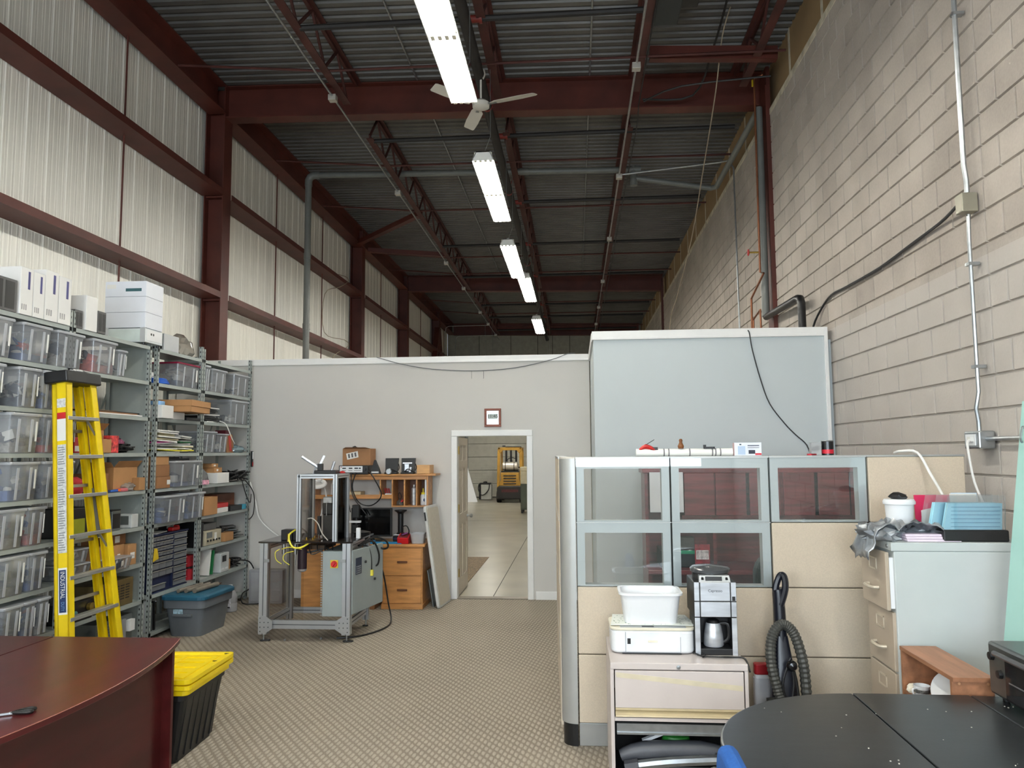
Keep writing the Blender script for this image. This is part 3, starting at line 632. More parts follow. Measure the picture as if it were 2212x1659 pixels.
t = thing('white_desk_paper', 'white sheet pinned on the mahogany hutch behind glass', 'paper', (.66, 6.93, 1.25))
MB().box(0, .17, 0, .3, .174, .36).build('sheet', m_whitepl, t)

# things lying on the cubicle top
ZT = 1.768
m_paper = mat('white_paper', (232, 232, 226), .7, noise=.02)
t = thing('rolled_drawings', 'long roll of white drawings lying on the cubicle top', 'paper roll', (.38, CY + .05, ZT + .024))
MB().cyl((0, 0, 0), (.6, 0, 0), .024, 14).build('roll', m_paper, t, smooth=True)
for x in (.17, .2, .33, .47, .49, .52): MB().cyl((x, 0, 0), (x + .008, 0, 0), .0246, 14, caps=False).build('ink_line', mat('ink', (120, 118, 120), .7), t)
t = thing('toy_helicopter', 'small red and black gadget with a thin antenna on the drawings roll', 'toy', (.44, CY + .04, ZT + .05))
MB().tube([(-.04, 0, -.01), (.0, 0, .012), (.05, 0, -.005), (.08, 0, -.01)], [.006, .016, .012, .004], 8, sub=3).build('body', mat('red_gloss', (180, 30, 28), .35), t, smooth=True)
MB().cyl((-.02, 0, .01), (.055, 0, .055), .0025, 6).build('antenna', m_black, t); MB().box(.03, -.01, -.01, .075, .01, .008).build('dark_tail', m_black, t)
t = thing('brown_figurine', 'little brown figurine standing on the drawings roll', 'figurine', (.66, CY + .04, ZT + .048))
MB().lathe([(.016, 0), (.02, .015), (.013, .03), (.009, .04), (.012, .05), (.008, .06), (0, .062)], n=12).build('body', mat('brown_wood', (122, 74, 36), .6, noise=.15), t, smooth=True)
tag(MB().prism(rrect(0, 0, .07, .02, .008), 0, .012, 'z').box(.0, .002, .012, .016, .018, .024).build('black_clip', m_black, loc=(.80, CY + .03, ZT + .046)), 'small black clip lying on the drawings roll', 'clip')
t = thing('product_carton', 'white printed product carton standing on the cubicle top', 'box', (.985, CY + .005, ZT))
MB().box(0, 0, 0, .165, .055, .082).build('carton', mat('carton_white', (226, 230, 238), .5), t, bevel=.002)
MB().box(-.0012, 0.002, .002, 0, .053, .08).build('side_print', mat('carton_pink', (206, 176, 176), .5), t)
for nm, x0, z0, x1, z1, c in (('printed_camera', .02, .008, .065, .06, (176, 196, 220)), ('printed_screen', .085, .012, .125, .035, (40, 44, 60)), ('printed_red_edge', .125, .004, .163, .016, (206, 60, 70)), ('printed_text', .08, .06, .15, .066, (70, 76, 100)), ('printed_text', .08, .048, .15, .052, (120, 126, 140)), ('printed_logo', .03, .066, .042, .074, (60, 90, 100))):
    MB().box(x0, -.0012, z0, x1, 0, z1).build(nm, mat('print_%d_%d_%d' % c, c, .5, noise=0), t)
t = thing('black_tin', 'black tin with a red band on the cubicle top below the hanging cord', 'tin', (1.56, CY + .045, ZT))
MB().cyl((0, 0, 0), (0, 0, .085), .036, 18).build('can', mat('black_gloss', (20, 20, 22), .2), t, smooth=True)
MB().cyl((0, 0, .01), (0, 0, .035), .0366, 18, caps=False).build('red_band', mat('red_print', (196, 30, 50), .4), t, smooth=True)
MB().lathe([(.036, .085), (.038, .088), (.036, .092), (.03, .09), (0, .09)], n=18).build('lid', m_steel, t, smooth=True)
t = thing('grey_gadget_box', 'small clear box with a grey gadget beside the black tin', 'box', (1.455, CY + .02, ZT))
MB().box(0, 0, 0, .06, .05, .08).build('blister', clear('blister_clear', (220, 222, 224), .5), t); MB().prism([(.006, .03), (.03, .06), (.05, .06), (.05, .03)], .01, .04, 'y').build('gadget', mat('gadget_grey', (120, 120, 120), .5), t); MB().box(-.02, .0, 0, .03, .03, .01).build('red_clip', mat('red_print', (196, 30, 50), .4), t)

# cords on the office front and partition
tag(MB().tube([(1.72, OY + .02, 2.995), (1.74, OY - .03, 2.98), (1.77, OY - .012, 2.8), (1.84, OY - .014, 2.5), (1.92, OY - .012, 2.26), (2.06, OY - .012, 2.06), (2.16, OY - .012, 1.95), (2.26, OY - .012, 1.85), (2.3, OY - .02, 1.7)], .006, 6, sub=4).build('looped_wall_cable', mat('dark_cord', (52, 54, 56), .6)), 'dark cord hanging down the office front in a curve', 'cord')
tag(MB().tube([(-2.55, YP + .05, 3.03), (-2.48, YP - .035, 3.01), (-2.2, YP - .03, 2.93), (-1.8, YP - .014, 2.86), (-1.25, YP - .012, 2.83), (-.75, YP - .012, 2.86), (-.3, YP - .03, 2.95), (-.1, YP - .035, 3.02), (.0, YP + .05, 3.04)], .005, 6, sub=4).tube([(-1.3, YP - .012, 2.83), (-1.3, YP - .012, 2.73)], .002, 4).tube([(-1.15, YP - .012, 2.83), (-1.15, YP - .012, 2.73)], .002, 4).build('sagging_cord', mat('grey_cord', (104, 106, 108), .6)), 'thin grey cord sagging along the top of the partition above the door', 'cord')
t = thing('wall_clock', 'digital wall clock with a wooden frame above the door reading 11:45', 'clock', (-1.14, YP - .025, 2.12))
fr = MB().box(0, 0, 0, .21, .025, .03).box(0, 0, .2, .21, .025, .23).box(0, 0, .03, .03, .025, .2).box(.18, 0, .03, .21, .025, .2)
fr.build('wooden_frame', mat('cherry_wood', (128, 62, 34), .45, noise=.12, stretch=(1, 1, 8)), t, bevel=.004)
MB().box(.03, .006, .03, .18, .02, .2).build('silver_face', mat('silver_plastic', (206, 212, 216), .3, .5), t)
MB().box(.045, .004, .1, .165, .006, .16).build('lcd', mat('lcd_green', (150, 160, 148), .3, noise=0), t)
text('11:45', 'digits', .062, mat('lcd_digits', (40, 46, 44), .5, noise=0), t, (.105, .0035, .132), (PI / 2, 0, 0))
tag(MB().lathe([(.0, 0), (.19, 0), (.2, .02), (.205, .03), (.19, .035), (0, .03)], n=28).build('round_tray', m_white, smooth=True, loc=(.83, OY + .3, 2.988 - .1)), 'shallow white round lid lying on top of the office', 'lid')

# ------------------------------------------------------------ lateral file cabinet
m_lat = mat('greige_file_metal', (202, 192, 187), .4, noise=.015)
m_rail = mat('aged_cream_rail', (198, 182, 146), .45, noise=.05)
LX, LY, LW, LD, LH = .163, 4.2, .712, .58, .692
t = thing('lateral_file_cabinet', 'low greige lateral file cabinet with its lower drawer open, under the printer', 'file cabinet', (LX, LY, 0))
MB().box(0, 0, 0, .018, LD, LH - .035).build('side', m_lat, t); MB().box(LW - .018, 0, 0, LW, LD, LH - .035).build('side', m_lat, t)
MB().box(0, LD - .01, 0, LW, LD, LH - .035).build('back', m_lat, t); MB().box(0, -.004, LH - .035, LW, LD, LH).build('top', m_lat, t, bevel=.004)
MB().lathe([(.011, 0), (.011, .004), (.004, .005), (0, .005)], n=14).build('lock', m_steel, t, loc=(.355, -.004, LH - .02), rot=(PI / 2, 0, 0))
d = MB().box(.024, -.006, .462, LW - .024, .02, LH - .04).build('upper_drawer_front', m_lat, t, bevel=.003)
MB().hexa([(.03, -.0068, .618), (.03, -.0068, .643), (LW - .03, -.0068, .583), (LW - .03, -.0068, .556), (.03, -.006, .618), (.03, -.006, .643), (LW - .03, -.006, .583), (LW - .03, -.006, .556)]).build('old_tape', mat('old_masking_tape', (206, 196, 170), .5), d)
MB().prism([(-.006, .462), (-.006, .452), (.014, .44), (-.008, .425), (-.01, .418), (.03, .418), (.03, .462)], .024, LW - .024, 'x').build('finger_rail', m_rail, t)
MB().box(.02, -.004, .395, LW - .02, .02, .412).build('lower_rail', m_lat, t)
MB().box(.018, .03, .03, LW - .018, LD - .01, .04).build('floor_pan', m_black, t); MB().box(.018, .05, .04, .022, LD - .02, .395).box(LW - .022, .05, .04, LW - .018, LD - .02, .395).box(.018, LD - .02, .04, LW - .018, LD - .012, .395).build('dark_interior', m_black, t)  # black sheets stand in for the dark interior of the open drawer
MB().box(.03, .02, .33, LW - .03, .04, .375).box(.03, .01, .322, LW - .03, .045, .332).build('hanging_rail', m_steel, t)
t = thing('hand_vacuum', 'grey and green cleaning tool with a long silver grip lying in the open drawer', 'tool', (LX + .05, LY + .08, .05))
MB().tube([(0, .0, .14), (.12, .0, .17), (.42, .0, .18), (.58, 0, .15)], [.03, .045, .045, .03], 10, sub=3).build('body', mat('tool_grey', (84, 86, 92), .45), t, smooth=True)
MB().tube([(.08, -.05, .11), (.25, -.06, .135), (.5, -.055, .15)], .026, 8, sub=3).build('grip', m_steel, t, smooth=True)
MB().tube([(.02, -.05, .1), (.09, -.055, .115)], .034, 8).build('grip_end', mat('tool_dark', (60, 60, 66), .5), t, smooth=True); MB().tube([(.49, -.055, .15), (.58, -.04, .15)], .034, 8).build('grip_end', mat('tool_dark', (60, 60, 66), .5), t, smooth=True)
MB().lathe([(0, 0), (.05, .01), (.06, .05), (.05, .1), (0, .12)], n=14, sx=1.4).build('green_tank', mat('green_tank', (40, 120, 44), .3), t, smooth=True, loc=(.3, .06, .13))
MB().box(.1, -.02, 0, .52, .14, .1).build('tank_base', m_black, t, bevel=.02); MB().bar((.12, .05, .2), (.3, .05, .27), .03, .015).build('white_spout', m_whitepl, t)

# printer, placemat, tub and coffee maker on it
t = thing('inkjet_printer', 'white inkjet printer on the low greige file cabinet', 'printer', (.178, 4.37, LH))
def rbox(m, x0, y0, z0, x1, y1, z1, r=.03, n=4, taper=0):
    a = rrect(x0 + taper, y0 + taper, x1 - taper, y1 - taper, r, n); b2 = rrect(x0, y0, x1, y1, r, n)
    return m.rings([[(p, q, z0) for p, q in a], [(p, q, z1) for p, q in b2]])
rbox(MB(), 0, 0, .005, .455, .3, .125, .05).build('body', m_whitepl, t, bevel=.012, smooth=True)
rbox(MB(), -.005, .0, .125, .46, .3, .142, .05).build('scanner_lid', mat('cream_plastic', (222, 216, 196), .4), t, bevel=.005, smooth=True)
MB().box(.05, .004, .142, .41, .06, .1445).build('control_panel', mat('silver_panel', (166, 170, 172), .4, .3), t); MB().box(.17, .012, .1445, .235, .045, .1465).build('display', m_black, t)
MB().box(.08, -.002, .015, .375, .002, .118).build('tray_door', mat('white_tray', (226, 230, 236), .35), t, bevel=.001)
MB().box(.2, -.006, .064, .252, -.002, .076).build('tray_grip', mat('cream_plastic', (222, 216, 196), .4), t, bevel=.002)
MB().box(.088, -.0025, .055, .106, -.001, .085).build('card_label', m_black, t); MB().box(.06, -.001, .002, .38, .02, .006).build('paper_slot', m_black, t)
for x in (.078, .376): MB().box(x - .0012, -.0026, .012, x + .0012, .0, .12).build('tray_gap', mat('gap_grey', (150, 154, 160), .6), t)
for x in (.07, .38): MB().box(x - .006, -.003, .095, x + .006, 0, .12).build('latch', m_whitepl, t)
for x in (.05, .4):
    for y in (.05, .25): MB().cyl((x, y, 0), (x, y, .006), .012, 8).build('foot', m_black, t)
pm_ = thing('leaf_placemat', 'leaf patterned placemat under the white tub on the printer', 'placemat', (.19, 4.375, LH + .147))
MB().hexa([(-.012, .03, 0), (.462, .04, 0), (.43, .31, 0), (.01, .31, 0), (-.012, .03, .003), (.462, .04, .003), (.43, .31, .003), (.01, .31, .003)]).build('mat', mat('placemat_white', (234, 238, 230), .5, noise=0), pm_)
random.seed(4); lv = MB()
for k in range(150):
    x, y, a = random.uniform(.0, .43), random.uniform(.045, .3), random.uniform(0, 2 * PI); l_, w_ = random.uniform(.008, .018), .0035
    if not (.01 + y * .02 < x < .445 - y * .05): continue
    c_, s_ = math.cos(a), math.sin(a); i_ = len(lv.v)
    lv.v += [(x, y, .0034), (x + l_ * .5 * c_ - w_ * s_, y + l_ * .5 * s_ + w_ * c_, .0034), (x + l_ * c_, y + l_ * s_, .0034), (x + l_ * .5 * c_ + w_ * s_, y + l_ * .5 * s_ - w_ * c_, .0034)]; lv.f.append((i_, i_ + 1, i_ + 2, i_ + 3))
lv.build('leaf_print', mat('leaf_green', (70, 108, 78), .6, noise=.3, nscale=30), pm_, fix=False)['kind'] = 'stuff'
def open_tub(m, w, d, h, taper=.03, r=.05, th=.004, rim=.012):
    """open container with a rolled rim, centred on x, front at y=0"""
    def ring(x0, y0, x1, y1, z, rr): return [(p, q, z) for p, q in rrect(x0, y0, x1, y1, rr, 4)]
    W = w / 2
    rg = [ring(-W + taper, taper, W - taper, d - taper, 0, r), ring(-W, 0, W, d, h - .012, r), ring(-W - rim, -rim, W + rim, d + rim, h - .012, r), ring(-W - rim, -rim, W + rim, d + rim, h, r), ring(-W + th, th, W - th, d - th, h, r), ring(-W + taper + th, taper + th, W - taper - th, d - taper - th, th, r)]
    return m.rings(rg)
tag(open_tub(MB(), .33, .25, .17, .02, .05).build('dish_tub', m_whitepl, smooth=True, loc=(.405, 4.41, LH + .150)), 'white plastic dish tub on the leaf placemat', 'tub')
m_chrome = mat('brushed_steel', (206, 210, 216), .3, .55, noise=.12, nscale=3, stretch=(1, 1, 6))
t = thing('coffee_maker', 'tall black and steel coffee maker on the file cabinet', 'coffee maker', (.632, 4.37, LH))
MB().box(0, .0, 0, .23, .27, .035).box(.012, .12, .035, .218, .27, .2).box(0, .0, .2, .23, .27, .39).box(0, .0, .035, .03, .12, .2).box(.2, .0, .035, .23, .12, .2).build('housing', m_black, t, bevel=.005)
for z0, z1 in ((.29, .39), (.205, .285)):
    MB().box(.035, -.008, z0, .195, 0, z1).build('front_plate', m_chrome, t, bevel=.003)
    for x0, x1 in ((.002, .03), (.2, .228)): MB().box(x0, -.006, z0, x1, 0, z1).build('corner_plate', m_chrome, t, bevel=.002)
for x0, x1 in ((.002, .03), (.2, .228)): MB().box(x0, -.006, .0, x1, 0, .2).build('side_column', m_chrome, t, bevel=.002)
MB().hexa([(.03, -.004, .39), (.2, -.004, .39), (.2, .03, .39), (.03, .03, .39), (.035, .01, .425), (.195, .01, .425), (.195, .06, .425), (.035, .06, .425)]).build('control_console', m_steel, t); MB().hexa([(.065, -.002, .398), (.155, -.002, .398), (.155, .006, .398), (.065, .006, .398), (.065, .004, .42), (.155, .004, .42), (.155, .012, .42), (.065, .012, .42)]).build('console_display', m_black, t)
for x in (.05, .18): MB().cyl((x, -.002, .405), (x, .006, .412), .007, 10).build('console_button', m_black, t)
MB().lathe([(.0, .39), (.1, .39), (.1, .43), (.0, .43)], (.115, .15, 0), 20).build('bean_hopper', clear('smoke_plastic', (90, 90, 90), .4), t, smooth=True)
MB().lathe([(.0, .428), (.108, .428), (.112, .445), (.1, .456), (0, .465)], (.115, .15, 0), 24).build('hopper_lid', mat('smoked_lid', (70, 72, 74), .2), t, smooth=True)
text('Capresso', 'brand_script', .02, m_black, t, (.115, -.0085, .345), (PI / 2, 0, 0)); MB().box(.205, -.0065, .292, .222, -.006, .315).build('power_switch', m_black, t)
c = thing('coffee_carafe', 'stainless steel carafe standing in the coffee maker', 'carafe', (.742, 4.43, LH + .038))
MB().lathe([(.0, 0), (.05, 0), (.056, .01), (.052, .06), (.042, .115), (.038, .125), (0, .125)], n=20).build('body', m_chrome, c, smooth=True)
MB().lathe([(.0, .125), (.038, .125), (.03, .14), (.012, .148), (0, .15)], n=16).build('lid', m_black, c, smooth=True)
MB().tube([(.035, -.01, .12), (.075, -.02, .12), (.08, -.02, .05), (.05, -.012, .02)], .011, 8, sub=3).build('handle', m_black, c, smooth=True)
tag(MB().tube([(.62, 4.42, LH + .01), (.655, 4.33, LH + .008), (.74, 4.30, LH + .01), (.82, 4.31, LH + .007), (.875, 4.3, LH + .006), (.89, 4.27, LH - .02), (.893, 4.24, LH - .05)], .005, 6, sub=4).tube([(.64, 4.4, LH + .012), (.68, 4.34, LH + .008), (.66, 4.3, LH + .007)], .004, 6, sub=3).build('power_cord', m_black), 'black power cord trailing off the coffee maker over the cabinet edge', 'cord')

# ------------------------------------------------------------ upright vacuum
m_vac = mat('vacuum_navy_black', (22, 24, 34), .3, noise=.05)
t = thing('upright_vacuum', 'black upright vacuum cleaner with a ribbed hose against the cubicle', 'vacuum cleaner', (1.16, 4.58, 0), rx=-.05)
MB().prism(rrect(-.16, -.18, .16, .14, .06), .0, .13, 'z').build('floor_head', m_vac, t, bevel=.02)
MB().rings([[(p * s_, q * s_ + dy, z) for p, q in rrect(-.085, -.07, .085, .07, .05)] for z, s_, dy in ((.1, 1, 0), (.3, 1, 0), (.5, .85, .01), (.62, .6, .02), (.74, .42, .03))]).build('body', m_vac, t, smooth=True)
MB().tube([(0, .03, .7), (0, .04, .95), (-.005, .04, 1.0)], [.036, .032, .028], 10, sub=3).build('handle_stem', m_vac, t, smooth=True)
MB().tube([(-.012, .04, .9), (-.012, .05, 1.0), (.015, .045, 1.075), (.035, .03, 1.07), (.035, .02, 1.0), (.005, .02, .91)], .019, 8, sub=4).build('grip_loop', m_vac, t, smooth=True)
pts = []; R = []
base = [(-.09, -.06, .42), (-.085, -.075, .38), (-.03, -.08, .36), (-.05, -.06, .45), (-.08, -.05, .6), (-.065, -.03, .74), (-.005, -.02, .81), (.06, -.02, .76), (.1, -.03, .6), (.11, -.03, .4), (.115, -.02, .12)]
tmp = MB().tube(base, .03, 4, sub=14); cs = [sum((Vector(tmp.v[k * 4 + j]) for j in range(4)), Vector()) / 4 for k in range(len(tmp.v) // 4)]
h = MB().tube(cs, [.031 if k % 2 else .026 for k in range(len(cs))], 10); h.build('ribbed_hose', mat('grey_hose', (70, 70, 66), .45), t)
MB().lathe([(0, 0), (.026, .005), (.03, .03), (.02, .05), (0, .055)], n=14).build('hose_button', mat('black_gloss', (20, 20, 22), .2), t, smooth=True, loc=(.02, -.07, .6), rot=(PI / 2, 0, 0))
MB().tube([(.02, -.08, .64), (-.03, -.085, .5), (.0, -.085, .38), (.03, -.085, .5), (.025, -.08, .62), (.05, -.085, .45), (.04, -.08, .3)], .006, 6, sub=5).build('wound_cord', m_black, t)
t = thing('red_white_bottle', 'red topped white container half hidden behind the vacuum hose', 'bottle', (1.06, 4.73, 0))
MB().prism(rrect(-.045, -.03, .045, .03, .015), 0, .48, 'z').build('body', mat('bottle_white', (206, 208, 214), .4), t); MB().prism(rrect(-.042, -.028, .042, .028, .015), .5, .56, 'z').build('red_cap', mat('cap_red', (170, 22, 34), .4), t, bevel=.006); MB().prism(rrect(-.04, -.026, .04, .026, .015), .48, .5, 'z').build('collar', m_whitepl, t)

# ------------------------------------------------------------ tall file cabinet
m_tall = mat('putty_file_metal', (178, 164, 146), .42, noise=.02); m_side = mat('pale_grey_file_side', (190, 197, 196), .45, noise=.012)
RZ = math.radians(-1.0); FC = (1.617, 4.185)
def fcp(x, y, z): c_, s_ = math.cos(RZ), math.sin(RZ); return (FC[0] + x * c_ - y * s_, FC[1] + x * s_ + y * c_, z)
t = thing('tall_file_cabinet', 'tall four drawer putty coloured file cabinet beside the block wall', 'file cabinet', fcp(0, 0, 0), RZ)
MB().box(.012, 0, .0, .70, .38, 1.275).build('body', m_side, t, bevel=.006)
MB().box(0, -.002, 1.275, .702, .382, 1.32).build('top_cap', m_side, t, bevel=.005)
for k in range(4):
    z0 = .05 + k * .307; x = -.028 if k == 3 else -.004
    dr_ = MB().box(x, .012, z0, x + .02, .368, z0 + .297).build('drawer_front', m_tall, t, bevel=.004)
    if k == 3: MB().box(x + .02, .015, z0 + .01, .02, .365, z0 + .27).build('drawer_side', m_whitepl, dr_)
    y0, y1, za, zb = .135, .245, z0 + .19, z0 + .255
    MB().box(x - .004, y0, za, x, y1, za + .008).box(x - .004, y0, zb - .008, x, y1, zb).box(x - .004, y0, za, x, y0 + .008, zb).box(x - .004, y1 - .008, za, x, y1, zb).build('label_holder', mat('cream_metal', (206, 196, 178), .35, .3), dr_)
    MB().tube([(x, .12, z0 + .1), (x - .022, .125, z0 + .1), (x - .03, .15, z0 + .098), (x - .03, .23, z0 + .098), (x - .022, .255, z0 + .1), (x, .26, z0 + .1)], .009, 8, sub=2).build('handle', mat('cream_metal', (206, 196, 178), .35, .3), dr_, smooth=True)
MB().lathe([(.01, 0), (.01, .006), (0, .006)], n=12).build('lock', m_steel, t, loc=(0, .05, 1.298), rot=(0, -PI / 2, 0))
def blob(name, m, loc, sx, sy, sz, seed=1, amp=.25, sub=3, parent=None, flat=True, rz=0, freq=2.2):
    """irregular lump: bag, cloth or pile"""
    import bmesh
    from mathutils import noise
    bm = bmesh.new(); bmesh.ops.create_icosphere(bm, subdivisions=sub, radius=1)
    for v in bm.verts:
        n = noise.noise(v.co * freq + Vector((seed * 3.7, seed * 1.3, seed))) + .5 * noise.noise(v.co * freq * 2.3 + Vector((seed, seed * 5.1, 0)))
        v.co *= 1 + amp * n
        if flat and v.co.z < -.55: v.co.z = -.55
    zmin = min(v.co.z for v in bm.verts)
    for v in bm.verts: v.co = Vector((v.co.x * sx, v.co.y * sy, (v.co.z - zmin) * sz))
    me = bpy.data.meshes.new(name); bm.to_mesh(me); bm.free(); me.materials.append(m)
    me.polygons.foreach_set('use_smooth', [True] * len(me.polygons)); me.set_sharp_from_angle(angle=math.radians(35))
    o = bpy.data.objects.new(name, me); COL.objects.link(o); o.location = loc; o.rotation_euler = (0, 0, rz)
    if parent: o.parent = parent
    return o
m_bag = mat('silver_grey_bag', (150, 154, 158), .28, .55, noise=.2, nscale=8, bump=.6, bscale=14)
# crumpled bag draped over the cabinet corner
bgm = MB(); nx, ny = 26, 12; from mathutils import noise as mnoise
for i in range(nx):
    for j in range(ny):
        u = i / (nx - 1); v = j / (ny - 1); x = -.13 + .48 * u; y = .05 + .27 * v
        over = max(0, -.032 - x); z = 1.342 + .085 * abs(mnoise.noise(Vector((x * 9, y * 9, 2)))) + .05 * abs(mnoise.noise(Vector((x * 21, y * 17, 5)))) + .025 * math.sin(u * PI)
        if over: x = -.04 - over * .55 + .02 * mnoise.noise(Vector((y * 20, over * 30, 1))); z -= over * 1.5 * (1 + .4 * mnoise.noise(Vector((y * 14, 3, 1))))
        bgm.v.append((x, y, z - 1.32))
for i in range(nx - 1):
    for j in range(ny - 1): bgm.f.append((i * ny + j, (i + 1) * ny + j, (i + 1) * ny + j + 1, i * ny + j + 1))
o = bgm.build('draped_flap', m_bag, loc=fcp(0, 0, 1.32), rot=(0, 0, RZ), smooth=True); sm_ = o.modifiers.new('thick', 'SOLIDIFY'); sm_.thickness = .004
bag = thing('crumpled_bag', 'crumpled silver grey plastic bag draped over the tall file cabinet corner', 'bag', fcp(0, 0, 1.32), RZ)
o.parent = bag; o.location = (0, 0, 0); o.rotation_euler = (0, 0, 0); o.name = 'draped_flap'
for k, (x, y, a_, b_, c_) in enumerate(((.05, .2, .13, .1, .055), (.2, .22, .13, .08, .045), (.0, .12, .07, .08, .05))): blob('crumpled_heap', m_bag, (x, y, .0), a_, b_, c_, 11 + k, .55, 3, bag, freq=3.6)
t = thing('folded_cloth', 'folded pale pink cloth on the tall file cabinet under the bag', 'cloth', fcp(.1, .04, 1.32), RZ)
for k in range(3):
    MB().rings([[(x, -.0 + .01 * k, .0), (x, .2 - .01 * k, .0), (x, .2 - .01 * k, .012), (x, 0.005 + .01 * k, .012)] for x in (0, .05, .15, .25 - .03 * k, .27 - .03 * k)]).build('fold', mat('pink_white_cloth', (222, 208, 222), .85, noise=.04, nscale=20, bump=.3, bscale=20), t, bevel=.004, loc=(0, 0, .0125 * k))
t = thing('white_cup', 'large white lidded cup with a black bag stuffed in it', 'cup', fcp(.165, .3, 1.32))
MB().lathe([(0, 0), (.06, 0), (.067, .095), (.0675, .1), (.07, .1), (.074, .175), (0, .175)], n=26).build('body', m_whitepl, t, smooth=True)
MB().lathe([(.074, .175), (.083, .178), (.084, .192), (.076, .205), (.05, .206), (0, .206)], n=26).build('lid', m_whitepl, t, smooth=True)
blob('black_bag', m_black, (0, 0, .204), .045, .04, .025, 5, .5, 2, t)
m_mag = mat('magenta_folder', (206, 30, 84), .6, noise=.03)
t = thing('pink_folder', 'bright pink folder standing behind the clear card organiser', 'folder', fcp(.265, .335, 1.32), RZ, rx=-.06)
MB().box(0, 0, 0, .2, .006, .225).build('cover', m_mag, t, bevel=.001); MB().hexa([(.03, -.006, .0), (.2, -.006, .0), (.2, -.003, .0), (.06, -.003, .0), (.03, -.006, .14), (.2, -.006, .18), (.2, -.003, .18), (.06, -.003, .14)]).build('loose_sheet', m_paper, t)
t = thing('paper_stack', 'white papers and envelopes standing behind the blue cards', 'paper', fcp(.44, .29, 1.32), RZ, rx=-.1)
for k, (h_, c) in enumerate(((.235, m_paper), (.24, mat('blueish_paper', (186, 208, 226), .6)), (.225, m_paper))): MB().box(.012 * k, .012 * k, 0, .14 + .01 * k, .012 * k + .004, h_).build('sheet', c, t)
m_acr = clear('smoked_acrylic', (170, 180, 184), .88, .05, .2)
t = thing('card_organiser', 'clear card organiser with a black base full of pale blue cards', 'organiser', fcp(.26, .04, 1.32), RZ)
MB().box(.02, 0, 0, .345, .16, .06).build('black_base', m_black, t, bevel=.008)
for k, y in enumerate((.02, .085, .15)):
    xs = -.03 * k; dv = MB().hexa([(.02 + xs, y, .03), (.335, y, .03), (.335, y + .004, .03), (.02 + xs, y + .004, .03), (.075 + xs, y + .03, .235), (.36, y + .03, .235), (.36, y + .034, .235), (.075 + xs, y + .034, .235)]).build('acrylic_divider', m_acr, t)
m_blue = mat('pale_blue_card', (164, 222, 242), .55, noise=.03)
for k, y in enumerate((.032, .1)):
    cdx = -.04 * k; cd = MB().hexa([(.035 + cdx, y, .05), (.325, y, .05), (.325, y + .03, .05), (.035 + cdx, y + .03, .05), (.075 + cdx, y + .022, .195), (.345, y + .022, .195), (.345, y + .052, .195), (.075 + cdx, y + .052, .195)]).build('blue_cards', m_blue, t)
    if k == 0:
        for q in range(6):
            z = .075 + q * .02; f_ = (z - .05) / .145; MB().bar((.07 + f_ * .02, y - .001 + f_ * .022, z), (.315 + f_ * .02, y - .001 + f_ * .022, z), .0015, .0022).build('ruled_line', mat('ruled_blue', (60, 120, 160), .6), cd)
m_wcord = mat('white_cord', (228, 228, 224), .45)
tag(MB().tube([(1.99, CY + .12, 1.78), (2.0, CY + .04, 1.79), (2.06, CY - .04, 1.78), (2.1, CY - .1, 1.66), (2.1, 4.62, 1.5), (2.08, 4.56, 1.4)], .008, 8, sub=4).build('white_power_cable', m_wcord, smooth=True), 'white cord looping over the cubicle panel to the pink folder', 'cord')
tag(MB().tube([(2.43, 4.97, 1.86), (2.40, 4.95, 1.84), (2.39, 4.93, 1.78), (2.4, 4.9, 1.6), (2.38, 4.75, 1.45), (2.33, 4.6, 1.34)], .0075, 8, sub=4).box(2.415, 4.95, 1.845, 2.434, 4.99, 1.875).build('plugged_cord', m_wcord, smooth=True), 'white cord plugged into the outlet box on the block wall', 'cord')
# ------------------------------------------------------------ dark extending table
m_tab = mat('black_stained_table', (33, 35, 37), .33, noise=.12, nscale=5, stretch=(1, 5, 1), bump=.03, bscale=60)
def oval(cx0, cx1, cy, r, n=40, a0=90, a1=270, a2=-90, a3=90):
    out = []
    for k in range(n + 1): t_ = math.radians(a0 + (a1 - a0) * k / n); out.append((cx0 + r * math.cos(t_), cy + r * math.sin(t_)))
    for k in range(n + 1): t_ = math.radians(a2 + (a3 - a2) * k / n); out.append((cx1 + r * math.cos(t_), cy + r * math.sin(t_)))
    return out
TR = .67; TCY = 2.87; TX0 = 1.22; TX1 = 1.66
t = thing('dining_table', 'dark oval extending table in the right foreground', 'table', (TX0, TCY, 0))
half = [(0 + TR * math.cos(math.radians(90 + 180 * k / 40)), TR * math.sin(math.radians(90 + 180 * k / 40))) for k in range(41)]
MB().prism([(p - .046, q) for p, q in half], .725, .752, 'z').build('end_leaf', m_tab, t, bevel=.008)
MB().box(-.042, -TR, .725, TX1 - TX0 - .002, TR, .752).build('centre_leaf', m_tab, t, bevel=.003)
MB().prism([(TX1 - TX0 + .002 - p, q) for p, q in half], .725, .752, 'z').build('end_leaf', m_tab, t, bevel=.008)
MB().prism([(p * .9, q) for p, q in oval(0, TX1 - TX0, 0, TR - .06)], .65, .725, 'z').build('apron', m_tab, t)
MB().cyl((.2, 0, .08), (.2, 0, .65), .08, 16).build('pedestal', m_tab, t, smooth=True)
for a in (45, 135, 225, 315):
    c_, s_ = math.cos(math.radians(a)), math.sin(math.radians(a)); MB().tube([(.2, 0, .12), (.2 + .2 * c_, .2 * s_, .1), (.2 + .42 * c_, .42 * s_, .03)], .03, 8, sub=3).build('foot', m_tab, t, smooth=True)
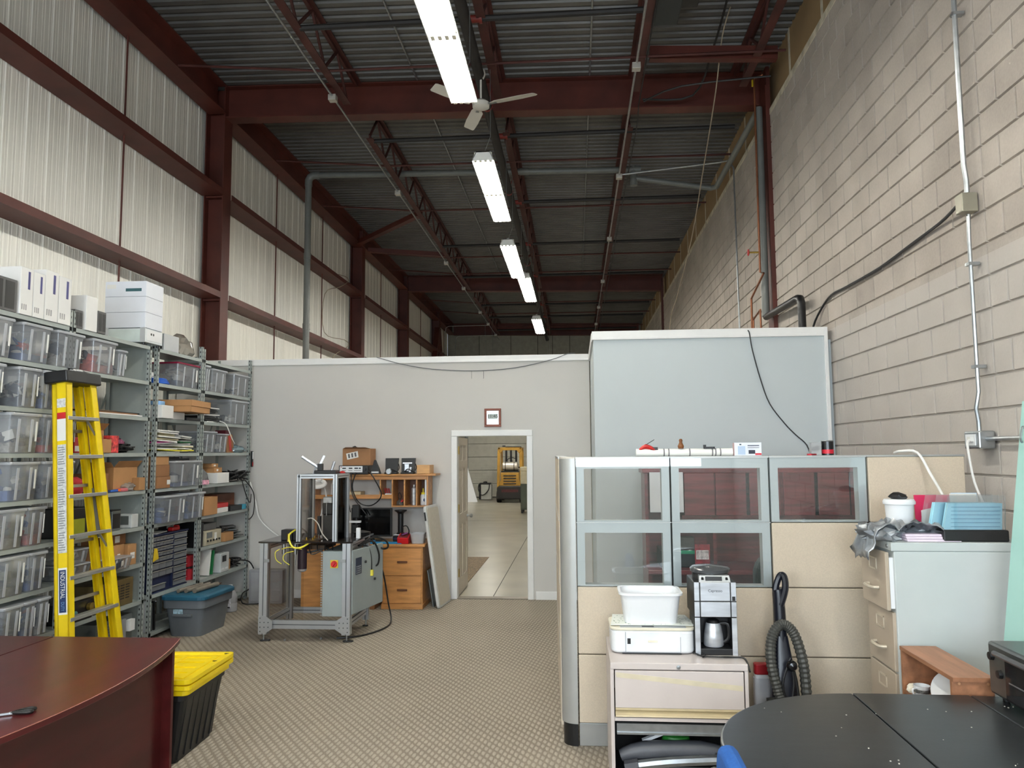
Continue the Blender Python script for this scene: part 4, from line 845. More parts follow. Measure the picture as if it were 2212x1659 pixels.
# crumbs on it
cr_ = MB(); random.seed(3)
for k in range(26):
    x = random.uniform(.7, 1.9); y = random.uniform(2.75, 3.4); r_ = random.uniform(.0012, .0028); cr_.obox((x, y, .753), (r_ * 2, r_ * 1.6, r_), (0, 0, random.random() * 3))
o = tag(cr_.build('table_crumbs', mat('crumbs', (196, 192, 180), .8)), 'tiny pale crumbs scattered on the dark table', 'crumbs'); o['kind'] = 'stuff'
# blue chair
m_bluef = mat('royal_blue_fabric', (24, 84, 160), .9, noise=.06, nscale=120, bump=.1, bscale=200)
t = thing('blue_chair', 'blue fabric chair at the dark table, only its back corner in view', 'chair', (.72, 2.50, 0), math.radians(90))
MB().prism([(p, q) for p, q in rrect(-.23, .5, .23, .845, .1, 6)], .21, .27, 'y').build('backrest', m_bluef, t, bevel=.025, seg=3, smooth=True)
MB().prism(rrect(-.23, -.22, .23, .2, .08), .42, .49, 'z').build('seat', m_bluef, t, bevel=.02, smooth=True)
for s_ in (-1, 1):
    MB().tube([(s_ * .2, .24, .0), (s_ * .2, .22, .45), (s_ * .2, .28, .75)], .012, 8, sub=3).build('rear_leg', m_black, t, smooth=True); MB().cyl((s_ * .2, -.2, 0), (s_ * .2, -.18, .43), .012, 8).build('front_leg', m_black, t)
# toaster oven
m_ovn = mat('oven_dark_steel', (104, 106, 104), .3, .7, noise=.06)
t = thing('toaster_oven', 'dark steel toaster oven with a glass door at the right edge of the table', 'toaster oven', (1.735, 2.97, .752), 0)
MB().box(.0, 0, .02, .38, .55, .235).build('body', m_ovn, t, bevel=.012)
MB().box(-.012, .02, .03, .0, .40, .205).build('door', mat('oven_glass', (30, 30, 32), .08), t, bevel=.004)
MB().tube([(-.035, .01, .21), (-.04, .03, .213), (-.04, .39, .213), (-.035, .41, .21)], .011, 8, sub=2).build('door_handle', mat('handle_grey', (90, 90, 92), .35, .4), t, smooth=True)
for y in (.03, .39): MB().bar((-.036, y, .21), (.0, y, .2), .014, .01).build('handle_bracket', m_black, t)
MB().box(-.0135, .05, .105, -.012, .37, .11).build('rack_line', m_steel, t)
for x in (.04, .33):
    for y in (.04, .5): MB().cyl((x, y, 0), (x, y, .022), .014, 8).build('foot', m_black, t)
for y in (.45, .51): MB().lathe([(.018, 0), (.016, .015), (0, .016)], n=12).build('knob', m_black, t, loc=(0, y, .12 if y < .5 else .18), rot=(0, -PI / 2, 0))
# small bookcase between table and tall cabinet
m_oak = mat('light_cherry_laminate', (156, 108, 78), .45, noise=.14, nscale=4, stretch=(6, .6, 6))
t = thing('small_bookcase', 'small brown laminate bookcase turned sideways beside the tall file cabinet', 'bookcase', (1.605, 3.57, 0))
MB().box(0, -.012, .8, .175, .54, .818).build('top_board', m_oak, t); MB().box(.0, .0, 0, .175, .018, .8).build('near_side', m_oak, t); MB().box(.0, .512, 0, .175, .53, .8).build('far_side', m_oak, t)
MB().box(.165, .018, 0, .172, .512, .8).build('back_board', m_oak, t)
for z in (.06, .34, .6): MB().box(.0, .018, z, .165, .512, z + .016).build('shelf', m_oak, t)
for x in (.03, .15): MB().cyl((x, -.002, .79), (x, .001, .79), .006, 10).build('screw_cap', mat('cap_tan', (196, 144, 104), .5), t)
t = thing('white_platter', 'white oval platter leaning inside the small bookcase', 'plate', (1.66, 3.76, .617))
MB().lathe([(0, 0), (.08, .002), (.095, .012), (.11, .014), (.11, .018), (.09, .016), (.075, .006), (0, .006)], n=28, sx=.72, sy=1.25).build('dish', m_whitepl, t, smooth=True, loc=(.02, .0, .085), rot=(0, math.radians(-62), 0))
t = thing('patterned_cup', 'white cup with a black pattern on the bookcase shelf', 'cup', (1.645, 3.97, .617))
MB().lathe([(0, 0), (.025, 0), (.03, .01), (.038, .05), (.035, .05), (.028, .012), (0, .01)], n=18).build('bowl', m_whitepl, t, smooth=True); MB().tube([(-.03, -.015, .04), (-.055, -.03, .038), (-.05, -.028, .015), (-.028, -.015, .012)], .005, 6, sub=3).build('handle', m_whitepl, t, smooth=True)
MB().cyl((0, 0, .018), (0, 0, .034), .0365, 18, caps=False).build('pattern_band', mat('black_white_pattern', (90, 90, 88), .5, noise=.49, nscale=120), t)
tag(blob('crumpled_napkin', mat('cream_napkin', (226, 220, 204), .85, noise=.02, bump=.5, bscale=25), (1.635, 4.03, .617), .035, .04, .025, 3, .35), 'crumpled cream napkin on the bookcase shelf', 'napkin')
# aqua board leaning by the wall
m_aqua = mat('pale_aqua_board', (166, 212, 204), .35, noise=.02, nscale=2)
t = thing('aqua_board', 'tall pale aqua board standing at the right edge of the picture', 'board', (1.9, 3.94, 0), 0)
MB().hexa([(0, 0, 0), (.02, 0, 0), (.02, -.36, 0), (0, -.36, 0), (.275, 0, 2.03), (.295, 0, 2.03), (.295, -.36, 2.03), (.275, -.36, 2.03)]).build('sheet', m_aqua, t)
MB().tube([(.25, -.05, 1.9), (.235, -.06, 1.9), (.225, -.06, 1.85), (.235, -.05, 1.83)], .006, 6, sub=3).build('hook', m_steel, t)

# ------------------------------------------------------------ mahogany desk at left foreground
m_desk = mat('reddish_mahogany_laminate', (74, 25, 26), .28, noise=.16, nscale=2.5, stretch=(3, .35, 3), bump=.02, bscale=40, spec=.4)
m_edge = mat('pale_edge', (150, 92, 76), .4)  # paler tone for the thin line along the bowed front edge
t = thing('bow_front_desk', 'dark red mahogany desk with a bowed front in the left foreground', 'desk', (-2.285, 3.36, 0))
N_ = 24; bow = [(.0 + .17 * (1 - ((k / N_) * 2 - 1) ** 2), -1.0 + 2.0 * k / N_) for k in range(N_ + 1)]
MB().prism([(-.76, -1.0)] + bow + [(-.76, 1.0)], .722, .75, 'z').build('top', m_desk, t, bevel=.003)
MB().tube([(p + .001, q, .749) for p, q in bow], .0022, 4).build('front_edge_line', m_edge, t)
MB().box(-.72, .955, 0, -.02, .98, .722).build('end_panel', m_desk, t); MB().box(-.72, -.98, 0, -.02, -.955, .722).build('end_panel', m_desk, t)
MB().box(-.1, -.955, .01, -.075, .955, .722).build('modesty_panel', m_desk, t)
t = thing('side_desk', 'matching mahogany side desk butted against the bow front desk', 'desk', (-4.04, 3.36, 0))
MB().box(0, -1.0, .722, .985, 1.0, .75).build('top', m_desk, t, bevel=.003); MB().box(0, .955, 0, .95, .98, .722).build('end_panel', m_desk, t); MB().box(0, -.98, 0, .95, -.955, .722).build('end_panel', m_desk, t); MB().box(.02, -.95, .1, .045, .95, .722).build('modesty_panel', m_desk, t)
t = thing('scissors', 'pair of black handled scissors lying on the mahogany desk', 'scissors', (-2.3, 3.06, .751), math.radians(35))
MB().tube([(-.005, .0, .008), (.03, .022, .008), (.06, .03, .008), (.075, .015, .008), (.05, .004, .008), (.01, -.002, .008)], .0065, 6, sub=4).build('handle_loop', m_black, t, smooth=True); MB().tube([(-.005, .0, .008), (.03, -.022, .008), (.055, -.03, .008), (.065, -.016, .008), (.045, -.004, .008), (.01, .002, .008)], .0065, 6, sub=4).build('handle_loop', m_black, t, smooth=True)
MB().hexa([(-.13, -.002, .004), (-.005, -.008, .004), (-.005, .004, .004), (-.13, .0, .004), (-.13, -.002, .006), (-.005, -.008, .006), (-.005, .004, .006), (-.13, .0, .006)]).build('blade', m_chrome, t); MB().hexa([(-.13, -.002, .007), (-.005, -.004, .007), (-.005, .008, .007), (-.13, .0, .007), (-.13, -.002, .009), (-.005, -.004, .009), (-.005, .008, .009), (-.13, .0, .009)]).build('blade', m_chrome, t)
MB().cyl((-.012, 0, .003), (-.012, 0, .012), .005, 8).build('pivot', m_steel, t)

# ------------------------------------------------------------ black tote with yellow lids
m_tote = mat('black_tote_plastic', (26, 26, 27), .45, noise=.06); m_yel = mat('yellow_lid_plastic', (244, 214, 12), .42, noise=.03)
t = thing('black_tote', 'black ribbed storage tote with stacked yellow lids behind the mahogany desk', 'tote', (-2.5, 4.74, 0), math.radians(2))
def ring_z(x0, y0, x1, y1, z, r=.04): return [(p, q, z) for p, q in rrect(x0, y0, x1, y1, r, 3)]
MB().rings([ring_z(-.24, -.26, .13, .23, 0), ring_z(-.29, -.30, .19, .27, .37), ring_z(-.30, -.31, .20, .28, .37), ring_z(-.30, -.31, .20, .28, .40)]).build('bin', m_tote, t)
for k in range(6):
    y = -.25 + k * .085; MB().hexa([(.128, y, .02), (.14, y, .02), (.14, y + .035, .02), (.128, y + .035, .02), (.178, y, .36), (.19, y, .36), (.19, y + .035, .36), (.178, y + .035, .36)]).build('rib', m_tote, t)
for k in range(3):
    z = .40 + .034 * k; e = .0 if k else -.02; ld = MB().rings([ring_z(-.33 - e, -.33 - e, .23 + e, .30 + e, z, .03), ring_z(-.34 - e, -.34 - e, .24 + e, .31 + e, z + .006, .03), ring_z(-.34 - e, -.34 - e, .24 + e, .31 + e, z + .03, .03), ring_z(-.31, -.31, .21, .28, z + .03, .03), ring_z(-.30, -.30, .20, .27, z + .018, .03)]).build('yellow_lid', m_yel, t)
    if k == 2:
        for j in range(5): MB().box(-.27, -.26 + j * .115, z + .016, .17, -.235 + j * .115, z + .025).build('lid_rib', m_yel, ld)
        for a, c in ((-.27, -.24), (-.06, -.03), (.14, .17)): MB().box(a, -.27, z + .016, c, .24, z + .0245).build('lid_rib', m_yel, ld)
        for y in (.08, .26): MB().box(.19, y, z + .028, .215, y + .012, z + .031).build('latch_slot', m_black, ld)

# ------------------------------------------------------------ grey tote with teal lid, tubes on it, jug, panels on the floor
m_gt = mat('slate_grey_tote', (98, 104, 110), .45, noise=.03); m_teal = mat('teal_lid', (28, 84, 108), .45, noise=.04)
t = thing('grey_tote', 'slate grey storage tote with a teal lid in front of the rack', 'tote', (-3.9, 7.80, 0), math.radians(-3))
W_, D_ = .215, .31
MB().rings([ring_z(-W_ + .05, -D_ + .05, W_ - .05, D_ - .05, 0, .06), ring_z(-W_ + .015, -D_ + .015, W_ - .015, D_ - .015, .27, .06), ring_z(-W_ - .005, -D_ - .005, W_ + .005, D_ + .005, .28, .06), ring_z(-W_ - .01, -D_ - .01, W_ + .01, D_ + .01, .38, .06)]).build('bin', m_gt, t, smooth=True)
MB().rings([ring_z(-W_ - .025, -D_ - .025, W_ + .025, D_ + .025, .36, .07), ring_z(-W_ - .025, -D_ - .025, W_ + .025, D_ + .025, .395, .07), ring_z(-W_ + .0, -D_ + .0, W_ - .0, D_ - .0, .41, .06)]).build('lid', m_teal, t, bevel=.006)
MB().box(-.1, -D_ - .006, .2, .1, -D_ + .03, .225).build('handle_lip', m_gt, t, bevel=.004)
lb = MB().hexa([(-.1, -D_ + .014, .2), (.0, -D_ + .014, .2), (.0, -D_ + .02, .2), (-.1, -D_ + .02, .2), (-.1, -D_ + .007, .27), (.0, -D_ + .007, .27), (.0, -D_ + .013, .27), (-.1, -D_ + .013, .27)]).build('product_label', mat('label_print', (160, 190, 204), .5, noise=.25, nscale=40), t)
m_dtube = mat('clear_tube', (170, 160, 140), .3, noise=.05)
for k, (x, r_) in enumerate(((-.1, .02), (-.02, .022), (.07, .025))):
    tag(MB().cyl((0, -.19, 0), (0, .22, 0), r_, 14).cyl((0, -.191, 0), (0, -.185, 0), r_ * .75, 14).build('plastic_tube', mat('smoky_tube', (120, 112, 100), .25, noise=.1), smooth=True, loc=(-3.9 + x, 7.79, .411 + r_), rot=(0, 0, math.radians(-6))), 'smoky plastic tube on the teal lid, %s' % ['nearest to the rack', 'in the middle of three', 'farthest from the rack'][k], 'tube', 'tubes on the grey tote')
m_jug = clear('milky_jug', (214, 216, 220), .25, .3, .1)
t = thing('gallon_jug', 'translucent gallon jug with a white label on the carpet by the rack', 'jug', (-4.0, 8.75, 0))
MB().lathe([(0, 0), (.07, 0), (.078, .01), (.078, .09), (.074, .1), (.078, .11), (.078, .17), (.06, .21), (.022, .27), (.02, .285), (0, .285)], n=20).build('bottle', m_jug, t, smooth=True)
MB().lathe([(0, .27), (.022, .27), (.022, .3), (0, .302)], n=14).build('cap', m_whitepl, t, smooth=True); MB().box(-.045, -.082, .05, .04, -.07, .155).build('label', mat('jug_label', (206, 208, 218), .5, noise=.2, nscale=50), t); MB().box(.0, -.083, .052, .035, -.081, .065).build('label_barcode', m_black, t)
MB().cyl((0, 0, .006), (0, 0, .1), .07, 16).build('liquid', mat('soap_liquid', (186, 186, 190), .2), t); MB().tube([(.01, -.03, .25), (.015, -.05, .2), (.012, -.06, .15)], .008, 6).build('moulded_handle', m_jug, t)
t = thing('grey_panel_box', 'flat grey enclosure standing against the partition left of the machine', 'enclosure', (-3.98, 9.2, 0))
MB().box(0, 0, 0, .42, .15, .40).build('body', mat('enclosure_grey', (140, 142, 146), .5), t, bevel=.008); MB().box(.03, -.006, .03, .39, 0, .37).build('door', mat('enclosure_door', (150, 152, 156), .5), t, bevel=.004)

# ------------------------------------------------------------ yellow stepladder leaning on the rack
m_fg = mat('yellow_fibreglass', (236, 206, 8), .45, noise=.04, nscale=8); m_al2 = mat('ladder_aluminium', (176, 176, 172), .4, .7, noise=.05)
t = thing('step_ladder', 'yellow fibreglass step ladder folded and leaning against the long rack', 'ladder', (-3.71, 5.87, 0), ry=-math.atan(.25 / 2.4))
H = 2.42
def rail(y0, y1, s_, x0, x1, nm):
    m = MB(); W2 = .07 if 'front' in nm else .045
    for a, b2, c, e in ((x0, x1, 0, .007), (x1 - .008, x1, 0, W2), (x0, x0 + .008, 0, .04)):
        m.hexa([(a, y0 + c * s_, 0), (b2, y0 + c * s_, 0), (b2, y0 + e * s_, 0), (a, y0 + e * s_, 0), (a, y1 + c * s_, H), (b2, y1 + c * s_, H), (b2, y1 + e * s_, H), (a, y1 + e * s_, H)])
    return m.build(nm, m_fg, t)
ra = rail(-.37, -.20, 1, -.085, 0, 'front_rail'); rb = rail(.36, .17, -1, -.085, 0, 'front_rail')
rail(-.31, -.16, 1, -.15, -.09, 'rear_rail'); rail(.30, .13, -1, -.15, -.09, 'rear_rail')
MB().box(-.165, -.235, H - .035, .03, .205, H + .06).build('top_cap', m_black, t, bevel=.012)
def ywid(z): f_ = z / H; return -.36 + .165 * f_, .35 - .185 * f_
for k in range(7):
    z = .29 + .305 * k; a, b2 = ywid(z); st_ = MB().box(-.08, a + .01, z - .028, .004, b2 - .01, z).build('step', m_al2, t, bevel=.003)
    for j in range(3): MB().box(.004, a + .01, z - .026 + j * .009, .0065, b2 - .01, z - .021 + j * .009).build('tread_groove', m_al2, st_)
for k in range(4):
    z = .7 + .44 * k; a, b2 = ywid(z); MB().box(-.148, a + .06, z - .012, -.12, b2 - .06, z + .012).build('rear_horizontal', m_al2, t)
for z in (.29, 1.205, 2.12):
    a, b2 = ywid(z); MB().bar((-.03, a + .02, z - .14), (-.03, a + .12, z - .02), .018, .006).build('knee_brace', m_al2, t); MB().bar((-.03, b2 - .02, z - .14), (-.03, b2 - .12, z - .02), .018, .006).build('knee_brace', m_al2, t)
a, b2 = ywid(1.5); MB().bar((-.09, b2 - .06, 1.55), (-.07, b2 - .03, 1.15), .03, .008).build('spreader_bar', mat('spreader_grey', (110, 112, 114), .5, .4), t)
m_lab = mat('ladder_label', (208, 210, 208), .6, noise=.12, nscale=50); m_labn = mat('label_navy', (30, 52, 96), .5)
for nm, z0, z1, m_ in (('danger_label', 1.93, 2.1, m_paper), ('danger_red', 2.1, 2.15, mat('danger_red', (190, 30, 34), .5)), ('silver_label', 2.19, 2.26, m_lab), ('instruction_label', 1.08, 1.9, m_lab), ('grade_label', .63, .97, m_paper)):
    y = -.3715 + .17 * (z0 + z1) / 2 / H; m = MB(); y0_, y1_ = -.371 + .17 * z0 / H, -.371 + .17 * z1 / H
    m.hexa([(-.078, y0_ - .001, z0), (-.008, y0_ - .001, z0), (-.008, y0_ + .001, z0), (-.078, y0_ + .001, z0), (-.078, y1_ - .001, z1), (-.008, y1_ - .001, z1), (-.008, y1_ + .001, z1), (-.078, y1_ + .001, z1)]).build(nm, m_, ra)
z0, z1 = .645, .955; y0_, y1_ = -.3725 + .17 * z0 / H, -.3725 + .17 * z1 / H
MB().hexa([(-.07, y0_ - .001, z0), (-.016, y0_ - .001, z0), (-.016, y0_ + .001, z0), (-.07, y0_ + .001, z0), (-.07, y1_ - .001, z1), (-.016, y1_ - .001, z1), (-.016, y1_ + .001, z1), (-.07, y1_ + .001, z1)]).build('grade_plate', m_labn, ra)
LR = (Matrix.Rotation(-math.atan(.17 / H), 3, 'X') @ Matrix.Rotation(PI / 2, 3, 'Y') @ Matrix.Rotation(PI / 2, 3, 'X')).to_euler()
text('INDUSTRIAL', 'grade_lettering', .05, m_paper, ra, (-.043, -.3745 + .17 * .845 / H, .845), LR, sx=.72)
lt = MB(); random.seed(6)
for k in range(44):
    z = 1.1 + k * .018; y_ = -.3726 + .17 * z / H
    if k % 9 != 8: lt.box(-.072, y_ - .0006, z, -.072 + random.uniform(.035, .058), y_, z + .006)
lt.build('instruction_print', mat('print_grey', (120, 124, 126), .6), ra)['kind'] = 'stuff'
text('DUTY', 'grade_lettering', .036, mat('duty_blue', (110, 150, 190), .5), ra, (-.043, -.3745 + .17 * .69 / H, .69), LR, sx=.7)
for s_, y in ((-1, -.345), (1, .335)): MB().box(-.09, y - .03, -.0, .01, y + .03, .05).build('foot_pad', m_black, t)
tag(blob('white_rag', mat('rag_white', (214, 212, 208), .9, noise=.03, bump=.4, bscale=20), (-4.03, 5.92, 2.466), .05, .1, .02, 9, .5), 'crumpled white rag lying on the ladder top', 'rag')
# ------------------------------------------------------------ steel shelving along the left
m_rack = mat('grey_green_shelving', (158, 166, 163), .45, .1, noise=.03, nscale=6)
RX0, RX1 = -4.58, -4.14
SH = [.08, .425, .775, 1.12, 1.465, 1.82, 2.165, 2.515, 2.86]
def rack(label, y0, y1, skip=(), side=False, tall=(2.9, 2.9)):
    t = thing('shelving_unit', label, 'shelf unit', (RX0, y0, 0), group='steel shelving units'); W = RX1 - RX0; D = y1 - y0
    pmesh = {}
    for yy, h in ((0, tall[0]), (D - .036, tall[1])):
        for xx in (0, W - .036):
            p = MB().box(xx, yy, 0, xx + .036, yy + .003, h).box(xx if xx == 0 else xx + .033, yy, 0, (xx + .003) if xx == 0 else xx + .036, yy + .036, h)
            po = p.build('post', m_rack, t)
            if xx > 0:
                ho = MB(); n = int(h / .05)
                for k in range(n): ho.box(W - .0005, yy + .014, .03 + k * .05, W + .0006, yy + .022, .05 + k * .05); ho.box(xx + .01, yy - .0006, .03 + k * .05, xx + .02, yy + .0002, .05 + k * .05)
                q = ho.build('slot_holes', m_black, po); q['kind'] = 'stuff'
    for k, z in enumerate(SH):
        if k in skip: continue
        z = z if not (k == 1 and skip) else .44
        s_ = MB().box(.004, .004, z - .004, W - .002, D - .004, z).build('shelf', m_rack, t)
        MB().box(W - .004, .004, z - .034, W, D - .004, z).build('front_lip', m_rack, s_)
        MB().box(.004, .004, z - .034, W - .004, .007, z - .004).build('end_lip', m_rack, s_)
    if side: MB().box(.02, D - .006, .03, W - .03, D - .003, 2.86).build('side_sheet', m_rack, t)
    MB().bar((.002, .02, .3), (.002, D - .02, 2.4), .003, .03).build('cross_brace', m_rack, t); MB().bar((.002, .02, 2.4), (.002, D - .02, .3), .003, .03).build('cross_brace', m_rack, t)
    return t
rack('grey steel shelving unit nearest the camera, holding clear bins', 4.77, 5.975, tall=(2.9, 3.0)); rack('grey steel shelving unit behind the yellow ladder', 5.985, 7.185, side=True, tall=(3.0, 2.88))
rack('narrow grey shelving unit holding the small parts cabinet', 7.285, 8.235, skip=(2,), tall=(2.88, 3.0)); rack('grey steel shelving unit at the end by the partition', 8.245, 9.53, tall=(2.98, 3.0))

# ---- builders for shelf contents
m_card = mat('brown_cardboard', (170, 126, 82), .8, noise=.05, nscale=5); m_card2 = mat('dark_cardboard', (140, 98, 62), .8, noise=.05, nscale=5)
m_tapeb = mat('packing_tape', (196, 160, 110), .35); m_lblw = mat('white_label', (228, 228, 224), .6, noise=0)
m_bin = clear('clear_bin_plastic', (232, 238, 246), .72, .22, .2); m_rim = clear('milky_bin_rim', (236, 240, 246), .22, .3, .2)
m_wcart = mat('white_carton', (226, 226, 224), .6, noise=.015)
XF = -4.125
def carton(label, y0, y1, z, h, x0=-4.5, x1=XF, m=None, lab=None, rz=0, tape=True, flaps=False, group=None, name='carton'):
    cx, cy = (x0 + x1) / 2, (y0 + y1) / 2; w, d = (x1 - x0) / 2, (y1 - y0) / 2; m = m or m_card
    t = thing(name, label, 'box', (cx, cy, z), rz, group)
    MB().box(-w, -d, 0, w, d, h).build('body', m, t, bevel=.003)
    if tape: MB().box(-w, -.02, h, w + .0012, .02, h + .0012).build('tape', m_tapeb, t)
    if lab:
        for a, b2, c, e in lab: MB().box(w, -d + a * 2 * d, c * h, w + .0015, -d + b2 * 2 * d, e * h).build('label', m_lblw, t)
    if flaps:
        MB().hexa([(w, -d, h), (w - .003, -d, h), (w - .003, d, h), (w, d, h), (w + .05, -d, h + .06), (w + .047, -d, h + .06), (w + .047, d, h + .06), (w + .05, d, h + .06)]).build('flap', m, t); MB().hexa([(-w, -d, h), (w, -d, h), (w, -d + .003, h), (-w, -d + .003, h), (-w, -d - .05, h + .05), (w, -d - .05, h + .05), (w, -d - .047, h + .05), (-w, -d - .047, h + .05)]).build('flap', m, t); MB().box(-w + .01, -d + .01, h, w - .01, d - .01, h + .0015).build('painted_dark_opening', m_black, t)  # black sheet on the closed top stands in for the shaded inside
    return t
CONT = [(96, 100, 108), (92, 110, 150), (170, 164, 154), (196, 92, 76), (140, 142, 132), (70, 96, 150)]
def clear_bin(label, y0, y1, z, h, what, ci, x0=-4.56, x1=XF + .01, fill=.6, lid=None, name='clear_bin', group='clear bins on the racks', tagm=True):
    cy = (y0 + y1) / 2; cx = (x0 + x1) / 2; w = (x1 - x0) / 2; d = (y1 - y0) / 2
    t = thing(name, label, 'bin', (cx, cy, z + .001), 0, group); tp = .022
    def rg(e, zz, r=.02): return [(p, q, zz) for p, q in rrect(-w + e, -d + e, w - e, d - e, r, 2)]
    MB().rings([rg(tp, 0), rg(.006, h * .93)], cap1=False).build('shell', m_bin, t, smooth=True)
    MB().rings([rg(.006, h * .93), rg(-.004, h * .93), rg(-.006, h * .97), rg(-.002, h)]).build('lid', lid or m_rim, t)
    for s_ in (-1, 1):   # moulded ribs of the end face
        MB().hexa([(w - tp - .001, s_ * d * .42 - .012, .01), (w - tp + .003, s_ * d * .42 - .012, .01), (w - tp + .003, s_ * d * .42 + .012, .01), (w - tp - .001, s_ * d * .42 + .012, .01), (w - .007, s_ * d * .42 - .012, h * .85), (w - .003, s_ * d * .42 - .012, h * .85), (w - .003, s_ * d * .42 + .012, h * .85), (w - .007, s_ * d * .42 + .012, h * .85)]).build('end_rib', m_rim, t)
    if tagm: MB().hexa([(w - .009, d * .62, h * .3), (w - .006, d * .62, h * .3), (w - .006, d * .72, h * .3), (w - .009, d * .72, h * .3), (w - .003, d * .62, h * .8), (w, d * .62, h * .8), (w, d * .72, h * .8), (w - .003, d * .72, h * .8)]).build('name_strip', m_lblw, t)
    random.seed(int(y0 * 100 + z * 10)); c = CONT[ci % len(CONT)]
    hp = MB(); mi = []
    pal = [mat('bin_contents_%d' % (ci % len(CONT)), c, .7, noise=.3, nscale=16), mat('contents_white', (224, 222, 214), .6, noise=.1), mat('contents_dark', (58, 62, 72), .6, noise=.2), mat('contents_alt_%d' % ((ci + 2) % len(CONT)), CONT[(ci + 2) % len(CONT)], .6, noise=.2)]
    for k in range(16):
        s1 = random.uniform(.03, .09); n0 = len(hp.f)
        q = (random.uniform(-w + .09, w - .075), random.uniform(-d * .34, d * .34)); zz = random.uniform(.05, h * fill)
        if k % 4 == 3: hp.tube([(q[0] + random.uniform(-.05, .05), q[1] + random.uniform(-d * .2, d * .2), max(.03, zz + random.uniform(-.03, .03))) for _ in range(5)], .008, 5, sub=3)
        else: hp.obox((q[0], q[1], zz), (s1, min(s1 * 1.3, d * .5), s1 * .8), (random.uniform(-.5, .5), random.uniform(-.5, .5), random.uniform(0, 3)))
        mi += [random.choice((0, 0, 1, 2, 3))] * (len(hp.f) - n0)
    n0 = len(hp.f); hp.box(-w + .035, -d + .035, .004, w - .035, d - .035, h * fill * .35); mi += [0] * (len(hp.f) - n0)
    hp.v = [(a * .93, max(-d + .034, min(d - .034, c2 * .9)), max(.004, e)) for a, c2, e in hp.v]
    o = hp.build('bin_contents', None, loc=(cx, cy, z + .003), fix=False)
    for pm_ in pal: o.data.materials.append(pm_)
    o.data.polygons.foreach_set('material_index', mi)
    tag(o, '%s inside the %s' % (what, label), 'contents', kind='stuff')
    return t
odw = ['first', 'second', 'third', 'fourth', 'fifth', 'sixth']; sname = {1: 'second', 2: 'third', 3: 'fourth', 4: 'fifth', 5: 'sixth', 6: 'seventh', 7: 'eighth'}
rowsb = {1: (2.515, [(5.0, 5.30), (5.39, 5.71), (5.78, 6.115), (6.235, 6.58), (6.61, 6.74)], .29), 2: (2.165, [(5.02, 5.235), (5.37, 5.61), (5.63, 5.83)], .30), 3: (1.82, [(5.30, 5.63), (5.655, 5.87), (5.895, 6.06)], .30), 4: (1.465, [(5.31, 5.64), (5.68, 5.91), (5.93, 6.05)], .29), 5: (1.12, [(5.2, 5.52), (5.535, 5.74)], .29), 6: (.775, [(5.25, 5.56), (5.57, 5.77)], .29), 7: (.425, [(5.32, 5.53), (5.54, 5.675), (5.685, 5.83)], .28)}
whats = ['folded cloths and white parts', 'loops of cable', 'dark machine parts', 'red and orange fittings', 'assorted hardware', 'blue tubing']
ii = 0
for r_, (z, L_, h) in rowsb.items():
    for k, (a, c) in enumerate(L_):
        clear_bin('clear plastic bin, %s from the left on the %s shelf down of the long rack' % (odw[k], sname[r_]), a, c, z, h if not (r_ == 1 and k == 4) else .24, whats[ii % 6], ii, fill=.5 + .08 * (ii % 4), x0=-4.55 if not (r_ == 1 and k == 4) else -4.57); ii += 1

# ---- top shelf of the long rack
m_drive = mat('charcoal_drive_case', (84, 84, 84), .5, noise=.05)
def vented(label, y0, y1, z, h, x0, x1, rowsn=2, coln=4, nm='vented_drive'):
    t = thing(nm, label, 'module', (x0, y0, z)); w, d = x1 - x0, y1 - y0
    MB().box(0, 0, 0, w, d, h).build('case', m_drive, t, bevel=.004)
    for j in range(rowsn):
        for k in range(coln):
            a = .012 + k * (w - .02) / coln; s_ = (w - .02) / coln - .012; zz = .02 + j * (h - .03) / rowsn; hh = (h - .03) / rowsn - .025
            MB().box(a, -.0012, zz, a + s_, 0, zz + hh).build('vent', m_black, t)
    for k in range(2): MB().box(w, .01 + k * d * .48, .02, w + .0012, .01 + k * d * .48 + d * .38, h - .02).build('side_vent', m_black, t)
    return t
vented('row of dark vented drive modules at the left end of the top shelf', 5.08, 5.33, 2.862, .245, -4.5, -4.14, 2, 5)
vented('small dark module between the white cartons on the top shelf', 6.0, 6.1, 2.862, .155, -4.3, -4.14, 2, 3); vented('dark vented module right of the single white carton', 6.295, 6.41, 2.862, .195, -4.3, -4.13, 1, 3)
m_violet = mat('violet_band', (62, 62, 122), .5)
for k, (a, c, h) in enumerate(((5.35, 5.482, .36), (5.49, 5.612, .35), (5.62, 5.772, .40), (5.78, 5.93, .385))):
    t = carton('tall white carton with a blue strip on the top shelf, %s from the left' % odw[k], a, c, 2.862, h, -4.56, -4.13, m_wcart, tape=False, group='tall white cartons', name='white_carton')
    d = (c - a) / 2; w = .215; MB().box(w, d * .15, h * .55, w + .0012, d * .5, h * .93).build('blue_strip', m_violet, t)
    for q in range(3): MB().box(w, -d * .75 + q * d * .32, h * .1, w + .0012, -d * .75 + q * d * .32 + d * .16, h * .22).build('barcode', mat('grey_print', (150, 150, 150), .6), t)
carton('plain white carton standing alone on the top shelf', 6.13, 6.285, 2.862, .30, -4.42, -4.13, m_wcart, tape=False, name='white_carton')
t = thing('white_instrument_case', 'flat white instrument case with two round holes under the white boxes', 'case', (-4.53, 7.0, 2.884))
MB().box(0, 0, 0, .42, .31, .135).build('body', mat('case_white', (214, 220, 222), .4), t, bevel=.006)
for x0 in (.0, .37): MB().box(x0, -.006, -.002, x0 + .05, .0, .14).build('corner_bar', m_alu, t)
MB().box(.05, -.003, .015, .37, 0, .12).build('front_plate', mat('pale_mint', (204, 216, 212), .4), t)
MB().box(.42, .02, .02, .423, .29, .125).build('side_plate', m_whitepl, t)
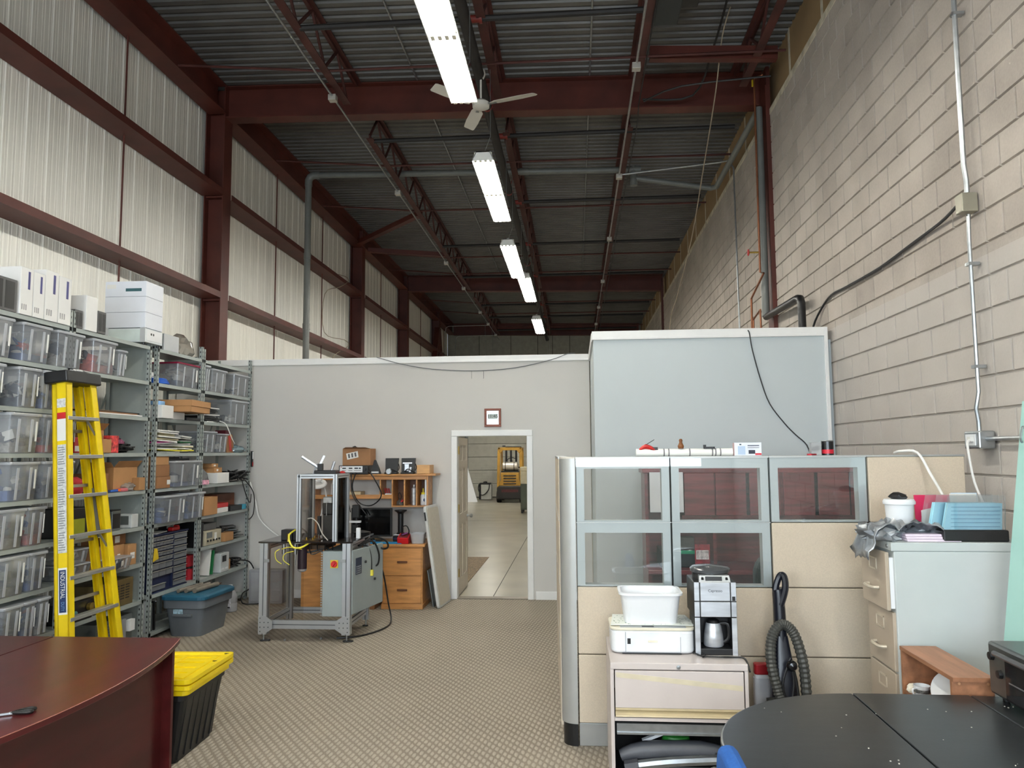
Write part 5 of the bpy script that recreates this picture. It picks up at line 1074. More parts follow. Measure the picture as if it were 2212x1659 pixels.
for y in (.10, .14): MB().cyl((.42, y, .085), (.4245, y, .085), .012, 10).build('round_hole', m_black, t)
for x in (.03, .39):
    for y in (.03, .28): MB().cyl((x, y, -.022), (x, y, .0), .015, 8).build('foot', m_black, t)
for k in range(3):
    t = carton('flat white box, %s of the stack of three on the top shelf' % ['lowest', 'middle', 'topmost'][k], 7.0, 7.31, 3.025 + .152 * k, .15, -4.53, -4.115, mat('bluish_white_carton', (224, 228, 236), .6, noise=.01), tape=False, group='stack of white boxes', name='white_box')
    if k == 2: MB().box(.0, -.1562, .05, .16, -.155, .08).build('teal_label', mat('teal_label', (50, 92, 98), .5), t); MB().box(-.19, -.1562, .08, -.1, -.155, .12).build('small_label', m_lblw, t)

# ---- loose shelf contents of the long rack (right part)
t = thing('flat_boards', 'flat brown boards and strips on the third shelf behind the ladder', 'boards', (-4.5, 6.2, 2.167))
for k, (x0, y0, x1, y1, c) in enumerate(((0, .0, .36, .85, m_wcart), (.02, .05, .34, .8, m_card2), (.05, .1, .3, .9, m_black), (.1, .0, .2, .7, m_card))): MB().box(x0, y0, .012 * k, x1, y1, .012 * k + .011).build('board', c, t)
carton('small red product box behind the ladder rail', 6.09, 6.17, 1.822, .13, -4.4, -4.16, mat('red_box', (176, 36, 40), .5), lab=[(.1, .9, .1, .45)], tape=False)
carton('open brown carton beside the red patterned box', 6.34, 6.55, 1.822, .20, -4.5, -4.2, flaps=True); carton('small brown carton in front of the open one', 6.38, 6.56, 1.822, .12, -4.19, -4.13)
carton('red and white patterned box on the fourth shelf', 6.57, 6.70, 1.822, .155, -4.3, -4.15, mat('red_pattern', (206, 62, 62), .6, noise=.4, nscale=30), tape=False)
m_purple = mat('purple_mesh', (122, 62, 92), .8, noise=.1, nscale=60)
tag(blob('mesh_bag', m_purple, (-4.36, 6.93, 1.87), .1, .12, .07, 4, .3), 'purple mesh bag on a heap of cables', 'bag')
def cables(name, label, loc, sx, sy, sz, n, r, m, seed):
    random.seed(seed); b_ = MB()
    for k in range(n):
        pts = [(random.uniform(-sx, sx), random.uniform(-sy, sy), random.uniform(r, sz)) for _ in range(7)]; b_.tube(pts, r, 5, sub=4)
    z0 = min(v[2] for v in b_.v); b_.v = [(x, y, z - z0) for x, y, z in b_.v]
    o = b_.build(name, m, loc=loc, smooth=True); o['kind'] = 'stuff'; return tag(o, label, 'cables')
cables('cable_heap', 'black and white cable heap on the fourth shelf', (-4.3, 6.87, 1.822), .13, .14, .08, 9, .007, m_black, 5)
carton('wide open brown carton on the fifth shelf', 6.72, 7.1, 1.467, .22, -4.5, -4.2, flaps=True); carton('low brown carton behind the ladder on the fifth shelf', 6.5, 6.68, 1.467, .17, -4.5, -4.22, m_card2, tape=False)
carton('small brown carton at the end of the fifth shelf', 7.02, 7.12, 1.467, .12, -4.2, -4.13)
m_red2 = mat('red_cloth', (180, 40, 46), .8, noise=.1)
tag(blob('red_bag', m_red2, (-4.25, 6.2, 1.467), .09, .1, .1, 8, .3), 'red bag behind the ladder on the fifth shelf', 'bag'); tag(blob('clear_bag', clear('bag_film', (210, 206, 200), .4, .15, .5), (-4.22, 6.93, 1.467), .08, .1, .05, 12, .4), 'clear plastic bag of small parts on the fifth shelf', 'bag')
t = thing('tape_rolls', 'blue and green tape rolls on the fifth shelf edge', 'tape', (-4.2, 6.5, 1.467))
MB().lathe([(.025, 0), (.045, 0), (.045, .04), (.025, .04)], n=18).build('roll', mat('green_tape', (60, 140, 110), .4), t); MB().lathe([(.025, 0), (.045, 0), (.045, .03), (.025, .03)], n=18).build('roll', mat('blue_tape', (44, 90, 170), .4), t, loc=(.0, .03, .041))
t = thing('utility_knife', 'blue and orange hand tool on the fifth shelf', 'tool', (-4.17, 6.62, 1.467)); MB().bar((0, 0, .012), (0, .11, .016), .025, .02).build('handle', mat('blue_tape', (44, 90, 170), .4), t); MB().bar((0, .11, .016), (0, .15, .018), .025, .02).build('orange_tip', mat('orange_tip', (240, 110, 40), .5), t)
tag(MB().lathe([(.0, .0), (.05, .002), (.055, .02), (.04, .03), (0, .03)], n=16, sy=1.4).build('pink_pouch', mat('pink_pouch', (206, 110, 120), .6), smooth=True, loc=(-4.19, 6.83, 1.467)), 'flat pink pouch beside the tool on the fifth shelf', 'pouch')
# sixth shelf
m_psu = mat('steel_module', (120, 126, 126), .35, .6, noise=.05)
t = thing('drive_unit', 'grey metal drive unit with white labels on the sixth shelf', 'module', (-4.4, 6.66, 1.122)); MB().box(0, 0, 0, .24, .13, .175).build('case', m_psu, t, bevel=.004); MB().box(.05, -.0015, .06, .15, 0, .16).build('label', m_lblw, t); MB().box(.24, .01, .02, .2415, .12, .15).build('front', m_black, t); MB().box(.0, .0, .175, .24, .13, .185).build('lid_strip', m_black, t)
t = thing('small_meter', 'small white boxed meter at the end of the sixth shelf', 'module', (-4.3, 6.95, 1.122)); MB().box(0, 0, 0, .15, .11, .125).build('case', mat('meter_white', (196, 200, 200), .4), t, bevel=.004); MB().box(.02, -.0015, .03, .12, 0, .11).build('screen', m_psu, t)
tag(MB().prism(rrect(-.06, -.05, .06, .05, .02), 0, .04, 'z').build('blue_dish', mat('steel_blue_dish', (40, 74, 96), .4), loc=(-4.22, 6.56, 1.122), bevel=.006), 'small blue dish on the sixth shelf edge', 'dish')
t = thing('black_instrument', 'black instrument with a yellow green panel behind the ladder', 'instrument', (-4.5, 6.04, 1.122)); MB().box(0, 0, 0, .34, .34, .24).build('case', m_black, t, bevel=.006); MB().box(.34, .06, .0, .35, .22, .15).build('green_panel', mat('olive_yellow', (150, 156, 30), .5), t)
carton('dark red box beside the drive unit', 6.59, 6.645, 1.122, .12, -4.4, -4.2, mat('maroon_box', (110, 30, 44), .5), tape=False)
# seventh shelf
carton('brown carton tilted forward on the seventh shelf', 6.42, 6.62, .777, .22, -4.45, -4.17, lab=None, rz=.08); carton('brown carton with a white label on the seventh shelf', 6.72, 6.93, .777, .2, -4.5, -4.2, lab=[(.5, .7, .15, .6)]); carton('narrow brown carton at the end of the seventh shelf', 6.94, 7.08, .777, .19, -4.5, -4.17, lab=[(.3, .8, .3, .6)]); carton('brown carton laid on top of the labelled one', 6.74, 6.98, .978, .10, -4.5, -4.22, m_card2, lab=[(.3, .6, .2, .8)])
clear_bin('shallow clear tray in front of the cartons on the seventh shelf', 6.5, 6.86, .777, .11, 'wrapped parts', 2, -4.195, -4.06, .6, tagm=False)
clear_bin('small clear organiser box behind the ladder on the seventh shelf', 6.035, 6.36, .777, .12, 'sorted small parts', 4, -4.45, -4.13, .6, tagm=False); clear_bin('upper clear organiser box behind the ladder on the seventh shelf', 6.04, 6.34, .9, .12, 'sorted screws', 2, -4.45, -4.14, .6, tagm=False)
# eighth and bottom shelf
m_gold = mat('gold_chromate', (122, 106, 70), .4, .5, noise=.1)
t = thing('vented_metal_cover', 'olive gold metal cover with vent slots on the eighth shelf', 'cover', (-4.5, 6.45, .427)); MB().box(0, 0, 0, .34, .58, .24).build('cover', m_gold, t, bevel=.004)
for j in range(6):
    for k in range(3): MB().box(.34, .3 + k * .08, .06 + j * .024, .3412, .36 + k * .08, .07 + j * .024).build('vent_slot', m_black, t)
t = thing('open_chassis', 'dark open chassis with brass fittings behind the ladder', 'chassis', (-4.5, 6.03, .427)); MB().box(0, 0, 0, .36, .36, .16).build('tray', m_black, t, bevel=.004); MB().lathe([(0, 0), (.03, .005), (.035, .04), (.0, .05)], n=12).build('brass_cap', m_brass, t, loc=(.36, .3, .1), rot=(0, PI / 2, 0)); MB().lathe([(0, 0), (.03, .005), (.035, .04), (.0, .05)], n=12).build('blue_cap', mat('aqua_cap', (90, 150, 160), .3), t, loc=(.36, .08, .07), rot=(0, PI / 2, 0))
t = thing('grey_rack_chassis', 'grey finned electronics chassis on the bottom shelf', 'chassis', (-4.5, 6.5, .081)); MB().box(0, 0, 0, .33, .55, .25).build('body', m_psu, t)
for k in range(9): MB().box(.33, .02, .02 + k * .025, .336, .33, .03 + k * .025).build('fin', m_drive, t)
MB().box(.33, .36, .02, .35, .42, .22).build('bracket', m_alu, t); MB().box(.33, .45, .1, .37, .53, .2).build('connector_block', m_whitepl, t)
t = thing('dark_motor_unit', 'dark motor and gearbox on the bottom shelf', 'motor', (-4.4, 6.1, .081)); MB().box(0, 0, 0, .2, .3, .12).build('gearbox', m_drive, t, bevel=.01); MB().cyl((.1, .05, .12), (.1, .28, .12), .07, 16).build('motor', m_black, t, smooth=True)

# ---- narrow unit
t = thing('black_screen_chassis', 'black open fronted chassis on top of the narrow unit', 'chassis', (-4.42, 7.5, 2.875)); MB().box(0, 0, 0, .22, .3, .17).build('case', m_alu, t, bevel=.003); MB().box(.012, -.002, .01, .2, 0, .16).build('black_front', m_black, t); MB().box(-.09, -.11, -.012, .2, .3, -.002).build('keyboard_tray', mat('tray_white', (214, 212, 206), .5), t)
tag(MB().box(0, 0, 0, .006, .3, .26).build('beige_sheet', mat('beige_sheet', (170, 160, 142), .6), loc=(-4.55, 7.36, 2.863), rot=(0, -.08, 0)), 'beige sheet leaning behind the black chassis', 'sheet')
m_film = clear('bubble_film', (196, 188, 176), .35, .12, .8)
tag(blob('bubble_wrap_bundle', m_film, (-4.33, 8.07, 2.875), .13, .16, .15, 6, .28), 'bundle of clear plastic wrap on top of the narrow unit', 'bundle')
tag(MB().box(0, 0, 0, .2, .22, .012).box(.03, .02, .012, .15, .1, .04).build('top_bracket', m_psu, loc=(-4.42, 8.3, 2.863)), 'small grey bracket plate next to the plastic wrap', 'bracket')
m_crim = clear('crimson_lid', (190, 40, 84), .2, .25, .2)
clear_bin('clear bin with a crimson lid on the narrow unit', 7.72, 8.19, 2.516, .26, 'dark coiled cables', 0, -4.56, -4.15, .75, lid=m_crim)
t = thing('blue_cable_coil', 'coil of bright blue cable on the narrow unit', 'cable coil', (-4.24, 7.5, 2.516)); m_bl = mat('bright_blue_cable', (20, 88, 190), .45)
for k in range(5): MB().tube([((.085 - .006 * k) * math.cos(a * PI / 10), (.13 - .01 * k) * math.sin(a * PI / 10), .012 + .011 * k) for a in range(21)], .007, 6).build('loop', m_bl, t, smooth=True)
tag(blob('white_pouch', m_wcart, (-4.32, 7.46, 2.575), .06, .12, .045, 3, .3), 'white pouch on the blue cable coil', 'pouch')
carton('white box at the front of the narrow unit', 7.328, 7.55, 2.168, .13, -4.4, -4.1, m_wcart, tape=False, name='white_box'); carton('flat blue and white box on the front white box', 7.328, 7.45, 2.30, .04, -4.38, -4.14, mat('blue_white_box', (120, 160, 200), .5, noise=.3, nscale=10), tape=False)
t = carton('long brown shoe box style carton on the narrow unit', 7.62, 8.14, 2.245, .12, -4.5, -3.99, m_card, tape=False, rz=.1); MB().box(-.26, -.265, .06, .262, .265, .125).build('lid', m_card, t, bevel=.003); MB().box(-.1, -.267, .08, -.03, -.265, .11).build('lid_label', m_lblw, t)
carton('white box under the long brown carton', 7.6, 7.87, 2.168, .075, -4.4, -4.15, m_wcart, tape=False, name='white_box'); tag(MB().box(0, 0, 0, .2, .3, .03).build('black_screen_surround', m_black, loc=(-4.33, 7.885, 2.168), bevel=.004), 'black bezel under the long brown carton', 'bezel')
# loose papers
random.seed(11)
for st_, (y0, y1, n) in enumerate(((7.37, 7.8, 14), (7.86, 8.1, 11))):
    t = thing('paper_pile', ['messy pile of white papers and files on the narrow unit', 'pile of files and catalogues with a green sheet on the narrow unit'][st_], 'papers', (-4.36, (y0 + y1) / 2, 1.822))
    for k in range(n):
        d = (y1 - y0) / 2 * random.uniform(.8, 1); c = random.choice([m_paper, m_paper, m_wcart, mat('buff_file', (206, 196, 160), .7), mat('grey_magazine', (150, 150, 146), .6)])
        if k == 1: c = mat('yellow_sheet', (226, 216, 70), .6)
        if st_ and k == 6: c = mat('green_sheet', (30, 96, 56), .6)
        if not st_ and k == 6: c = mat('pink_note', (220, 90, 170), .6)
        MB().obox((random.uniform(-.02, .03), random.uniform(-.03, .03), .010 + k * .0165), (.36, 2 * d, .012), (random.uniform(-.05, .05), random.uniform(-.03, .03), random.uniform(-.12, .12))).build('sheaf', c, t)
for k in range(3): carton('brown carton, %s of the stack of three in the narrow unit' % ['lowest', 'middle', 'topmost'][k], 7.328, 7.58, 1.467 + .117 * k, .116, -4.5, -4.13 - .01 * k, [m_card2, m_card2, m_card][k], lab=[(.75, 1, .3, .7)] if k == 0 else None, group='stack of brown cartons', tape=k == 2)
clear_bin('wide clear bin with a black adapter in the narrow unit', 7.62, 8.19, 1.467, .27, 'power adapters and cables', 5, -4.56, -4.1, .4)
tag(MB().box(0, 0, 0, .28, .45, .02).box(.05, .05, .02, .22, .35, .035).build('black_notebook', m_black, loc=(-4.5, 7.68, 1.741)), 'thin black laptop on the wide clear bin', 'laptop')
clear_bin('left clear bin of bagged parts below the brown cartons', 7.34, 7.82, 1.122, .27, 'bagged white parts', 5, -4.56, -4.06, .6); clear_bin('right clear bin of bagged parts below the wide bin', 7.84, 8.19, 1.122, .275, 'bagged parts', 1, -4.56, -4.05, .6)
tag(MB().box(0, 0, 0, .2, .5, .018).cyl((.15, .1, .03), (.15, .3, .03), .012, 8).build('black_tool_tray', m_black, loc=(-4.4, 7.4, 1.40)), 'black tray with a marker lying on the left parts bin', 'tray')
# small parts cabinet
m_navy = mat('navy_cabinet', (20, 32, 66), .5, noise=.05); m_drw = clear('clear_drawer', (170, 176, 184), .35, .2, .3)
t = thing('parts_cabinet', 'navy small parts cabinet with rows of clear drawers', 'parts cabinet', (-4.42, 7.33, .441)); PW, PD, PH = .27, .70, .57
MB().box(0, 0, 0, PW - .02, .012, PH).build('case_side', m_navy, t); MB().box(0, PD - .012, 0, PW - .02, PD, PH).build('case_side', m_navy, t); MB().box(0, 0, PH - .012, PW, PD, PH).build('case_top', m_navy, t); MB().box(0, 0, 0, PW - .005, PD, .012).build('case_bottom', m_navy, t); MB().box(0, .012, .012, PW - .03, PD - .012, PH - .012).build('case_back', m_navy, t); MB().box(0, .405, .012, PW - .01, .42, PH - .012).build('case_divider', m_navy, t)
def drawer(y0, y1, z0, z1):
    d_ = MB().box(PW - .029, y0 + .004, z0 + .004, PW - .014, y1 - .004, z1 - .012).build('drawer', mat('drawer_dark_fill', (104, 106, 108), .5, noise=.3, nscale=25), t)
    MB().box(PW - .012, y0 + .004, z0 + .003, PW - .009, y1 - .004, z1 - .010).build('drawer_face', m_drw, d_); MB().box(PW - .009, y0 + .004, z1 - .015, PW + .001, y1 - .004, z1 - .010).build('pull_lip', mat('milky_lip', (150, 148, 140), .4), d_)
for r_ in range(5):
    for c in range(6): drawer(.014 + c * .065, .014 + (c + 1) * .065, .30 + r_ * .051, .30 + (r_ + 1) * .051)
for r_ in range(2):
    for c in range(3): drawer(.014 + c * .13, .014 + (c + 1) * .13, .15 + r_ * .074, .15 + (r_ + 1) * .074)
drawer(.014, .274, .02, .09)
for r_ in range(8): drawer(.424, .686, .015 + r_ * .068, .015 + (r_ + 1) * .068)
t = thing('old_monitor', 'black monitor standing behind the small parts cabinet', 'monitor', (-4.5, 7.62, .441)); MB().box(-.04, 0, .2, .0, .6, .66).build('panel', m_black, t, bevel=.006); MB().box(0, .24, .56, .002, .42, .65).build('white_label', m_lblw, t); MB().box(-.05, .15, 0, .06, .45, .012).build('base', m_black, t); MB().box(-.04, .27, .012, -.02, .33, .22).build('neck', m_black, t)
tag(MB().obox((0, 0, .006), (.22, .3, .006), (0, .03, .2)).build('paper_sheet', m_paper, loc=(-4.3, 7.55, 1.014)), 'white sheet lying on the small parts cabinet', 'paper'); tag(MB().box(-.03, -.07, 0, .03, .07, .035).box(-.025, .03, .035, .025, .07, .05).build('red_stapler', mat('red_gloss', (180, 30, 28), .35), loc=(-4.22, 7.85, 1.012), bevel=.006), 'red tool lying on the small parts cabinet', 'tool')
tag(MB().obox((0, 0, .1), (.004, .12, .18), (.3, 0, 0)).build('yellow_flag', mat('yellow_flag', (206, 176, 30), .6), loc=(-4.13, 7.3, .85)) if False else MB().prism([(-.05, 0), (.05, .02), (.02, .12), (-.03, .13)], 0, .004, 'x').build('yellow_tag', mat('yellow_flag', (206, 176, 30), .6), loc=(-4.128, 7.35, .76)), 'yellow paper tag stuck on the parts cabinet corner', 'tag')
t = thing('red_tool_bag', 'red fabric tool bag beside the end shelving post', 'bag', (-4.35, 8.3, .427)); MB().prism(rrect(-.12, -.1, .14, .12, .04), 0, .14, 'z').build('lower_pouch', mat('crimson_fabric', (166, 24, 40), .8, noise=.08), t, bevel=.015); MB().prism(rrect(-.1, -.1, .12, .1, .04), .145, .27, 'z').build('upper_pouch', mat('crimson_fabric', (166, 24, 40), .8, noise=.08), t, bevel=.015); MB().prism(rrect(-.12, -.1, .142, .122, .04), .135, .15, 'z').build('zip_band', m_black, t)
for k, (y, h, c) in enumerate(((7.34, .30, m_whitepl), (7.39, .27, m_psu), (7.44, .28, m_black))): tag(MB().obox((0, 0, h / 2), (.3, .02, h), (.06, 0, 0)).build('flat_sheet', c, loc=(-4.32, y, .081)), '%s panel leaning on the bottom shelf of the narrow unit' % ['white', 'grey', 'black'][k], 'panel')

# ---- end unit
for k, (a, c) in enumerate(((8.295, 8.42), (8.47, 8.84), (9.04, 9.485))): clear_bin('empty looking clear bin, %s from the left on the second shelf of the end unit' % odw[k], a, c, 2.516, .27 if k else .29, 'pale wrapped parts', 2, -4.56, -4.14, .25, tagm=False)
clear_bin('large clear bin on the third shelf of the end unit', 8.97, 9.47, 2.168, .29, 'pale folded film', 2, -4.57, -4.14, .25, tagm=False)
t = thing('black_paper_stack', 'stack of black folders on the third shelf of the end unit', 'folders', (-4.36, 8.55, 2.168))
random.seed(5)
for k in range(11): MB().obox((random.uniform(-.02, .03), random.uniform(-.03, .03), .008 + k * .0155), (.34, .4 - .01 * k, .011), (random.uniform(-.03, .03), 0, random.uniform(-.15, .15))).build('folder', m_black if k % 5 else m_wcart, t)
tag(MB().tube([(-4.16, 8.7, 2.19), (-4.1, 8.74, 2.15), (-4.08, 8.85, 2.0), (-4.1, 8.98, 1.93)], .006, 6, sub=4).build('loose_white_cable', m_wcord), 'white cable hanging off the third shelf of the end unit', 'cable')
clear_bin('tall narrow clear bin on the fourth shelf of the end unit', 8.295, 8.62, 1.822, .24, 'small boxes', 4, -4.5, -4.14, .6, tagm=False); clear_bin('second clear bin on the fourth shelf of the end unit', 8.64, 8.92, 1.822, .22, 'dark parts', 0, -4.5, -4.14, .5, tagm=False)
t = thing('brown_paper_bag', 'brown paper bag with a red band on the end unit', 'bag', (-4.3, 9.05, 1.822)); MB().hexa([(-.08, -.1, 0), (.12, -.1, 0), (.12, .1, 0), (-.08, .1, 0), (-.06, -.08, .24), (.1, -.1, .22), (.1, .08, .22), (-.06, .08, .26)]).build('bag', m_card2, t); MB().hexa([(.121, -.03, 0.02), (.122, -.03, .02), (.122, .03, .02), (.121, .03, .02), (.104, -.035, .2), (.105, -.035, .2), (.105, .025, .2), (.104, .025, .2)]).build('red_band', mat('red_enamel', (170, 26, 24), .4), t); MB().box(-.05, -.06, .22, .08, .06, .27).build('dark_bundle', mat('maroon_box', (110, 30, 44), .5), t)
tag(blob('blue_plastic_bag', clear('aqua_film', (170, 200, 210), .3, .2, .5), (-4.22, 9.25, 1.822), .1, .15, .06, 2, .35), 'pale blue plastic bag on the end unit', 'bag')
carton('white box with a symbol on the fifth shelf of the end unit', 8.62, 8.92, 1.467, .12, -4.4, -4.13, m_wcart, tape=False, name='white_box'); carton('small brown carton on the white box of the end unit', 8.68, 8.88, 1.588, .06, -4.4, -4.2, lab=[(.3, .5, .3, .7)]); carton('smallest brown carton topping the end unit stack', 8.66, 8.82, 1.65, .045, -4.4, -4.22, lab=[(.3, .6, .3, .7)])
tag(blob('grey_parts_bag', clear('grey_film', (150, 150, 150), .3, .2, .5), (-4.26, 8.42, 1.467), .1, .12, .12, 7, .35), 'clear grey bag of parts on the fifth shelf of the end unit', 'bag'); carton('pink striped small box at the front of the fifth shelf', 8.3, 8.4, 1.467, .05, -4.17, -4.12, mat('pink_stripe_box', (226, 160, 180), .5, noise=.2, nscale=20), tape=False)
cables('cable_tangle', 'tangle of black and orange cables spilling off the end unit', (-4.22, 9.22, 1.467), .13, .25, .14, 12, .007, m_black, 8)
tag(MB().tube([(-4.12, 9.3, 1.5), (-4.07, 9.42, 1.38), (-4.06, 9.5, 1.25), (-4.08, 9.52, 1.05), (-4.12, 9.48, .98)], .006, 6, sub=4).tube([(-4.1, 9.2, 1.5), (-4.06, 9.25, 1.3), (-4.05, 9.35, 1.2), (-4.08, 9.45, 1.3)], .006, 6, sub=4).build('dangling_cable', m_black), 'black cables dangling off the end unit post', 'cable')
tag(MB().tube([(-4.12, 9.5, 1.45), (-4.06, 9.54, 1.2), (-4.0, 9.54, .98), (-3.8, 9.54, .8), (-3.6, 9.5, .7), (-3.3, 9.2, .66), (-3.05, 8.6, .9), (-2.95, 8.1, 1.02)], .009, 8, sub=4).build('white_machine_cord', m_wcord, smooth=True), 'thick white cord running down from the rack to the machine', 'cord')
carton('brown carton on the sixth shelf of the end unit', 8.3, 8.62, 1.122, .2, -4.4, -4.12, m_card); carton('red lidded box on white box, sixth shelf of the end unit', 8.66, 8.98, 1.18, .05, -4.4, -4.16, mat('red_gloss', (180, 30, 28), .35), tape=False); carton('white flat box under the red lidded box', 8.66, 8.96, 1.122, .056, -4.42, -4.15, m_wcart, tape=False, name='white_box')
carton('brown leather coloured case at the back of the sixth shelf', 8.98, 9.45, 1.122, .2, -4.56, -4.3, mat('brown_leather', (104, 58, 34), .5, noise=.1), tape=False); carton('black flat case at the front of the sixth shelf', 8.99, 9.3, 1.122, .06, -4.29, -4.13, m_black, tape=False); carton('tiny cyan box at the sixth shelf edge', 9.31, 9.42, 1.122, .06, -4.2, -4.13, mat('cyan_box', (50, 160, 190), .5), tape=False)
t = thing('oscilloscope', 'beige oscilloscope with knobs on the seventh shelf of the end unit', 'instrument', (-4.5, 8.42, .777)); MB().box(0, 0, 0, .34, .4, .16).build('case', mat('beige_instrument', (176, 168, 146), .5), t, bevel=.006)
for k in range(5): MB().cyl((.34, .06 + .07 * k, .05), (.352, .06 + .07 * k, .05), .012, 10).build('knob', m_black, t)
MB().box(.34, .04, .08, .342, .17, .145).build('screen', m_psu, t); MB().box(.342, .22, .05, .343, .28, .13).build('paper_tag', m_lblw, t); MB().box(-.02, -.01, .165, .3, .35, .24).build('dark_lid', m_drive, t, bevel=.004)
tag(MB().prism([(0, 0), (.1, 0), (.12, .26), (.04, .28)], 0, .3, 'x').build('black_speaker', m_black, loc=(-4.46, 8.27, .777), bevel=.006), 'black wedge shaped speaker at the front of the seventh shelf', 'speaker')
carton('small open brown carton with adapters, seventh shelf of the end unit', 8.86, 9.08, .777, .1, -4.38, -4.13, flaps=False, tape=False); cables('adapter_heap', 'black adapters piled on the small brown carton', (-4.25, 8.97, .878), .07, .09, .05, 6, .01, m_black, 21)
t = thing('silver_bracket_pile', 'grey metal brackets piled at the end of the seventh shelf', 'brackets', (-4.35, 9.12, .777))
for k in range(5): MB().obox((.05, .16, .02 + .03 * k), (.28 - .03 * k, .28 - .02 * k, .012), (.06 * (k % 2), -.05, .15 * k)).build('bracket', m_psu if k % 2 else m_drive, t)
t = thing('white_meter_box', 'white meter with a small screen on the eighth shelf of the end unit', 'instrument', (-4.36, 8.78, .427)); MB().box(0, 0, 0, .22, .22, .22).build('case', mat('meter_white', (196, 200, 200), .4), t, bevel=.008); MB().box(.22, .04, .12, .222, .14, .19).build('screen', m_black, t); MB().box(.22, .03, .03, .224, .09, .05).build('button', m_whitepl, t); MB().box(.22, .12, .03, .224, .18, .05).build('button', m_whitepl, t)
tag(MB().obox((0, 0, .14), (.26, .015, .27), (-.15, 0, 0)).build('green_folder', mat('green_folder', (24, 110, 60), .5), loc=(-4.3, 8.66, .427)), 'green folder leaning beside the white meter', 'folder'); tag(MB().obox((0, 0, .15), (.26, .015, .29), (-.15, 0, 0)).build('white_folder', m_paper, loc=(-4.3, 8.58, .427)), 'white folder leaning behind the green one', 'folder')
carton('little brown carton next to the white meter', 9.02, 9.12, .427, .12, -4.36, -4.18, m_card, tape=False); cables('adapter_tangle', 'black power adapters in a tangle on the eighth shelf', (-4.28, 9.3, .427), .12, .15, .1, 9, .009, m_black, 33)
tag(MB().tube([(-4.2, 9.35, .5), (-4.1, 9.48, .46), (-4.04, 9.52, .3), (-4.06, 9.45, .15), (-4.1, 9.3, .1), (-4.0, 9.1, .02), (-3.8, 9.15, .015)], .008, 6, sub=5).build('black_floor_cable', m_black, smooth=True), 'black cable curling from the end unit down to the carpet', 'cable')
carton('brown carton on the bottom shelf of the end unit', 8.5, 8.85, .081, .17, -4.5, -4.2, m_card2, flaps=True); cables('white_cable_heap', 'heap of pale cables on the bottom shelf of the end unit', (-4.3, 9.15, .081), .12, .2, .1, 10, .008, m_wcord, 41)
t = thing('marker_holder', 'small marker holder clipped to the end rack post', 'holder', (-4.135, 9.535, 1.64)); MB().box(0, 0, 0, .02, .03, .2).build('strip', m_black, t); MB().box(.02, .004, .1, .024, .026, .19).build('window', m_whitepl, t); MB().box(.02, .004, .01, .024, .026, .06).build('red_label', m_red2, t)
carton('flat loose plates on top of the end unit', 8.6, 9.4, 2.862, .012, -4.5, -4.2, m_psu, tape=False, name='metal_plate')
# ------------------------------------------------------------ aluminium framed test machine
m_ext = mat('aluminium_extrusion', (190, 194, 198), .35, .7, noise=.02); m_groove = mat('extrusion_groove', (96, 100, 104), .5, .6)
m_pc = clear('smoked_polycarbonate', (150, 138, 126), .992, .03, 0, (.94, .92, .90), 1.06); m_gridgrey = mat('enclosure_hammer_grey', (150, 160, 160), .45, .1, noise=.02)
MX0, MX1, MY0, MY1 = -3.08, -2.18, 7.36, 8.12
t = thing('test_machine', 'aluminium framed test machine with a glass cage on top standing on the carpet', 'machine', (MX0, MY0, 0)); W, D = MX1 - MX0, MY1 - MY0
def ext(p0, p1, s_=.04, parent=t, nm='frame_bar', wide=None):
    p0, p1 = Vector(p0), Vector(p1); w = wide or s_
    o = MB().bar(p0, p1, s_, w).build(nm, m_ext, parent)
    d = (p1 - p0); L_ = d.length; d.normalize()
    for off in ((0, -1, 0), (1, 0, 0), (-1, 0, 0), (0, 0, 1)):
        n = Vector(off)
        if abs(n.dot(d)) > .5: continue
        r_ = d.cross(n); half = (w if abs(r_.z) < .5 and abs(d.z) < .5 and abs(n.z) > .5 else s_) / 2
        hn = (w / 2 if abs(n.z) > .5 else s_ / 2)
        q = MB().bar(p0 + n * (hn + .0004), p1 + n * (hn + .0004), .009, .0012, up=n); q.build('groove', m_groove, o)
    return o
for x in (.04, W - .04):
    for y in (.04, D - .04):
        ext((x, y, .07), (x, y, .935), .078 if y < .2 else .06, nm='post')
        MB().cyl((x, y, .015), (x, y, .075), .008, 8).build('leveling_screw', m_steel, t)
        fo = MB().prism(rrect(-.03, -.024, .07 if y < .2 else .03, .024, .024, 5), 0, .014, 'z').build('foot', m_black, t, bevel=.004, loc=(x - .005, y, 0), rot=(0, 0, .25))
for z in (.16, .90):
    if z < .5: ext((.08, .04, z), (W - .08, .04, z), .03, nm='front_rail', wide=.08)
    ext((.08, D - .04, z), (W - .08, D - .04, z), .03, nm='rear_rail', wide=.06)
    ext((.04, .08, z), (.04, D - .08, z), .03, nm='side_rail', wide=.06); ext((W - .04, .08, z), (W - .04, D - .08, z), .03, nm='side_rail', wide=.06)
for x, s_ in ((.0, 1), (W, -1)):
    g = MB().prism([(x, .08), (x + s_ * .07, .08), (x + s_ * .14, .125), (x + s_ * .14, .20), (x + s_ * .07, .245), (x, .245)], -.005, 0, 'y').build('gusset_plate', m_ext, t)
    for px_, pz in ((.02, .1), (.02, .14), (.02, .185), (.02, .225), (.06, .14), (.06, .185), (.1, .14), (.1, .185)): MB().cyl((x + s_ * px_, -.008, pz), (x + s_ * px_, -.005, pz), .006, 8).build('bolt', m_groove, g)
for x in (.045, W - .1): MB().box(x, -.008, .755, x + .055, .0, .785).build('panel_bracket', m_steel, t, bevel=.002)
MB().box(.08, .035, .21, .43, .041, .92).build('front_pane', m_pc, t); MB().box(.03, .08, .2, .036, D - .08, .88).build('side_pane', m_pc, t)
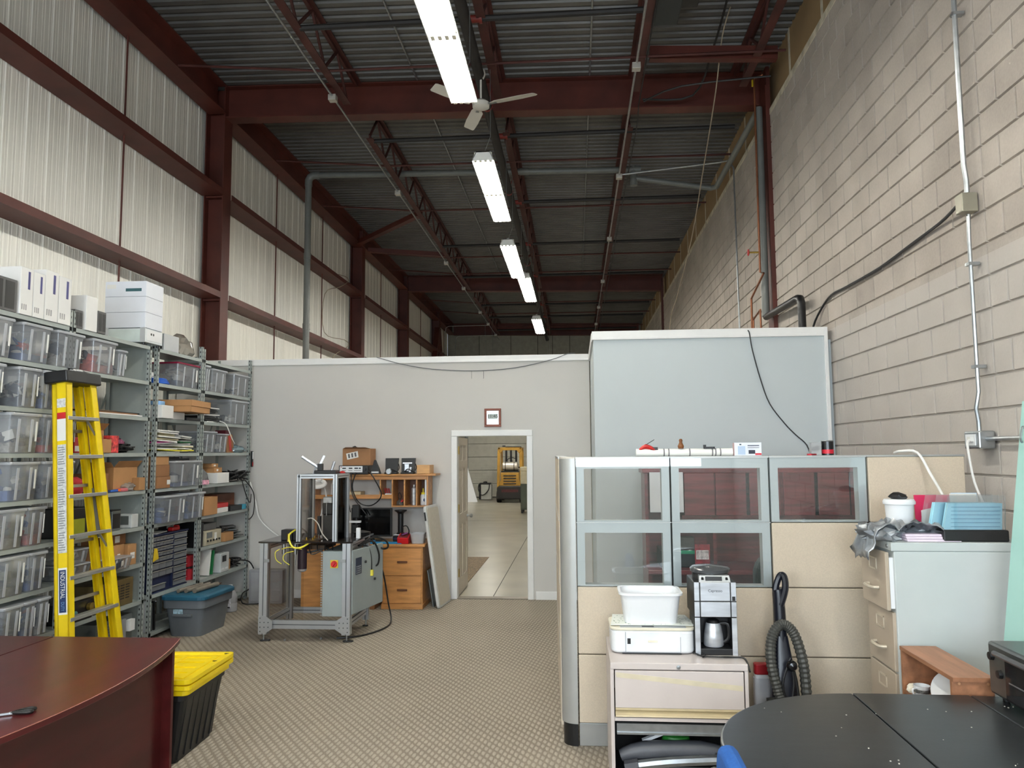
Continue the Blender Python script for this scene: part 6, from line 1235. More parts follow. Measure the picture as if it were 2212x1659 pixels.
MB().box(-.01, -.01, .94, W + .02, D + .02, .953).build('glossy_table_plate', mat('black_glass_plate', (40, 36, 34), .06, noise=.02), t)
# electrical enclosure on its right
e = MB().box(.62, .02, .24, .84, .62, .86).build('electrical_enclosure', m_gridgrey, t, bevel=.005)
MB().hexa([(.88, .06, .25), (.908, .055, .25), (1.035, .735, .25), (1.007, .74, .25), (.88, .06, .86), (.908, .055, .86), (1.035, .735, .86), (1.007, .74, .86)]).build('enclosure_door', m_gridgrey, t, bevel=.006)
MB().hexa([(.921, .115, .62), (.925, .115, .62), (.947, .235, .62), (.943, .235, .62), (.921, .115, .78), (.925, .115, .78), (.947, .235, .78), (.943, .235, .78)]).build('key_panel', mat('navy_keypad', (26, 40, 62), .4), t)
for j in range(4):
    for k in range(4): MB().box(.9255 + k * .0048, .125 + k * .026, .63 + j * .02, .929 + k * .0048, .141 + k * .026, .642 + j * .02).build('key', m_steel, t)
for y, z in ((.32, .72), (.53, .52)): MB().cyl((.90 + (y - .05) * .187, y, z), (.922 + (y - .05) * .187, y, z), .012, 10).build('door_lock', m_black, t)
for k in range(26): MB().box(.606, .015, .25 + k * .0235, .62, .02, .262 + k * .0235).build('wire_duct_tooth', mat('duct_grey', (150, 152, 150), .5), t)
sw = MB().box(.70, .012, .70, .775, .02, .775).build('switch_plate', mat('switch_yellow', (226, 190, 40), .5), t); MB().lathe([(.032, 0), (.03, .012), (.0, .013)], n=18).build('red_rotary_switch', mat('switch_red', (196, 24, 30), .4), sw, loc=(.738, .012, .738), rot=(PI / 2, 0, 0)); MB().obox((.738, -.006, .738), (.012, .022, .05), (0, .7, 0)).build('switch_lever', mat('switch_red', (196, 24, 30), .4), sw)
# upper cage
ZC = .953; cx0, cx1, cy0, cy1 = .36, .76, .0, .42
for x in (cx0 + .02, cx1 - .02):
    for y in (cy0 + .02, cy1 - .02): ext((x, y, ZC), (x, y, 1.60), .04, nm='cage_post')
for y in (cy0 + .02, cy1 - .02): ext((cx0 + .04, y, 1.58), (cx1 - .04, y, 1.58), .04, nm='cage_rail')
for x in (cx0 + .02, cx1 - .02): ext((x, cy0 + .04, 1.58), (x, cy1 - .04, 1.58), .04, nm='cage_rail')
MB().box(cx0 + .04, cy0 + .018, ZC, cx1 - .04, cy0 + .022, 1.56).build('cage_pane', m_pc, t); MB().box(cx1 - .022, cy0 + .04, ZC, cx1 - .018, cy1 - .04, 1.56).build('cage_pane', m_pc, t); MB().box(cx0 + .018, cy0 + .04, ZC, cx0 + .022, cy1 - .04, 1.56).build('cage_pane', m_pc, t)
MB().cyl((cx0 + .02, -.001, 1.58), (cx0 + .02, .001, 1.58), .012, 10).build('corner_cap', m_groove, t)
# actuator column, motor and tooling inside
MB().box(.57, .16, ZC, .70, .32, 1.20).build('actuator_column', m_black, t, bevel=.006); MB().box(.56, .17, 1.20, .66, .3, 1.31).build('motor_body', m_black, t, bevel=.006); MB().box(.565, .175, 1.31, .655, .29, 1.37).build('motor_cap', m_steel, t, bevel=.004)
MB().box(.65, .2, 1.28, .72, .3, 1.5).build('encoder_stack', m_black, t, bevel=.006); MB().cyl((.69, .2, 1.0), (.69, .2, 1.56), .006, 8).build('guide_rod', m_chrome, t); MB().cyl((.61, .15, 1.19), (.61, .15, 1.33), .004, 6).build('guide_rod', m_chrome, t)
MB().box(.5, .2, .99, .53, .24, 1.18).build('probe_arm', m_black, t); MB().cyl((.515, .2, .955), (.515, .2, 1.0), .004, 6).build('probe_tip', m_steel, t)
MB().tube([(.44, .1, 1.165), (.5, .06, 1.17), (.56, .05, 1.12), (.6, .05, 1.03), (.66, .05, .96)], .005, 6, sub=4).build('sensor_wire', m_wcord, t)
for k, (x, y) in enumerate(((.43, .1), (.5, .08), (.46, .25))): MB().lathe([(.028, 0), (.03, .008), (.01, .01), (.01, .03), (0, .032)], n=14).build('brass_fixture', m_brass, t, smooth=True, loc=(x, y, ZC))
MB().box(.4, .05, ZC, .56, .28, ZC + .004).build('fixture_plate', mat('dark_brass', (66, 50, 34), .4, .5), t)
# left side actuators, hoses, motor under table
MB().box(.17, .1, ZC, .28, .22, 1.055).build('valve_block', m_black, t, bevel=.005); MB().box(.29, .1, ZC, .35, .18, 1.045).build('valve_block', m_black, t, bevel=.005); MB().cyl((.25, .09, ZC), (.25, .09, 1.02), .015, 12).build('brass_fitting', m_brass, t)
m_yh = mat('yellow_air_hose', (232, 220, 70), .4)
MB().tube([(.33, .06, 1.06), (.30, -.02, 1.02), (.31, -.03, .95), (.35, -.03, .9), (.42, -.02, .9), (.47, .03, .93)], .009, 8, sub=4).build('air_hose', m_yh, t, smooth=True)
for pts in ([(.2, .0, .88), (.16, -.01, .85), (.17, -.01, .78), (.22, .0, .74)], [(.22, .0, .88), (.3, -.01, .9), (.42, .0, .88)], [(.34, .0, .86), (.26, -.01, .84), (.24, -.01, .78), (.3, .0, .73)]): MB().tube(pts, .0042, 6, sub=4).build('thin_air_hose', m_yh, t, smooth=True)
for x in (.21, .325): MB().cyl((x, .08, .82), (x, .08, .92), .018, 10).cyl((x, .08, .72), (x, .08, .82), .008, 8).build('air_cylinder', m_steel, t)
MB().cyl((.39, .1, .68), (.39, .1, .92), .045, 18).build('hanging_motor', mat('motor_plum', (52, 40, 52), .3), t, smooth=True); MB().lathe([(.046, 0), (.04, -.02), (.02, -.03), (0, -.03)], n=16).build('motor_nose', m_chrome, t, smooth=True, loc=(.39, .1, .68))
for k in range(6):
    random.seed(k); MB().tube([(.3 + .08 * k, .1, .92), (.33 + .07 * k, .12, .86 - .02 * (k % 3)), (.45 + .05 * k, .14, .84), (.6, .16, .88)], .006, 5, sub=3).build('wiring', m_black, t)
MB().box(.4, .15, .86, .6, .5, .9).build('under_plate', mat('dark_brass', (66, 50, 34), .4, .5), t)
MB().box(.88, .25, ZC, .92, .29, 1.06).build('white_bottle', m_whitepl, t, bevel=.006)
o = t  # plates on the cage top
t2 = thing('clamp_fixture', 'metal clamp arm fixture lying on top of the machine cage', 'fixture', (MX0 + .5, MY0 + .2, 1.601))
MB().box(-.02, -.06, 0, .2, .08, .035).build('base', m_black, t2, bevel=.006); MB().cyl((.02, 0, .05), (-.16, -.02, .17), .014, 10).build('arm', m_chrome, t2, smooth=True); MB().cyl((-.05, 0, .0), (-.01, 0, .1), .008, 8).build('strut', m_chrome, t2); MB().box(.0, -.02, .03, .05, .02, .1).build('joint_block', m_black, t2); MB().cyl((.14, 0, .03), (.17, 0, .12), .014, 10).build('spindle', m_chrome, t2, smooth=True); MB().bar((.02, 0, .09), (.06, .01, .18), .003, .02).build('blade', m_steel, t2)
tag(MB().lathe([(0, 0), (.03, .002), (.032, .012), (.02, .022), (0, .024)], n=14).build('red_rubber_bung', mat('red_gloss', (180, 30, 28), .35), smooth=True, loc=(MX0 + .72, MY0 + .3, 1.601)), 'small red bung on the machine cage top', 'bung')
t3 = thing('machine_power_cable', 'black cable bundle with a yellow plug over the machine enclosure', 'cable', (MX1 + .05, MY0 + .3, .86))
MB().tube([(-.06, .0, .02), (.02, .12, .05), (.06, .2, .02), (.09, .25, -.1), (.07, .28, -.2), (.03, .25, -.22)], .01, 6, sub=4).build('loop', m_black, t3, smooth=True); MB().tube([(-.06, .02, .02), (.04, .2, .08), (.14, .3, .04), (.16, .35, -.03), (.1, .4, -.06), (.03, .35, -.02)], .01, 6, sub=4).build('loop', m_black, t3, smooth=True); MB().tube([(-.05, .0, .02), (.01, .1, .0), (.03, .16, -.12), (.035, .16, -.24)], .009, 6, sub=4).build('plug_lead', m_black, t3, smooth=True); MB().box(.015, .14, -.3, .055, .18, -.24).build('yellow_plug', mat('plug_yellow', (222, 210, 70), .45), t3, bevel=.006)
MB().lathe([(0, 0), (.05, .0), (.09, .12), (.0, .14)], n=18).build('black_cone', m_black, t3, smooth=True, loc=(-.12, .35, .0))
tag(MB().tube([(-2.2, 8.2, .9), (-2.12, 8.4, .5), (-2.05, 8.35, .2), (-1.98, 8.2, .03), (-2.0, 7.9, .012), (-2.15, 7.6, .012), (-2.35, 7.5, .012)], .009, 6, sub=5).build('floor_power_cable', m_black, smooth=True), 'black power cable curving from the machine down over the carpet', 'cable')
for k, (x, y) in enumerate(((-2.83, 7.4), (-2.5, 7.48))): tag(MB().cyl((0, 0, 0), (0, .012, 0), .011, 10).build('loose_bushing', m_steel, loc=(x, y, .0115)), ['loose metal bushing on the carpet by the machine left foot', 'loose metal bushing on the carpet under the machine rail'][k], 'bushing')

# ------------------------------------------------------------ wooden workbench with hutch
m_pine = mat('honey_pine', (190, 134, 76), .42, noise=.12, nscale=3, stretch=(1.2, 8, 8), coat=.15); m_pined = mat('dark_pine', (104, 62, 32), .5, noise=.1)
DX, DYf = -3.24, 8.95
t = thing('pine_desk', 'honey pine desk with a drawer pedestal behind the machine', 'desk', (DX, DYf, 0)); DW = 1.445; DD = .62
MB().box(-.02, -.02, .712, DW + .03, DD, .742).build('desk_top', m_pine, t, bevel=.006); MB().box(.97, .005, .06, DW, DD - .01, .712).build('pedestal', m_pine, t); MB().box(.96, -.005, 0, DW + .005, DD - .01, .06).build('plinth', m_pine, t, bevel=.004)
for z0, z1 in ((.385, .695), (.068, .375)):
    d_ = MB().box(.98, -.012, z0, DW - .012, .005, z1).build('drawer', m_pine, t, bevel=.006); MB().box(1.15, -.026, (z0 + z1) / 2 - .012, 1.27, -.012, (z0 + z1) / 2 + .012).build('pull', m_pined, d_, bevel=.004)
MB().box(.0, .005, .0, .30, DD - .01, .712).build('left_pedestal', m_pine, t); MB().box(.3, DD - .05, .2, .97, DD - .03, .712).build('modesty_board', m_pine, t); MB().box(.3, .0, .62, .97, .02, .712).build('apron', m_pine, t)
t = thing('pine_hutch', 'honey pine hutch with pigeonholes standing above the desk', 'hutch', (DX, 9.28, 1.148)); HD = .29
MB().box(-.02, -.03, .375, DW + .1, HD, .40).build('top_board', m_pine, t, bevel=.006); MB().box(.019, .001, .33, DW - .019, .02, .3745).build('cornice', m_pine, t, bevel=.003); MB().box(DW - .018, 0, 0, DW, HD, .375).build('end_panel', m_pine, t); MB().box(0, 0, 0, .018, HD, .375).build('end_panel', m_pine, t)
MB().box(.0, .0, .108, .995, HD, .128).box(.0, -.004, .1, .995, .015, .15).build('long_shelf', m_pine, t, bevel=.003); MB().box(.995, 0, 0, DW, HD, .018).build('cubby_floor', m_pine, t)
for x in (.845, .995, 1.145, 1.295): MB().box(x, .004, .128 if x < .9 else .018, x + .016, HD - .01, .3295).build('divider', m_pine, t)
MB().box(.995, HD - .008, 0, DW, HD, .375).build('back_board', m_pined, t); MB().box(.4, HD - .008, .128, .42, HD, .375).build('rear_strip', m_pine, t)
MB().box(0, .02, -.405, .018, HD, 0).build('support_leg', m_pine, t); MB().box(1.43, .1, -.405, 1.445, HD, 0).build('support_leg', m_black, t)
ZH = 1.549
t = thing('shipping_carton', 'brown carton with a shipping label on top of the power supply', 'box', (-2.86, 9.28, ZH + .105), .0)
MB().box(0, 0, 0, .35, .25, .205).build('body', mat('kraft_carton', (156, 114, 78), .8, noise=.04), t, bevel=.004); MB().hexa([(.06, -.002, .07), (.2, -.002, .1), (.2, 0, .1), (.06, 0, .07), (.045, -.002, .145), (.19, -.002, .175), (.19, 0, .175), (.045, 0, .145)]).build('shipping_label', m_lblw, t)
for a in (.075, .115, .155): MB().hexa([(a, -.0028, .085 + (a - .06) * .21), (a + .022, -.0028, .09 + (a - .06) * .21), (a + .022, -.002, .09 + (a - .06) * .21), (a, -.002, .085 + (a - .06) * .21), (a - .008, -.0028, .135 + (a - .06) * .21), (a + .014, -.0028, .14 + (a - .06) * .21), (a + .014, -.002, .14 + (a - .06) * .21), (a - .008, -.002, .135 + (a - .06) * .21)]).build('barcode', mat('barcode_grey', (90, 90, 92), .6), t)
MB().hexa([(.0, .0, .205), (.35, 0, .205), (.35, .003, .205), (0, .003, .205), (.05, -.05, .222), (.3, -.06, .22), (.3, -.057, .22), (.05, -.047, .222)]).build('flap', mat('kraft_carton', (156, 114, 78), .8), t)
tag(blob('carton_scraps', m_black, (-2.73, 9.36, ZH + .311), .03, .03, .02, 4, .4), 'dark scrap sitting on the shipping carton', 'scrap')
t = thing('bench_power_supply', 'black bench power supply with a white display front on the hutch', 'power supply', (-2.88, 9.2, ZH)); MB().box(0, 0, 0, .36, .3, .105).build('case', m_black, t, bevel=.004); MB().box(.012, -.005, .022, .295, 0, .098).build('white_front', m_whitepl, t, bevel=.006)
for a, b2 in ((.045, .09), (.125, .17), (.195, .24), (.25, .275)): MB().box(a, -.006, .065, b2, -.005, .08).build('display', m_black, t)
for a, b2 in ((.04, .09), (.12, .17), (.19, .275)): MB().box(a, -.006, .042, b2, -.005, .05).build('button_row', mat('button_grey', (150, 150, 150), .5), t)
MB().lathe([(.006, 0), (0, .002)], n=10).build('red_led', mat('red_gloss', (180, 30, 28), .35), t, loc=(.03, -.005, .085), rot=(PI / 2, 0, 0)); MB().cyl((.32, -.0, .06), (.32, -.02, .06), .02, 12).build('socket', m_black, t)
tag(MB().tube([(-2.72, 9.18, ZH + .02), (-2.7, 9.12, ZH - .05), (-2.68, 9.12, 1.3), (-2.55, 9.12, 1.12), (-2.5, 9.14, 1.05)], .007, 6, sub=4).tube([(-2.66, 9.18, ZH + .02), (-2.68, 9.1, 1.4), (-2.6, 9.1, 1.22), (-2.45, 9.12, 1.18), (-2.33, 9.12, 1.3), (-2.42, 9.12, 1.5), (-2.5, 9.15, ZH + .04)], .008, 6, sub=5).tube([(-2.75, 9.18, ZH + .01), (-2.74, 9.1, 1.35), (-2.7, 9.1, 1.1)], .006, 6, sub=4).build('instrument_leads', m_black, smooth=True), 'black instrument leads looping down from the power supply', 'cable')
t = thing('soldering_iron_stand', 'pointed black and white stand on the hutch', 'stand', (-2.45, 9.3, ZH)); MB().rings([[(-.05, -.03, 0), (.06, -.03, 0), (.06, .05, 0), (-.05, .05, 0)], [(-.04, -.02, .07), (.04, -.02, .07), (.04, .04, .07), (-.04, .04, .07)], [(-.02, 0, .17), (.0, 0, .17), (.0, .02, .17), (-.02, .02, .17)]]).build('wedge', m_black, t); MB().box(-.045, -.032, .012, .045, -.029, .03).build('white_band', m_whitepl, t)
for k, (x, w, l) in enumerate(((-2.33, .15, 'black square display stand with a tilted panel on the hutch'), (-2.13, .16, 'black gadget stand with chrome clips on the hutch'))):
    t = thing('display_stand', l, 'stand', (x, 9.3, ZH)); MB().hexa([(0, 0, 0.02), (w, 0, 0.02), (w, .03, 0.02), (0, .03, .02), (-.005, .03, .19), (w + .01, .03, .19), (w + .01, .06, .19), (-.005, .06, .19)]).build('panel', m_black, t, bevel=.003); MB().box(0, -.05, 0, w, .08, .02).build('base', m_black, t, bevel=.005)
    MB().tube([(w * .3, -.05, .02), (w * .6, -.07, .06), (w, -.05, .03), (w * 1.2, -.03, .07), (w * 1.1, 0, .12)], .006, 6, sub=4).build('coiled_lead', m_black, t)
    if k: MB().box(.04, -.02, .03, .1, -.005, .12).build('chrome_clip', m_chrome, t, bevel=.006); MB().cyl((.11, -.03, .02), (.12, -.02, .08), .02, 10).build('chrome_cup', m_chrome, t); MB().bar((.02, -.01, .13), (.13, .01, .13), .008, .012).build('chrome_bar', m_chrome, t)
    else: MB().lathe([(.03, -.012), (.04, 0), (.03, .012)], n=16).build('wire_coil', m_steel, t, loc=(.06, -.07, .03), rot=(PI / 2, 0, 0))
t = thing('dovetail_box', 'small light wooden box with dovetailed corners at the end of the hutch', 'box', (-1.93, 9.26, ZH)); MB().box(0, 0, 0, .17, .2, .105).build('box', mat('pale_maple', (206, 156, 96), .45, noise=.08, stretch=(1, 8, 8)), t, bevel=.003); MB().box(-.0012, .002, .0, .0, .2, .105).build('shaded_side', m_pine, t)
for k in range(7): MB().box(.155, -.001, .005 + k * .0145, .17, 0, .012 + k * .0145).build('dovetail', m_pined, t)
t = thing('aerosol_can', 'silver aerosol can in the third pigeonhole', 'can', (-1.99, 9.38, 1.168)); MB().lathe([(0, 0), (.027, 0), (.028, .2), (.012, .215), (.012, .225), (0, .225)], n=16).build('can', mat('printed_silver', (190, 192, 194), .35, .4, noise=.15, nscale=30), t, smooth=True); MB().cyl((0, 0, .222), (0, 0, .245), .011, 10).build('nozzle', m_whitepl, t)
t = thing('squeeze_bottle', 'translucent squeeze bottle with a yellow cap in the fourth pigeonhole', 'bottle', (-1.875, 9.38, 1.168)); MB().lathe([(0, 0), (.032, 0), (.034, .01), (.034, .11), (.022, .13), (0, .132)], n=16).build('bottle', mat('frosted_bottle', (200, 202, 204), .4), t, smooth=True); MB().lathe([(.024, .128), (.024, .15), (.008, .152), (.006, .2), (0, .2)], n=14).build('cap', mat('cap_yellow', (236, 214, 50), .4), t, smooth=True); MB().obox((.02, -.031, .06), (.03, .003, .03), (0, .78, 0)).build('blue_diamond', m_labn, t)
tag(MB().box(0, 0, 0, .02, .24, .32).build('white_binder', m_whitepl, loc=(-1.84, 9.305, 1.168), bevel=.003), 'thin white binder in the last pigeonhole', 'binder')
t = thing('small_tools', 'grey and red pliers heap in the first tall pigeonhole', 'tools', (-2.16, 9.36, 1.168)); cb = MB(); random.seed(2)
blob('grip_heap', m_psu, (0, 0, 0), .045, .05, .04, 3, .4, 2, t); MB().tube([(0, 0, .05), (-.02, 0, .12), (.0, 0, .15), (.02, 0, .1), (.0, 0, .05)], .005, 6, sub=3).build('cord_loop', m_black, t); MB().bar((.02, -.02, .04), (.05, -.03, .06), .02, .02).build('red_grip', m_red2, t)
t = thing('screwdriver_tray', 'small white tray with red handled tools in the square pigeonhole', 'tray', (-2.345, 9.35, 1.278)); MB().box(0, 0, 0, .085, .12, .03).build('tray', m_whitepl, t, bevel=.003)
for k in range(3): MB().cyl((.0 + .025 * k, .05, .03), (-.02 + .025 * k, .07, .09), .007, 8).build('red_handle', m_red2, t)
tag(MB().box(0, 0, 0, .16, .2, .055).build('cream_drawer_insert', mat('cream_insert', (214, 196, 160), .6), loc=(-2.8, 9.32, 1.277), bevel=.004), 'cream organiser tray on the long hutch shelf', 'tray'); tag(MB().bar((0, 0, .008), (.22, .02, .008), .03, .014).box(-.05, -.01, 0, 0, .02, .014).build('steel_rule', m_psu, loc=(-2.62, 9.35, 1.277)), 'grey rule lying on the long hutch shelf', 'rule')
t = thing('spray_can', 'white spray can behind the machine cage on the hutch shelf', 'can', (-3.0, 9.36, 1.277)); MB().lathe([(0, 0), (.03, 0), (.031, .15), (.014, .17), (.012, .19), (0, .19)], n=16).build('can', m_whitepl, t, smooth=True)
# on the desk
ZD = .743
t = thing('desk_monitor', 'black flat monitor on the pine desk facing the room', 'monitor', (-2.72, 9.2, ZD)); MB().box(0, 0, .06, .5, .035, .40).build('bezel', m_black, t, bevel=.006); MB().box(.02, -.002, .08, .48, .0, .385).build('screen', mat('dark_screen', (12, 13, 14), .08, noise=0), t); MB().box(.13, -.05, 0, .37, .12, .014).build('base', m_black, t, bevel=.006); MB().box(.22, .03, .014, .28, .05, .1).build('neck', m_black, t)
t = thing('microscope_camera', 'black inspection microscope on a white arm beside the monitor', 'microscope', (-2.70, 9.02, ZD)); MB().cyl((.09, .02, .0), (.09, .02, .42), .018, 10).build('pillar', m_black, t); MB().box(.05, -.02, .30, .13, .05, .45).build('camera_head', m_black, t, bevel=.006); MB().box(-.08, -.02, .24, .15, .03, .265).build('white_arm', m_whitepl, t, bevel=.004); MB().box(.05, -.04, .12, .13, .06, .22).build('lens_block', m_black, t, bevel=.01); MB().tube([(.0, 0, .3), (-.06, 0, .4), (-.12, 0, .34), (-.14, 0, .2)], .012, 6, sub=3).build('bracket_arm', m_black, t); MB().prism(rrect(-.08, -.08, .2, .1, .03), 0, .015, 'z').build('base', m_black, t); MB().cyl((-.02, -.02, .015), (-.02, -.02, .1), .018, 12).build('white_bottle', m_whitepl, t)
t = thing('magnifier_lamp', 'white ring magnifier lamp clamped to the desk, seen through the cage', 'lamp', (-3.1, 9.0, ZD)); MB().lathe([(.055, -.012), (.095, -.014), (.1, .0), (.09, .016), (.055, .014), (.05, 0)], n=28).build('ring_head', m_whitepl, t, smooth=True, loc=(.05, -.04, .70), rot=(.5, .1, 0)); MB().lathe([(0, -.003), (.054, -.002), (.054, .002), (0, .003)], n=24).build('lens', m_glass, t, loc=(.05, -.04, .70), rot=(.5, .1, 0)); MB().tube([(.06, .0, .0), (.06, .02, .3), (.12, .04, .55), (.08, -.02, .74)], .009, 8, sub=3).build('arm', m_whitepl, t, smooth=True); MB().cyl((.06, 0, 0), (.06, 0, .06), .025, 12).build('clamp', m_whitepl, t); MB().tube([(.1, .0, .8), (.08, -.03, .745), (.03, -.05, .75)], .006, 6).build('handle', m_steel, t)
t = thing('black_post_stand', 'black post stand with a flared top on the pine desk', 'stand', (-2.13, 9.28, ZD + .085)); MB().lathe([(0, 0), (.05, 0), (.05, .01), (.034, .02), (.034, .24), (.05, .26), (.075, .275), (.075, .285), (0, .285)], n=20).build('post', m_black, t, smooth=True)
t = thing('blue_instrument_case', 'black soft case with a blue zip under the post stand', 'case', (-2.205, 9.17, ZD)); MB().prism(rrect(0, 0, .24, .2, .03), 0, .07, 'z').build('case', mat('black_cordura', (26, 28, 36), .8), t, bevel=.012); MB().prism(rrect(-.002, -.002, .242, .202, .03), .033, .04, 'z').build('zip', mat('blue_zip', (36, 52, 120), .6), t); MB().box(.0, .05, .071, .22, .19, .083).build('white_pad', m_whitepl, t, bevel=.004)
t = thing('blue_bench_mat', 'bright blue flat box and mat at the desk front', 'mat', (-2.55, 8.97, ZD)); MB().box(0, 0, 0, .5, .16, .008).build('mat', mat('bright_cyan_blue', (28, 140, 196), .6), t); MB().box(.0, .02, .008, .16, .12, .03).build('flat_box', mat('bright_cyan_blue', (28, 140, 196), .6), t, bevel=.003); MB().box(.03, .05, .03, .08, .09, .0312).build('label', m_lblw, t)
t = thing('red_parts_bin', 'bright red open parts bin on the pine desk', 'parts bin', (-2.1, 8.98, ZD)); MB().hexa([(0, 0, 0), (.13, 0, 0), (.13, .16, 0), (0, .16, 0), (0, -.02, .07), (.13, -.02, .07), (.13, .16, .11), (0, .16, .11)]).build('bin', mat('bright_red_bin', (200, 24, 34), .4), t, bevel=.004); MB().hexa([(.012, -.008, .06), (.118, -.008, .06), (.118, .15, .06), (.012, .15, .06), (.012, -.012, .072), (.118, -.012, .072), (.118, .15, .112), (.012, .15, .112)]).build('painted_shade_inside', mat('shaded_bin_red', (90, 12, 20), .6), t); MB().bar((.04, .05, .1), (.1, .08, .12), .03, .012).build('purple_tool', mat('purple_tool', (120, 60, 120), .5), t); MB().tube([(.02, .13, .11), (.03, .13, .18), (.08, .13, .195), (.11, .13, .14), (.1, .13, .1)], .007, 6, sub=4).build('cord_hoop', m_black, t, smooth=True)  # darker red block paints the shade inside the solid bin
tag(open_tub(MB(), .17, .15, .12, .015, .03, .004, .004).build('frosted_tub', mat('frosted_grey_tub', (170, 172, 174), .5), smooth=True, loc=(-1.872, 9.0, ZD)), 'frosted grey plastic tub at the right end of the desk', 'tub')
# under the desk
tag(open_tub(MB(), .3, .24, .15, .03, .03).build('under_desk_tub', mat('beige_tub', (196, 186, 168), .6), smooth=True, loc=(-2.72, 8.95, .15)), 'beige plastic tub on a box under the pine desk', 'tub')
carton('brown carton lying under the pine desk', 8.92, 9.25, 0, .148, -2.9, -2.35, m_card2, tape=False)
# ------------------------------------------------------------ folding table leaning by the door
m_fold = mat('beige_table_plastic', (196, 188, 172), .55, noise=.03, nscale=30, bump=.05, bscale=80)
t = thing('folded_table', 'folded beige plastic table leaning on the wall beside the door', 'table', (-1.60, 8.98, 0), rz=-.12)
R_ = Matrix.Rotation(math.radians(-9), 4, 'Y')
p = [(q, z) for q, z in rrect(0, 0, .5, 1.19, .05, 4)]
pl = MB().prism(p, -.035, .0, 'x').build('top', mat('table_edge_white', (206, 206, 202), .5), t, bevel=.012); pl.rotation_euler = (0, math.radians(-8.5), 0)
f2 = MB().prism([(q, z) for q, z in rrect(.03, .03, .47, 1.16, .04, 4)], .0005, .006, 'x').build('face', m_fold, t, bevel=.003); f2.rotation_euler = (0, math.radians(-8.5), 0)
h_ = MB().box(-.028, -.002, 1.02, -.008, .0, 1.12).build('handle_slot', m_black, t); h_.rotation_euler = (0, math.radians(-8.5), 0)
tag(MB().hexa([(-1.70, 9.1, 0), (-1.69, 9.1, 0), (-1.69, 9.5, 0), (-1.70, 9.5, 0), (-1.77, 9.1, .42), (-1.76, 9.1, .42), (-1.76, 9.5, .42), (-1.77, 9.5, .42)]).build('leaning_sheet', m_psu), 'grey sheet tucked behind the folded table', 'sheet')
# ------------------------------------------------------------ warehouse seen through the door
t = thing('door_2', 'white ribbed overhead door at the far end of the warehouse', 'door'); t['kind'] = 'structure'
m_oh = mat('overhead_door_white', (206, 204, 192), .5, noise=.03)
OX0, OX1 = -4.35, -.6
for k in range(7):
    z0 = .03 + k * .53; s_ = MB().box(OX0, YF - .06, z0, OX1, YF - .02, z0 + .52).build('door_section', m_oh, t, bevel=.004)
    for j in range(5): MB().box(OX0, YF - .085, z0 + .015 + j * .1, OX1, YF - .06, z0 + .09 + j * .1).build('rib', m_oh, s_)
MB().box(OX0, YF - .07, 0, OX1, YF - .02, .03).build('bottom_seal', m_black, t)
MB().box(OX0 - .12, YF - .14, 0, OX0, YF - .02, 3.8).build('track', m_psu, t); MB().box(OX1, YF - .14, 0, OX1 + .12, YF - .02, 3.8).build('track', m_psu, t)
for z in (.6, 1.2, 1.8, 2.4): MB().box(OX0 - .06, YF - .2, z, OX0 + .02, YF - .14, z + .06).build('roller_bracket', m_steel, t)
MB().box(-2.95, YF - .095, 2.02, -2.83, YF - .085, 2.08).build('sign_plate', m_drive, t)
m_fy = mat('forklift_yellow', (158, 118, 40), .5, noise=.1); m_fb = mat('forklift_black', (30, 28, 26), .5, noise=.1)
t = thing('forklift', 'yellow forklift parked facing the far overhead door', 'forklift', (-2.38, 27.6, 0))
cw = [(-.47, .12), (.47, .12), (.47, .55), (.36, .62), (-.36, .62), (-.47, .55)]
MB().prism(cw, 0, .55, 'y').build('counterweight', m_fb, t, bevel=.05)
MB().prism([(-.40, .6), (.40, .6), (.40, .72), (.33, .8), (.33, 1.08), (-.33, 1.08), (-.33, .8), (-.40, .72)], .02, 1.1, 'y').build('engine_hood', m_fy, t, bevel=.02)
for k in range(4): MB().box(-.23, .005, .66 + k * .095, .23, .022, .70 + k * .095).build('grille_slot', m_fb, t, bevel=.008)
MB().box(-.32, .1, 1.08, .32, .5, 1.13).build('tank_cradle', m_fb, t); MB().lathe([(0, -.3), (.1, -.29), (.15, -.25), (.155, 0), (.15, .25), (.1, .29), (0, .3)], n=20).build('gas_tank', mat('tank_silver', (196, 190, 178), .35, .4), t, smooth=True, loc=(.0, .28, 1.3), rot=(0, PI / 2, 0))
for x in (.13, -.18): MB().cyl((x, .28, 1.3), (x + .025, .28, 1.3), .162, 20).build('tank_strap', m_fb, t)
for s_ in (-1, 1):
    MB().bar((s_ * .42, .1, .5), (s_ * .39, .12, 1.93), .1, .06).build('guard_post', m_fy, t); MB().bar((s_ * .4, 1.35, .5), (s_ * .39, 1.2, 1.93), .06, .05).build('guard_post', m_fy, t); MB().bar((s_ * .39, .08, 1.94), (s_ * .39, 1.25, 1.94), .07, .06).build('guard_rail', m_fy, t)
MB().prism([(-.42, 1.86), (-.33, 1.76), (-.25, 1.87), (.25, 1.87), (.33, 1.76), (.42, 1.86), (.42, 1.98), (-.42, 1.98)], .08, .14, 'y').build('guard_arch', m_fy, t, bevel=.01)
for k in range(6): MB().bar((-.38, .3 + k * .17, 1.95), (.38, .3 + k * .17, 1.95), .03, .02).build('guard_slat', m_fb, t)
for x in (-.28, -.1, .1, .28): MB().box(x - .035, 1.75, .1, x + .035, 1.85, 2.0).build('mast_channel', m_fb, t)
for z in (.4, 1.2, 1.96): MB().box(-.3, 1.74, z, .3, 1.78, z + .06).build('mast_crossbar', m_fb, t)
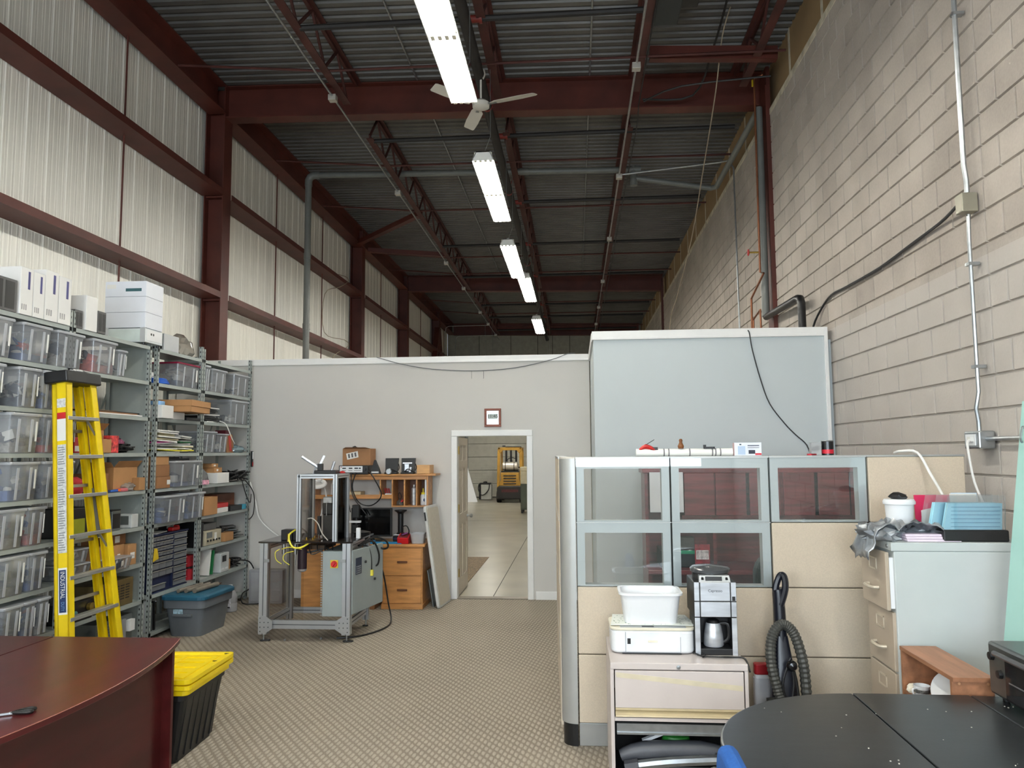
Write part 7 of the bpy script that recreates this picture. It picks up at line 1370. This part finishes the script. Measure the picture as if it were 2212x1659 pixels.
MB().tube([(.17 * math.cos(a * PI / 8), .95 + .1 * math.sin(a * PI / 8), 1.5 + .1 * math.sin(a * PI / 8)) for a in range(17)], .014, 6).build('steering_wheel', m_black, t); MB().cyl((0, 1.15, 1.1), (0, .95, 1.5), .025, 8).build('steering_column', m_fb, t)
MB().box(-.25, .55, 1.08, .25, 1.0, 1.2).build('seat', m_black, t, bevel=.03)
for s_ in (-1, 1):
    for y, r_ in ((.35, .22), (1.5, .28)): MB().cyl((s_ * .33, y, r_), (s_ * .5, y, r_), r_, 22).build('wheel', m_black, t, bevel=.02); MB().cyl((s_ * .5, y, r_), (s_ * .505, y, r_), r_ * .55, 16).build('wheel_hub', mat('hub_grey', (130, 126, 116), .5), t)
for s_ in (-1, 1): MB().box(s_ * .2 - .05, 1.85, .08, s_ * .2 + .05, 2.9, .12).build('fork', m_fb, t)
MB().box(-.3, -.002, .38, .3, 0, .48).build('faded_lettering', mat('faded_red', (70, 22, 24), .6, noise=.3, nscale=30), t)
t = thing('battery_charger', 'white and black battery charger with a hanging cable by the overhead door', 'charger', (-3.64, 29.4, 0)); MB().box(0, 0, .02, .40, .35, .58).build('cabinet', mat('charger_white', (196, 196, 188), .5), t, bevel=.01); MB().box(-.08, .02, .02, 0, .33, .58).build('dark_side', m_black, t); MB().box(-.06, 0, .58, .36, .35, .64).build('top_tray', m_black, t); MB().lathe([(0, 0), (.08, 0), (.07, .05), (0, .06)], n=14).build('plug', m_black, t, loc=(.15, .15, .64)); MB().tube([(.33, -.02, .6), (.3, -.04, .4), (.15, -.05, .22), (.0, -.04, .2), (-.1, .0, .4), (-.08, .02, .6)], .018, 6, sub=4).build('cable', m_black, t)
tag(MB().hexa([(-4.25, 28.2, 0), (-3.62, 28.2, 0), (-3.62, 28.25, 0), (-4.25, 28.25, 0), (-4.45, 29.3, 1.6), (-4.25, 29.3, 1.6), (-4.25, 29.35, 1.6), (-4.45, 29.35, 1.6)]).build('leaning_white_sheet', m_whitepl), 'white sheet leaning in the far warehouse corner', 'sheet')
t = thing('black_waste_bin', 'black waste bin behind the open door leaf', 'bin', (-3.55, 22.5, 0)); MB().lathe([(0, 0), (.24, 0), (.3, .9), (.32, .9), (.32, .95), (.28, .95)], n=18).build('bin', m_fb, t, smooth=True); blob('grey_bag', m_drive, (0, 0, .9), .25, .25, .1, 2, .3, 2, t)
t = thing('white_storage_box', 'cream box on a grey green cabinet at the right of the doorway view', 'box', (-1.66, 23.0, .86)); MB().box(0, 0, 0, .9, .6, .38).build('box', mat('cream_board', (216, 206, 176), .6), t, bevel=.01); MB().box(-.01, -.01, .38, .91, .61, .5).build('lid', mat('cream_board', (216, 206, 176), .6), t, bevel=.01)
t = thing('grey_green_cabinet', 'dark grey green cabinet under the cream box in the warehouse', 'cabinet', (-1.66, 22.95, 0)); MB().box(0, 0, .1, .95, .7, .86).build('body', mat('grey_green_paint', (86, 92, 80), .6), t, bevel=.008); MB().box(.02, -.012, .14, .46, 0, .82).build('door', mat('grey_green_paint', (86, 92, 80), .6), t, bevel=.004); MB().box(.49, -.012, .14, .93, 0, .82).build('door', mat('grey_green_paint', (86, 92, 80), .6), t, bevel=.004)
for x in (.04, .91):
    for y in (.05, .65): MB().box(x - .03, y - .03, 0, x + .03, y + .03, .1).build('leg', m_black, t)
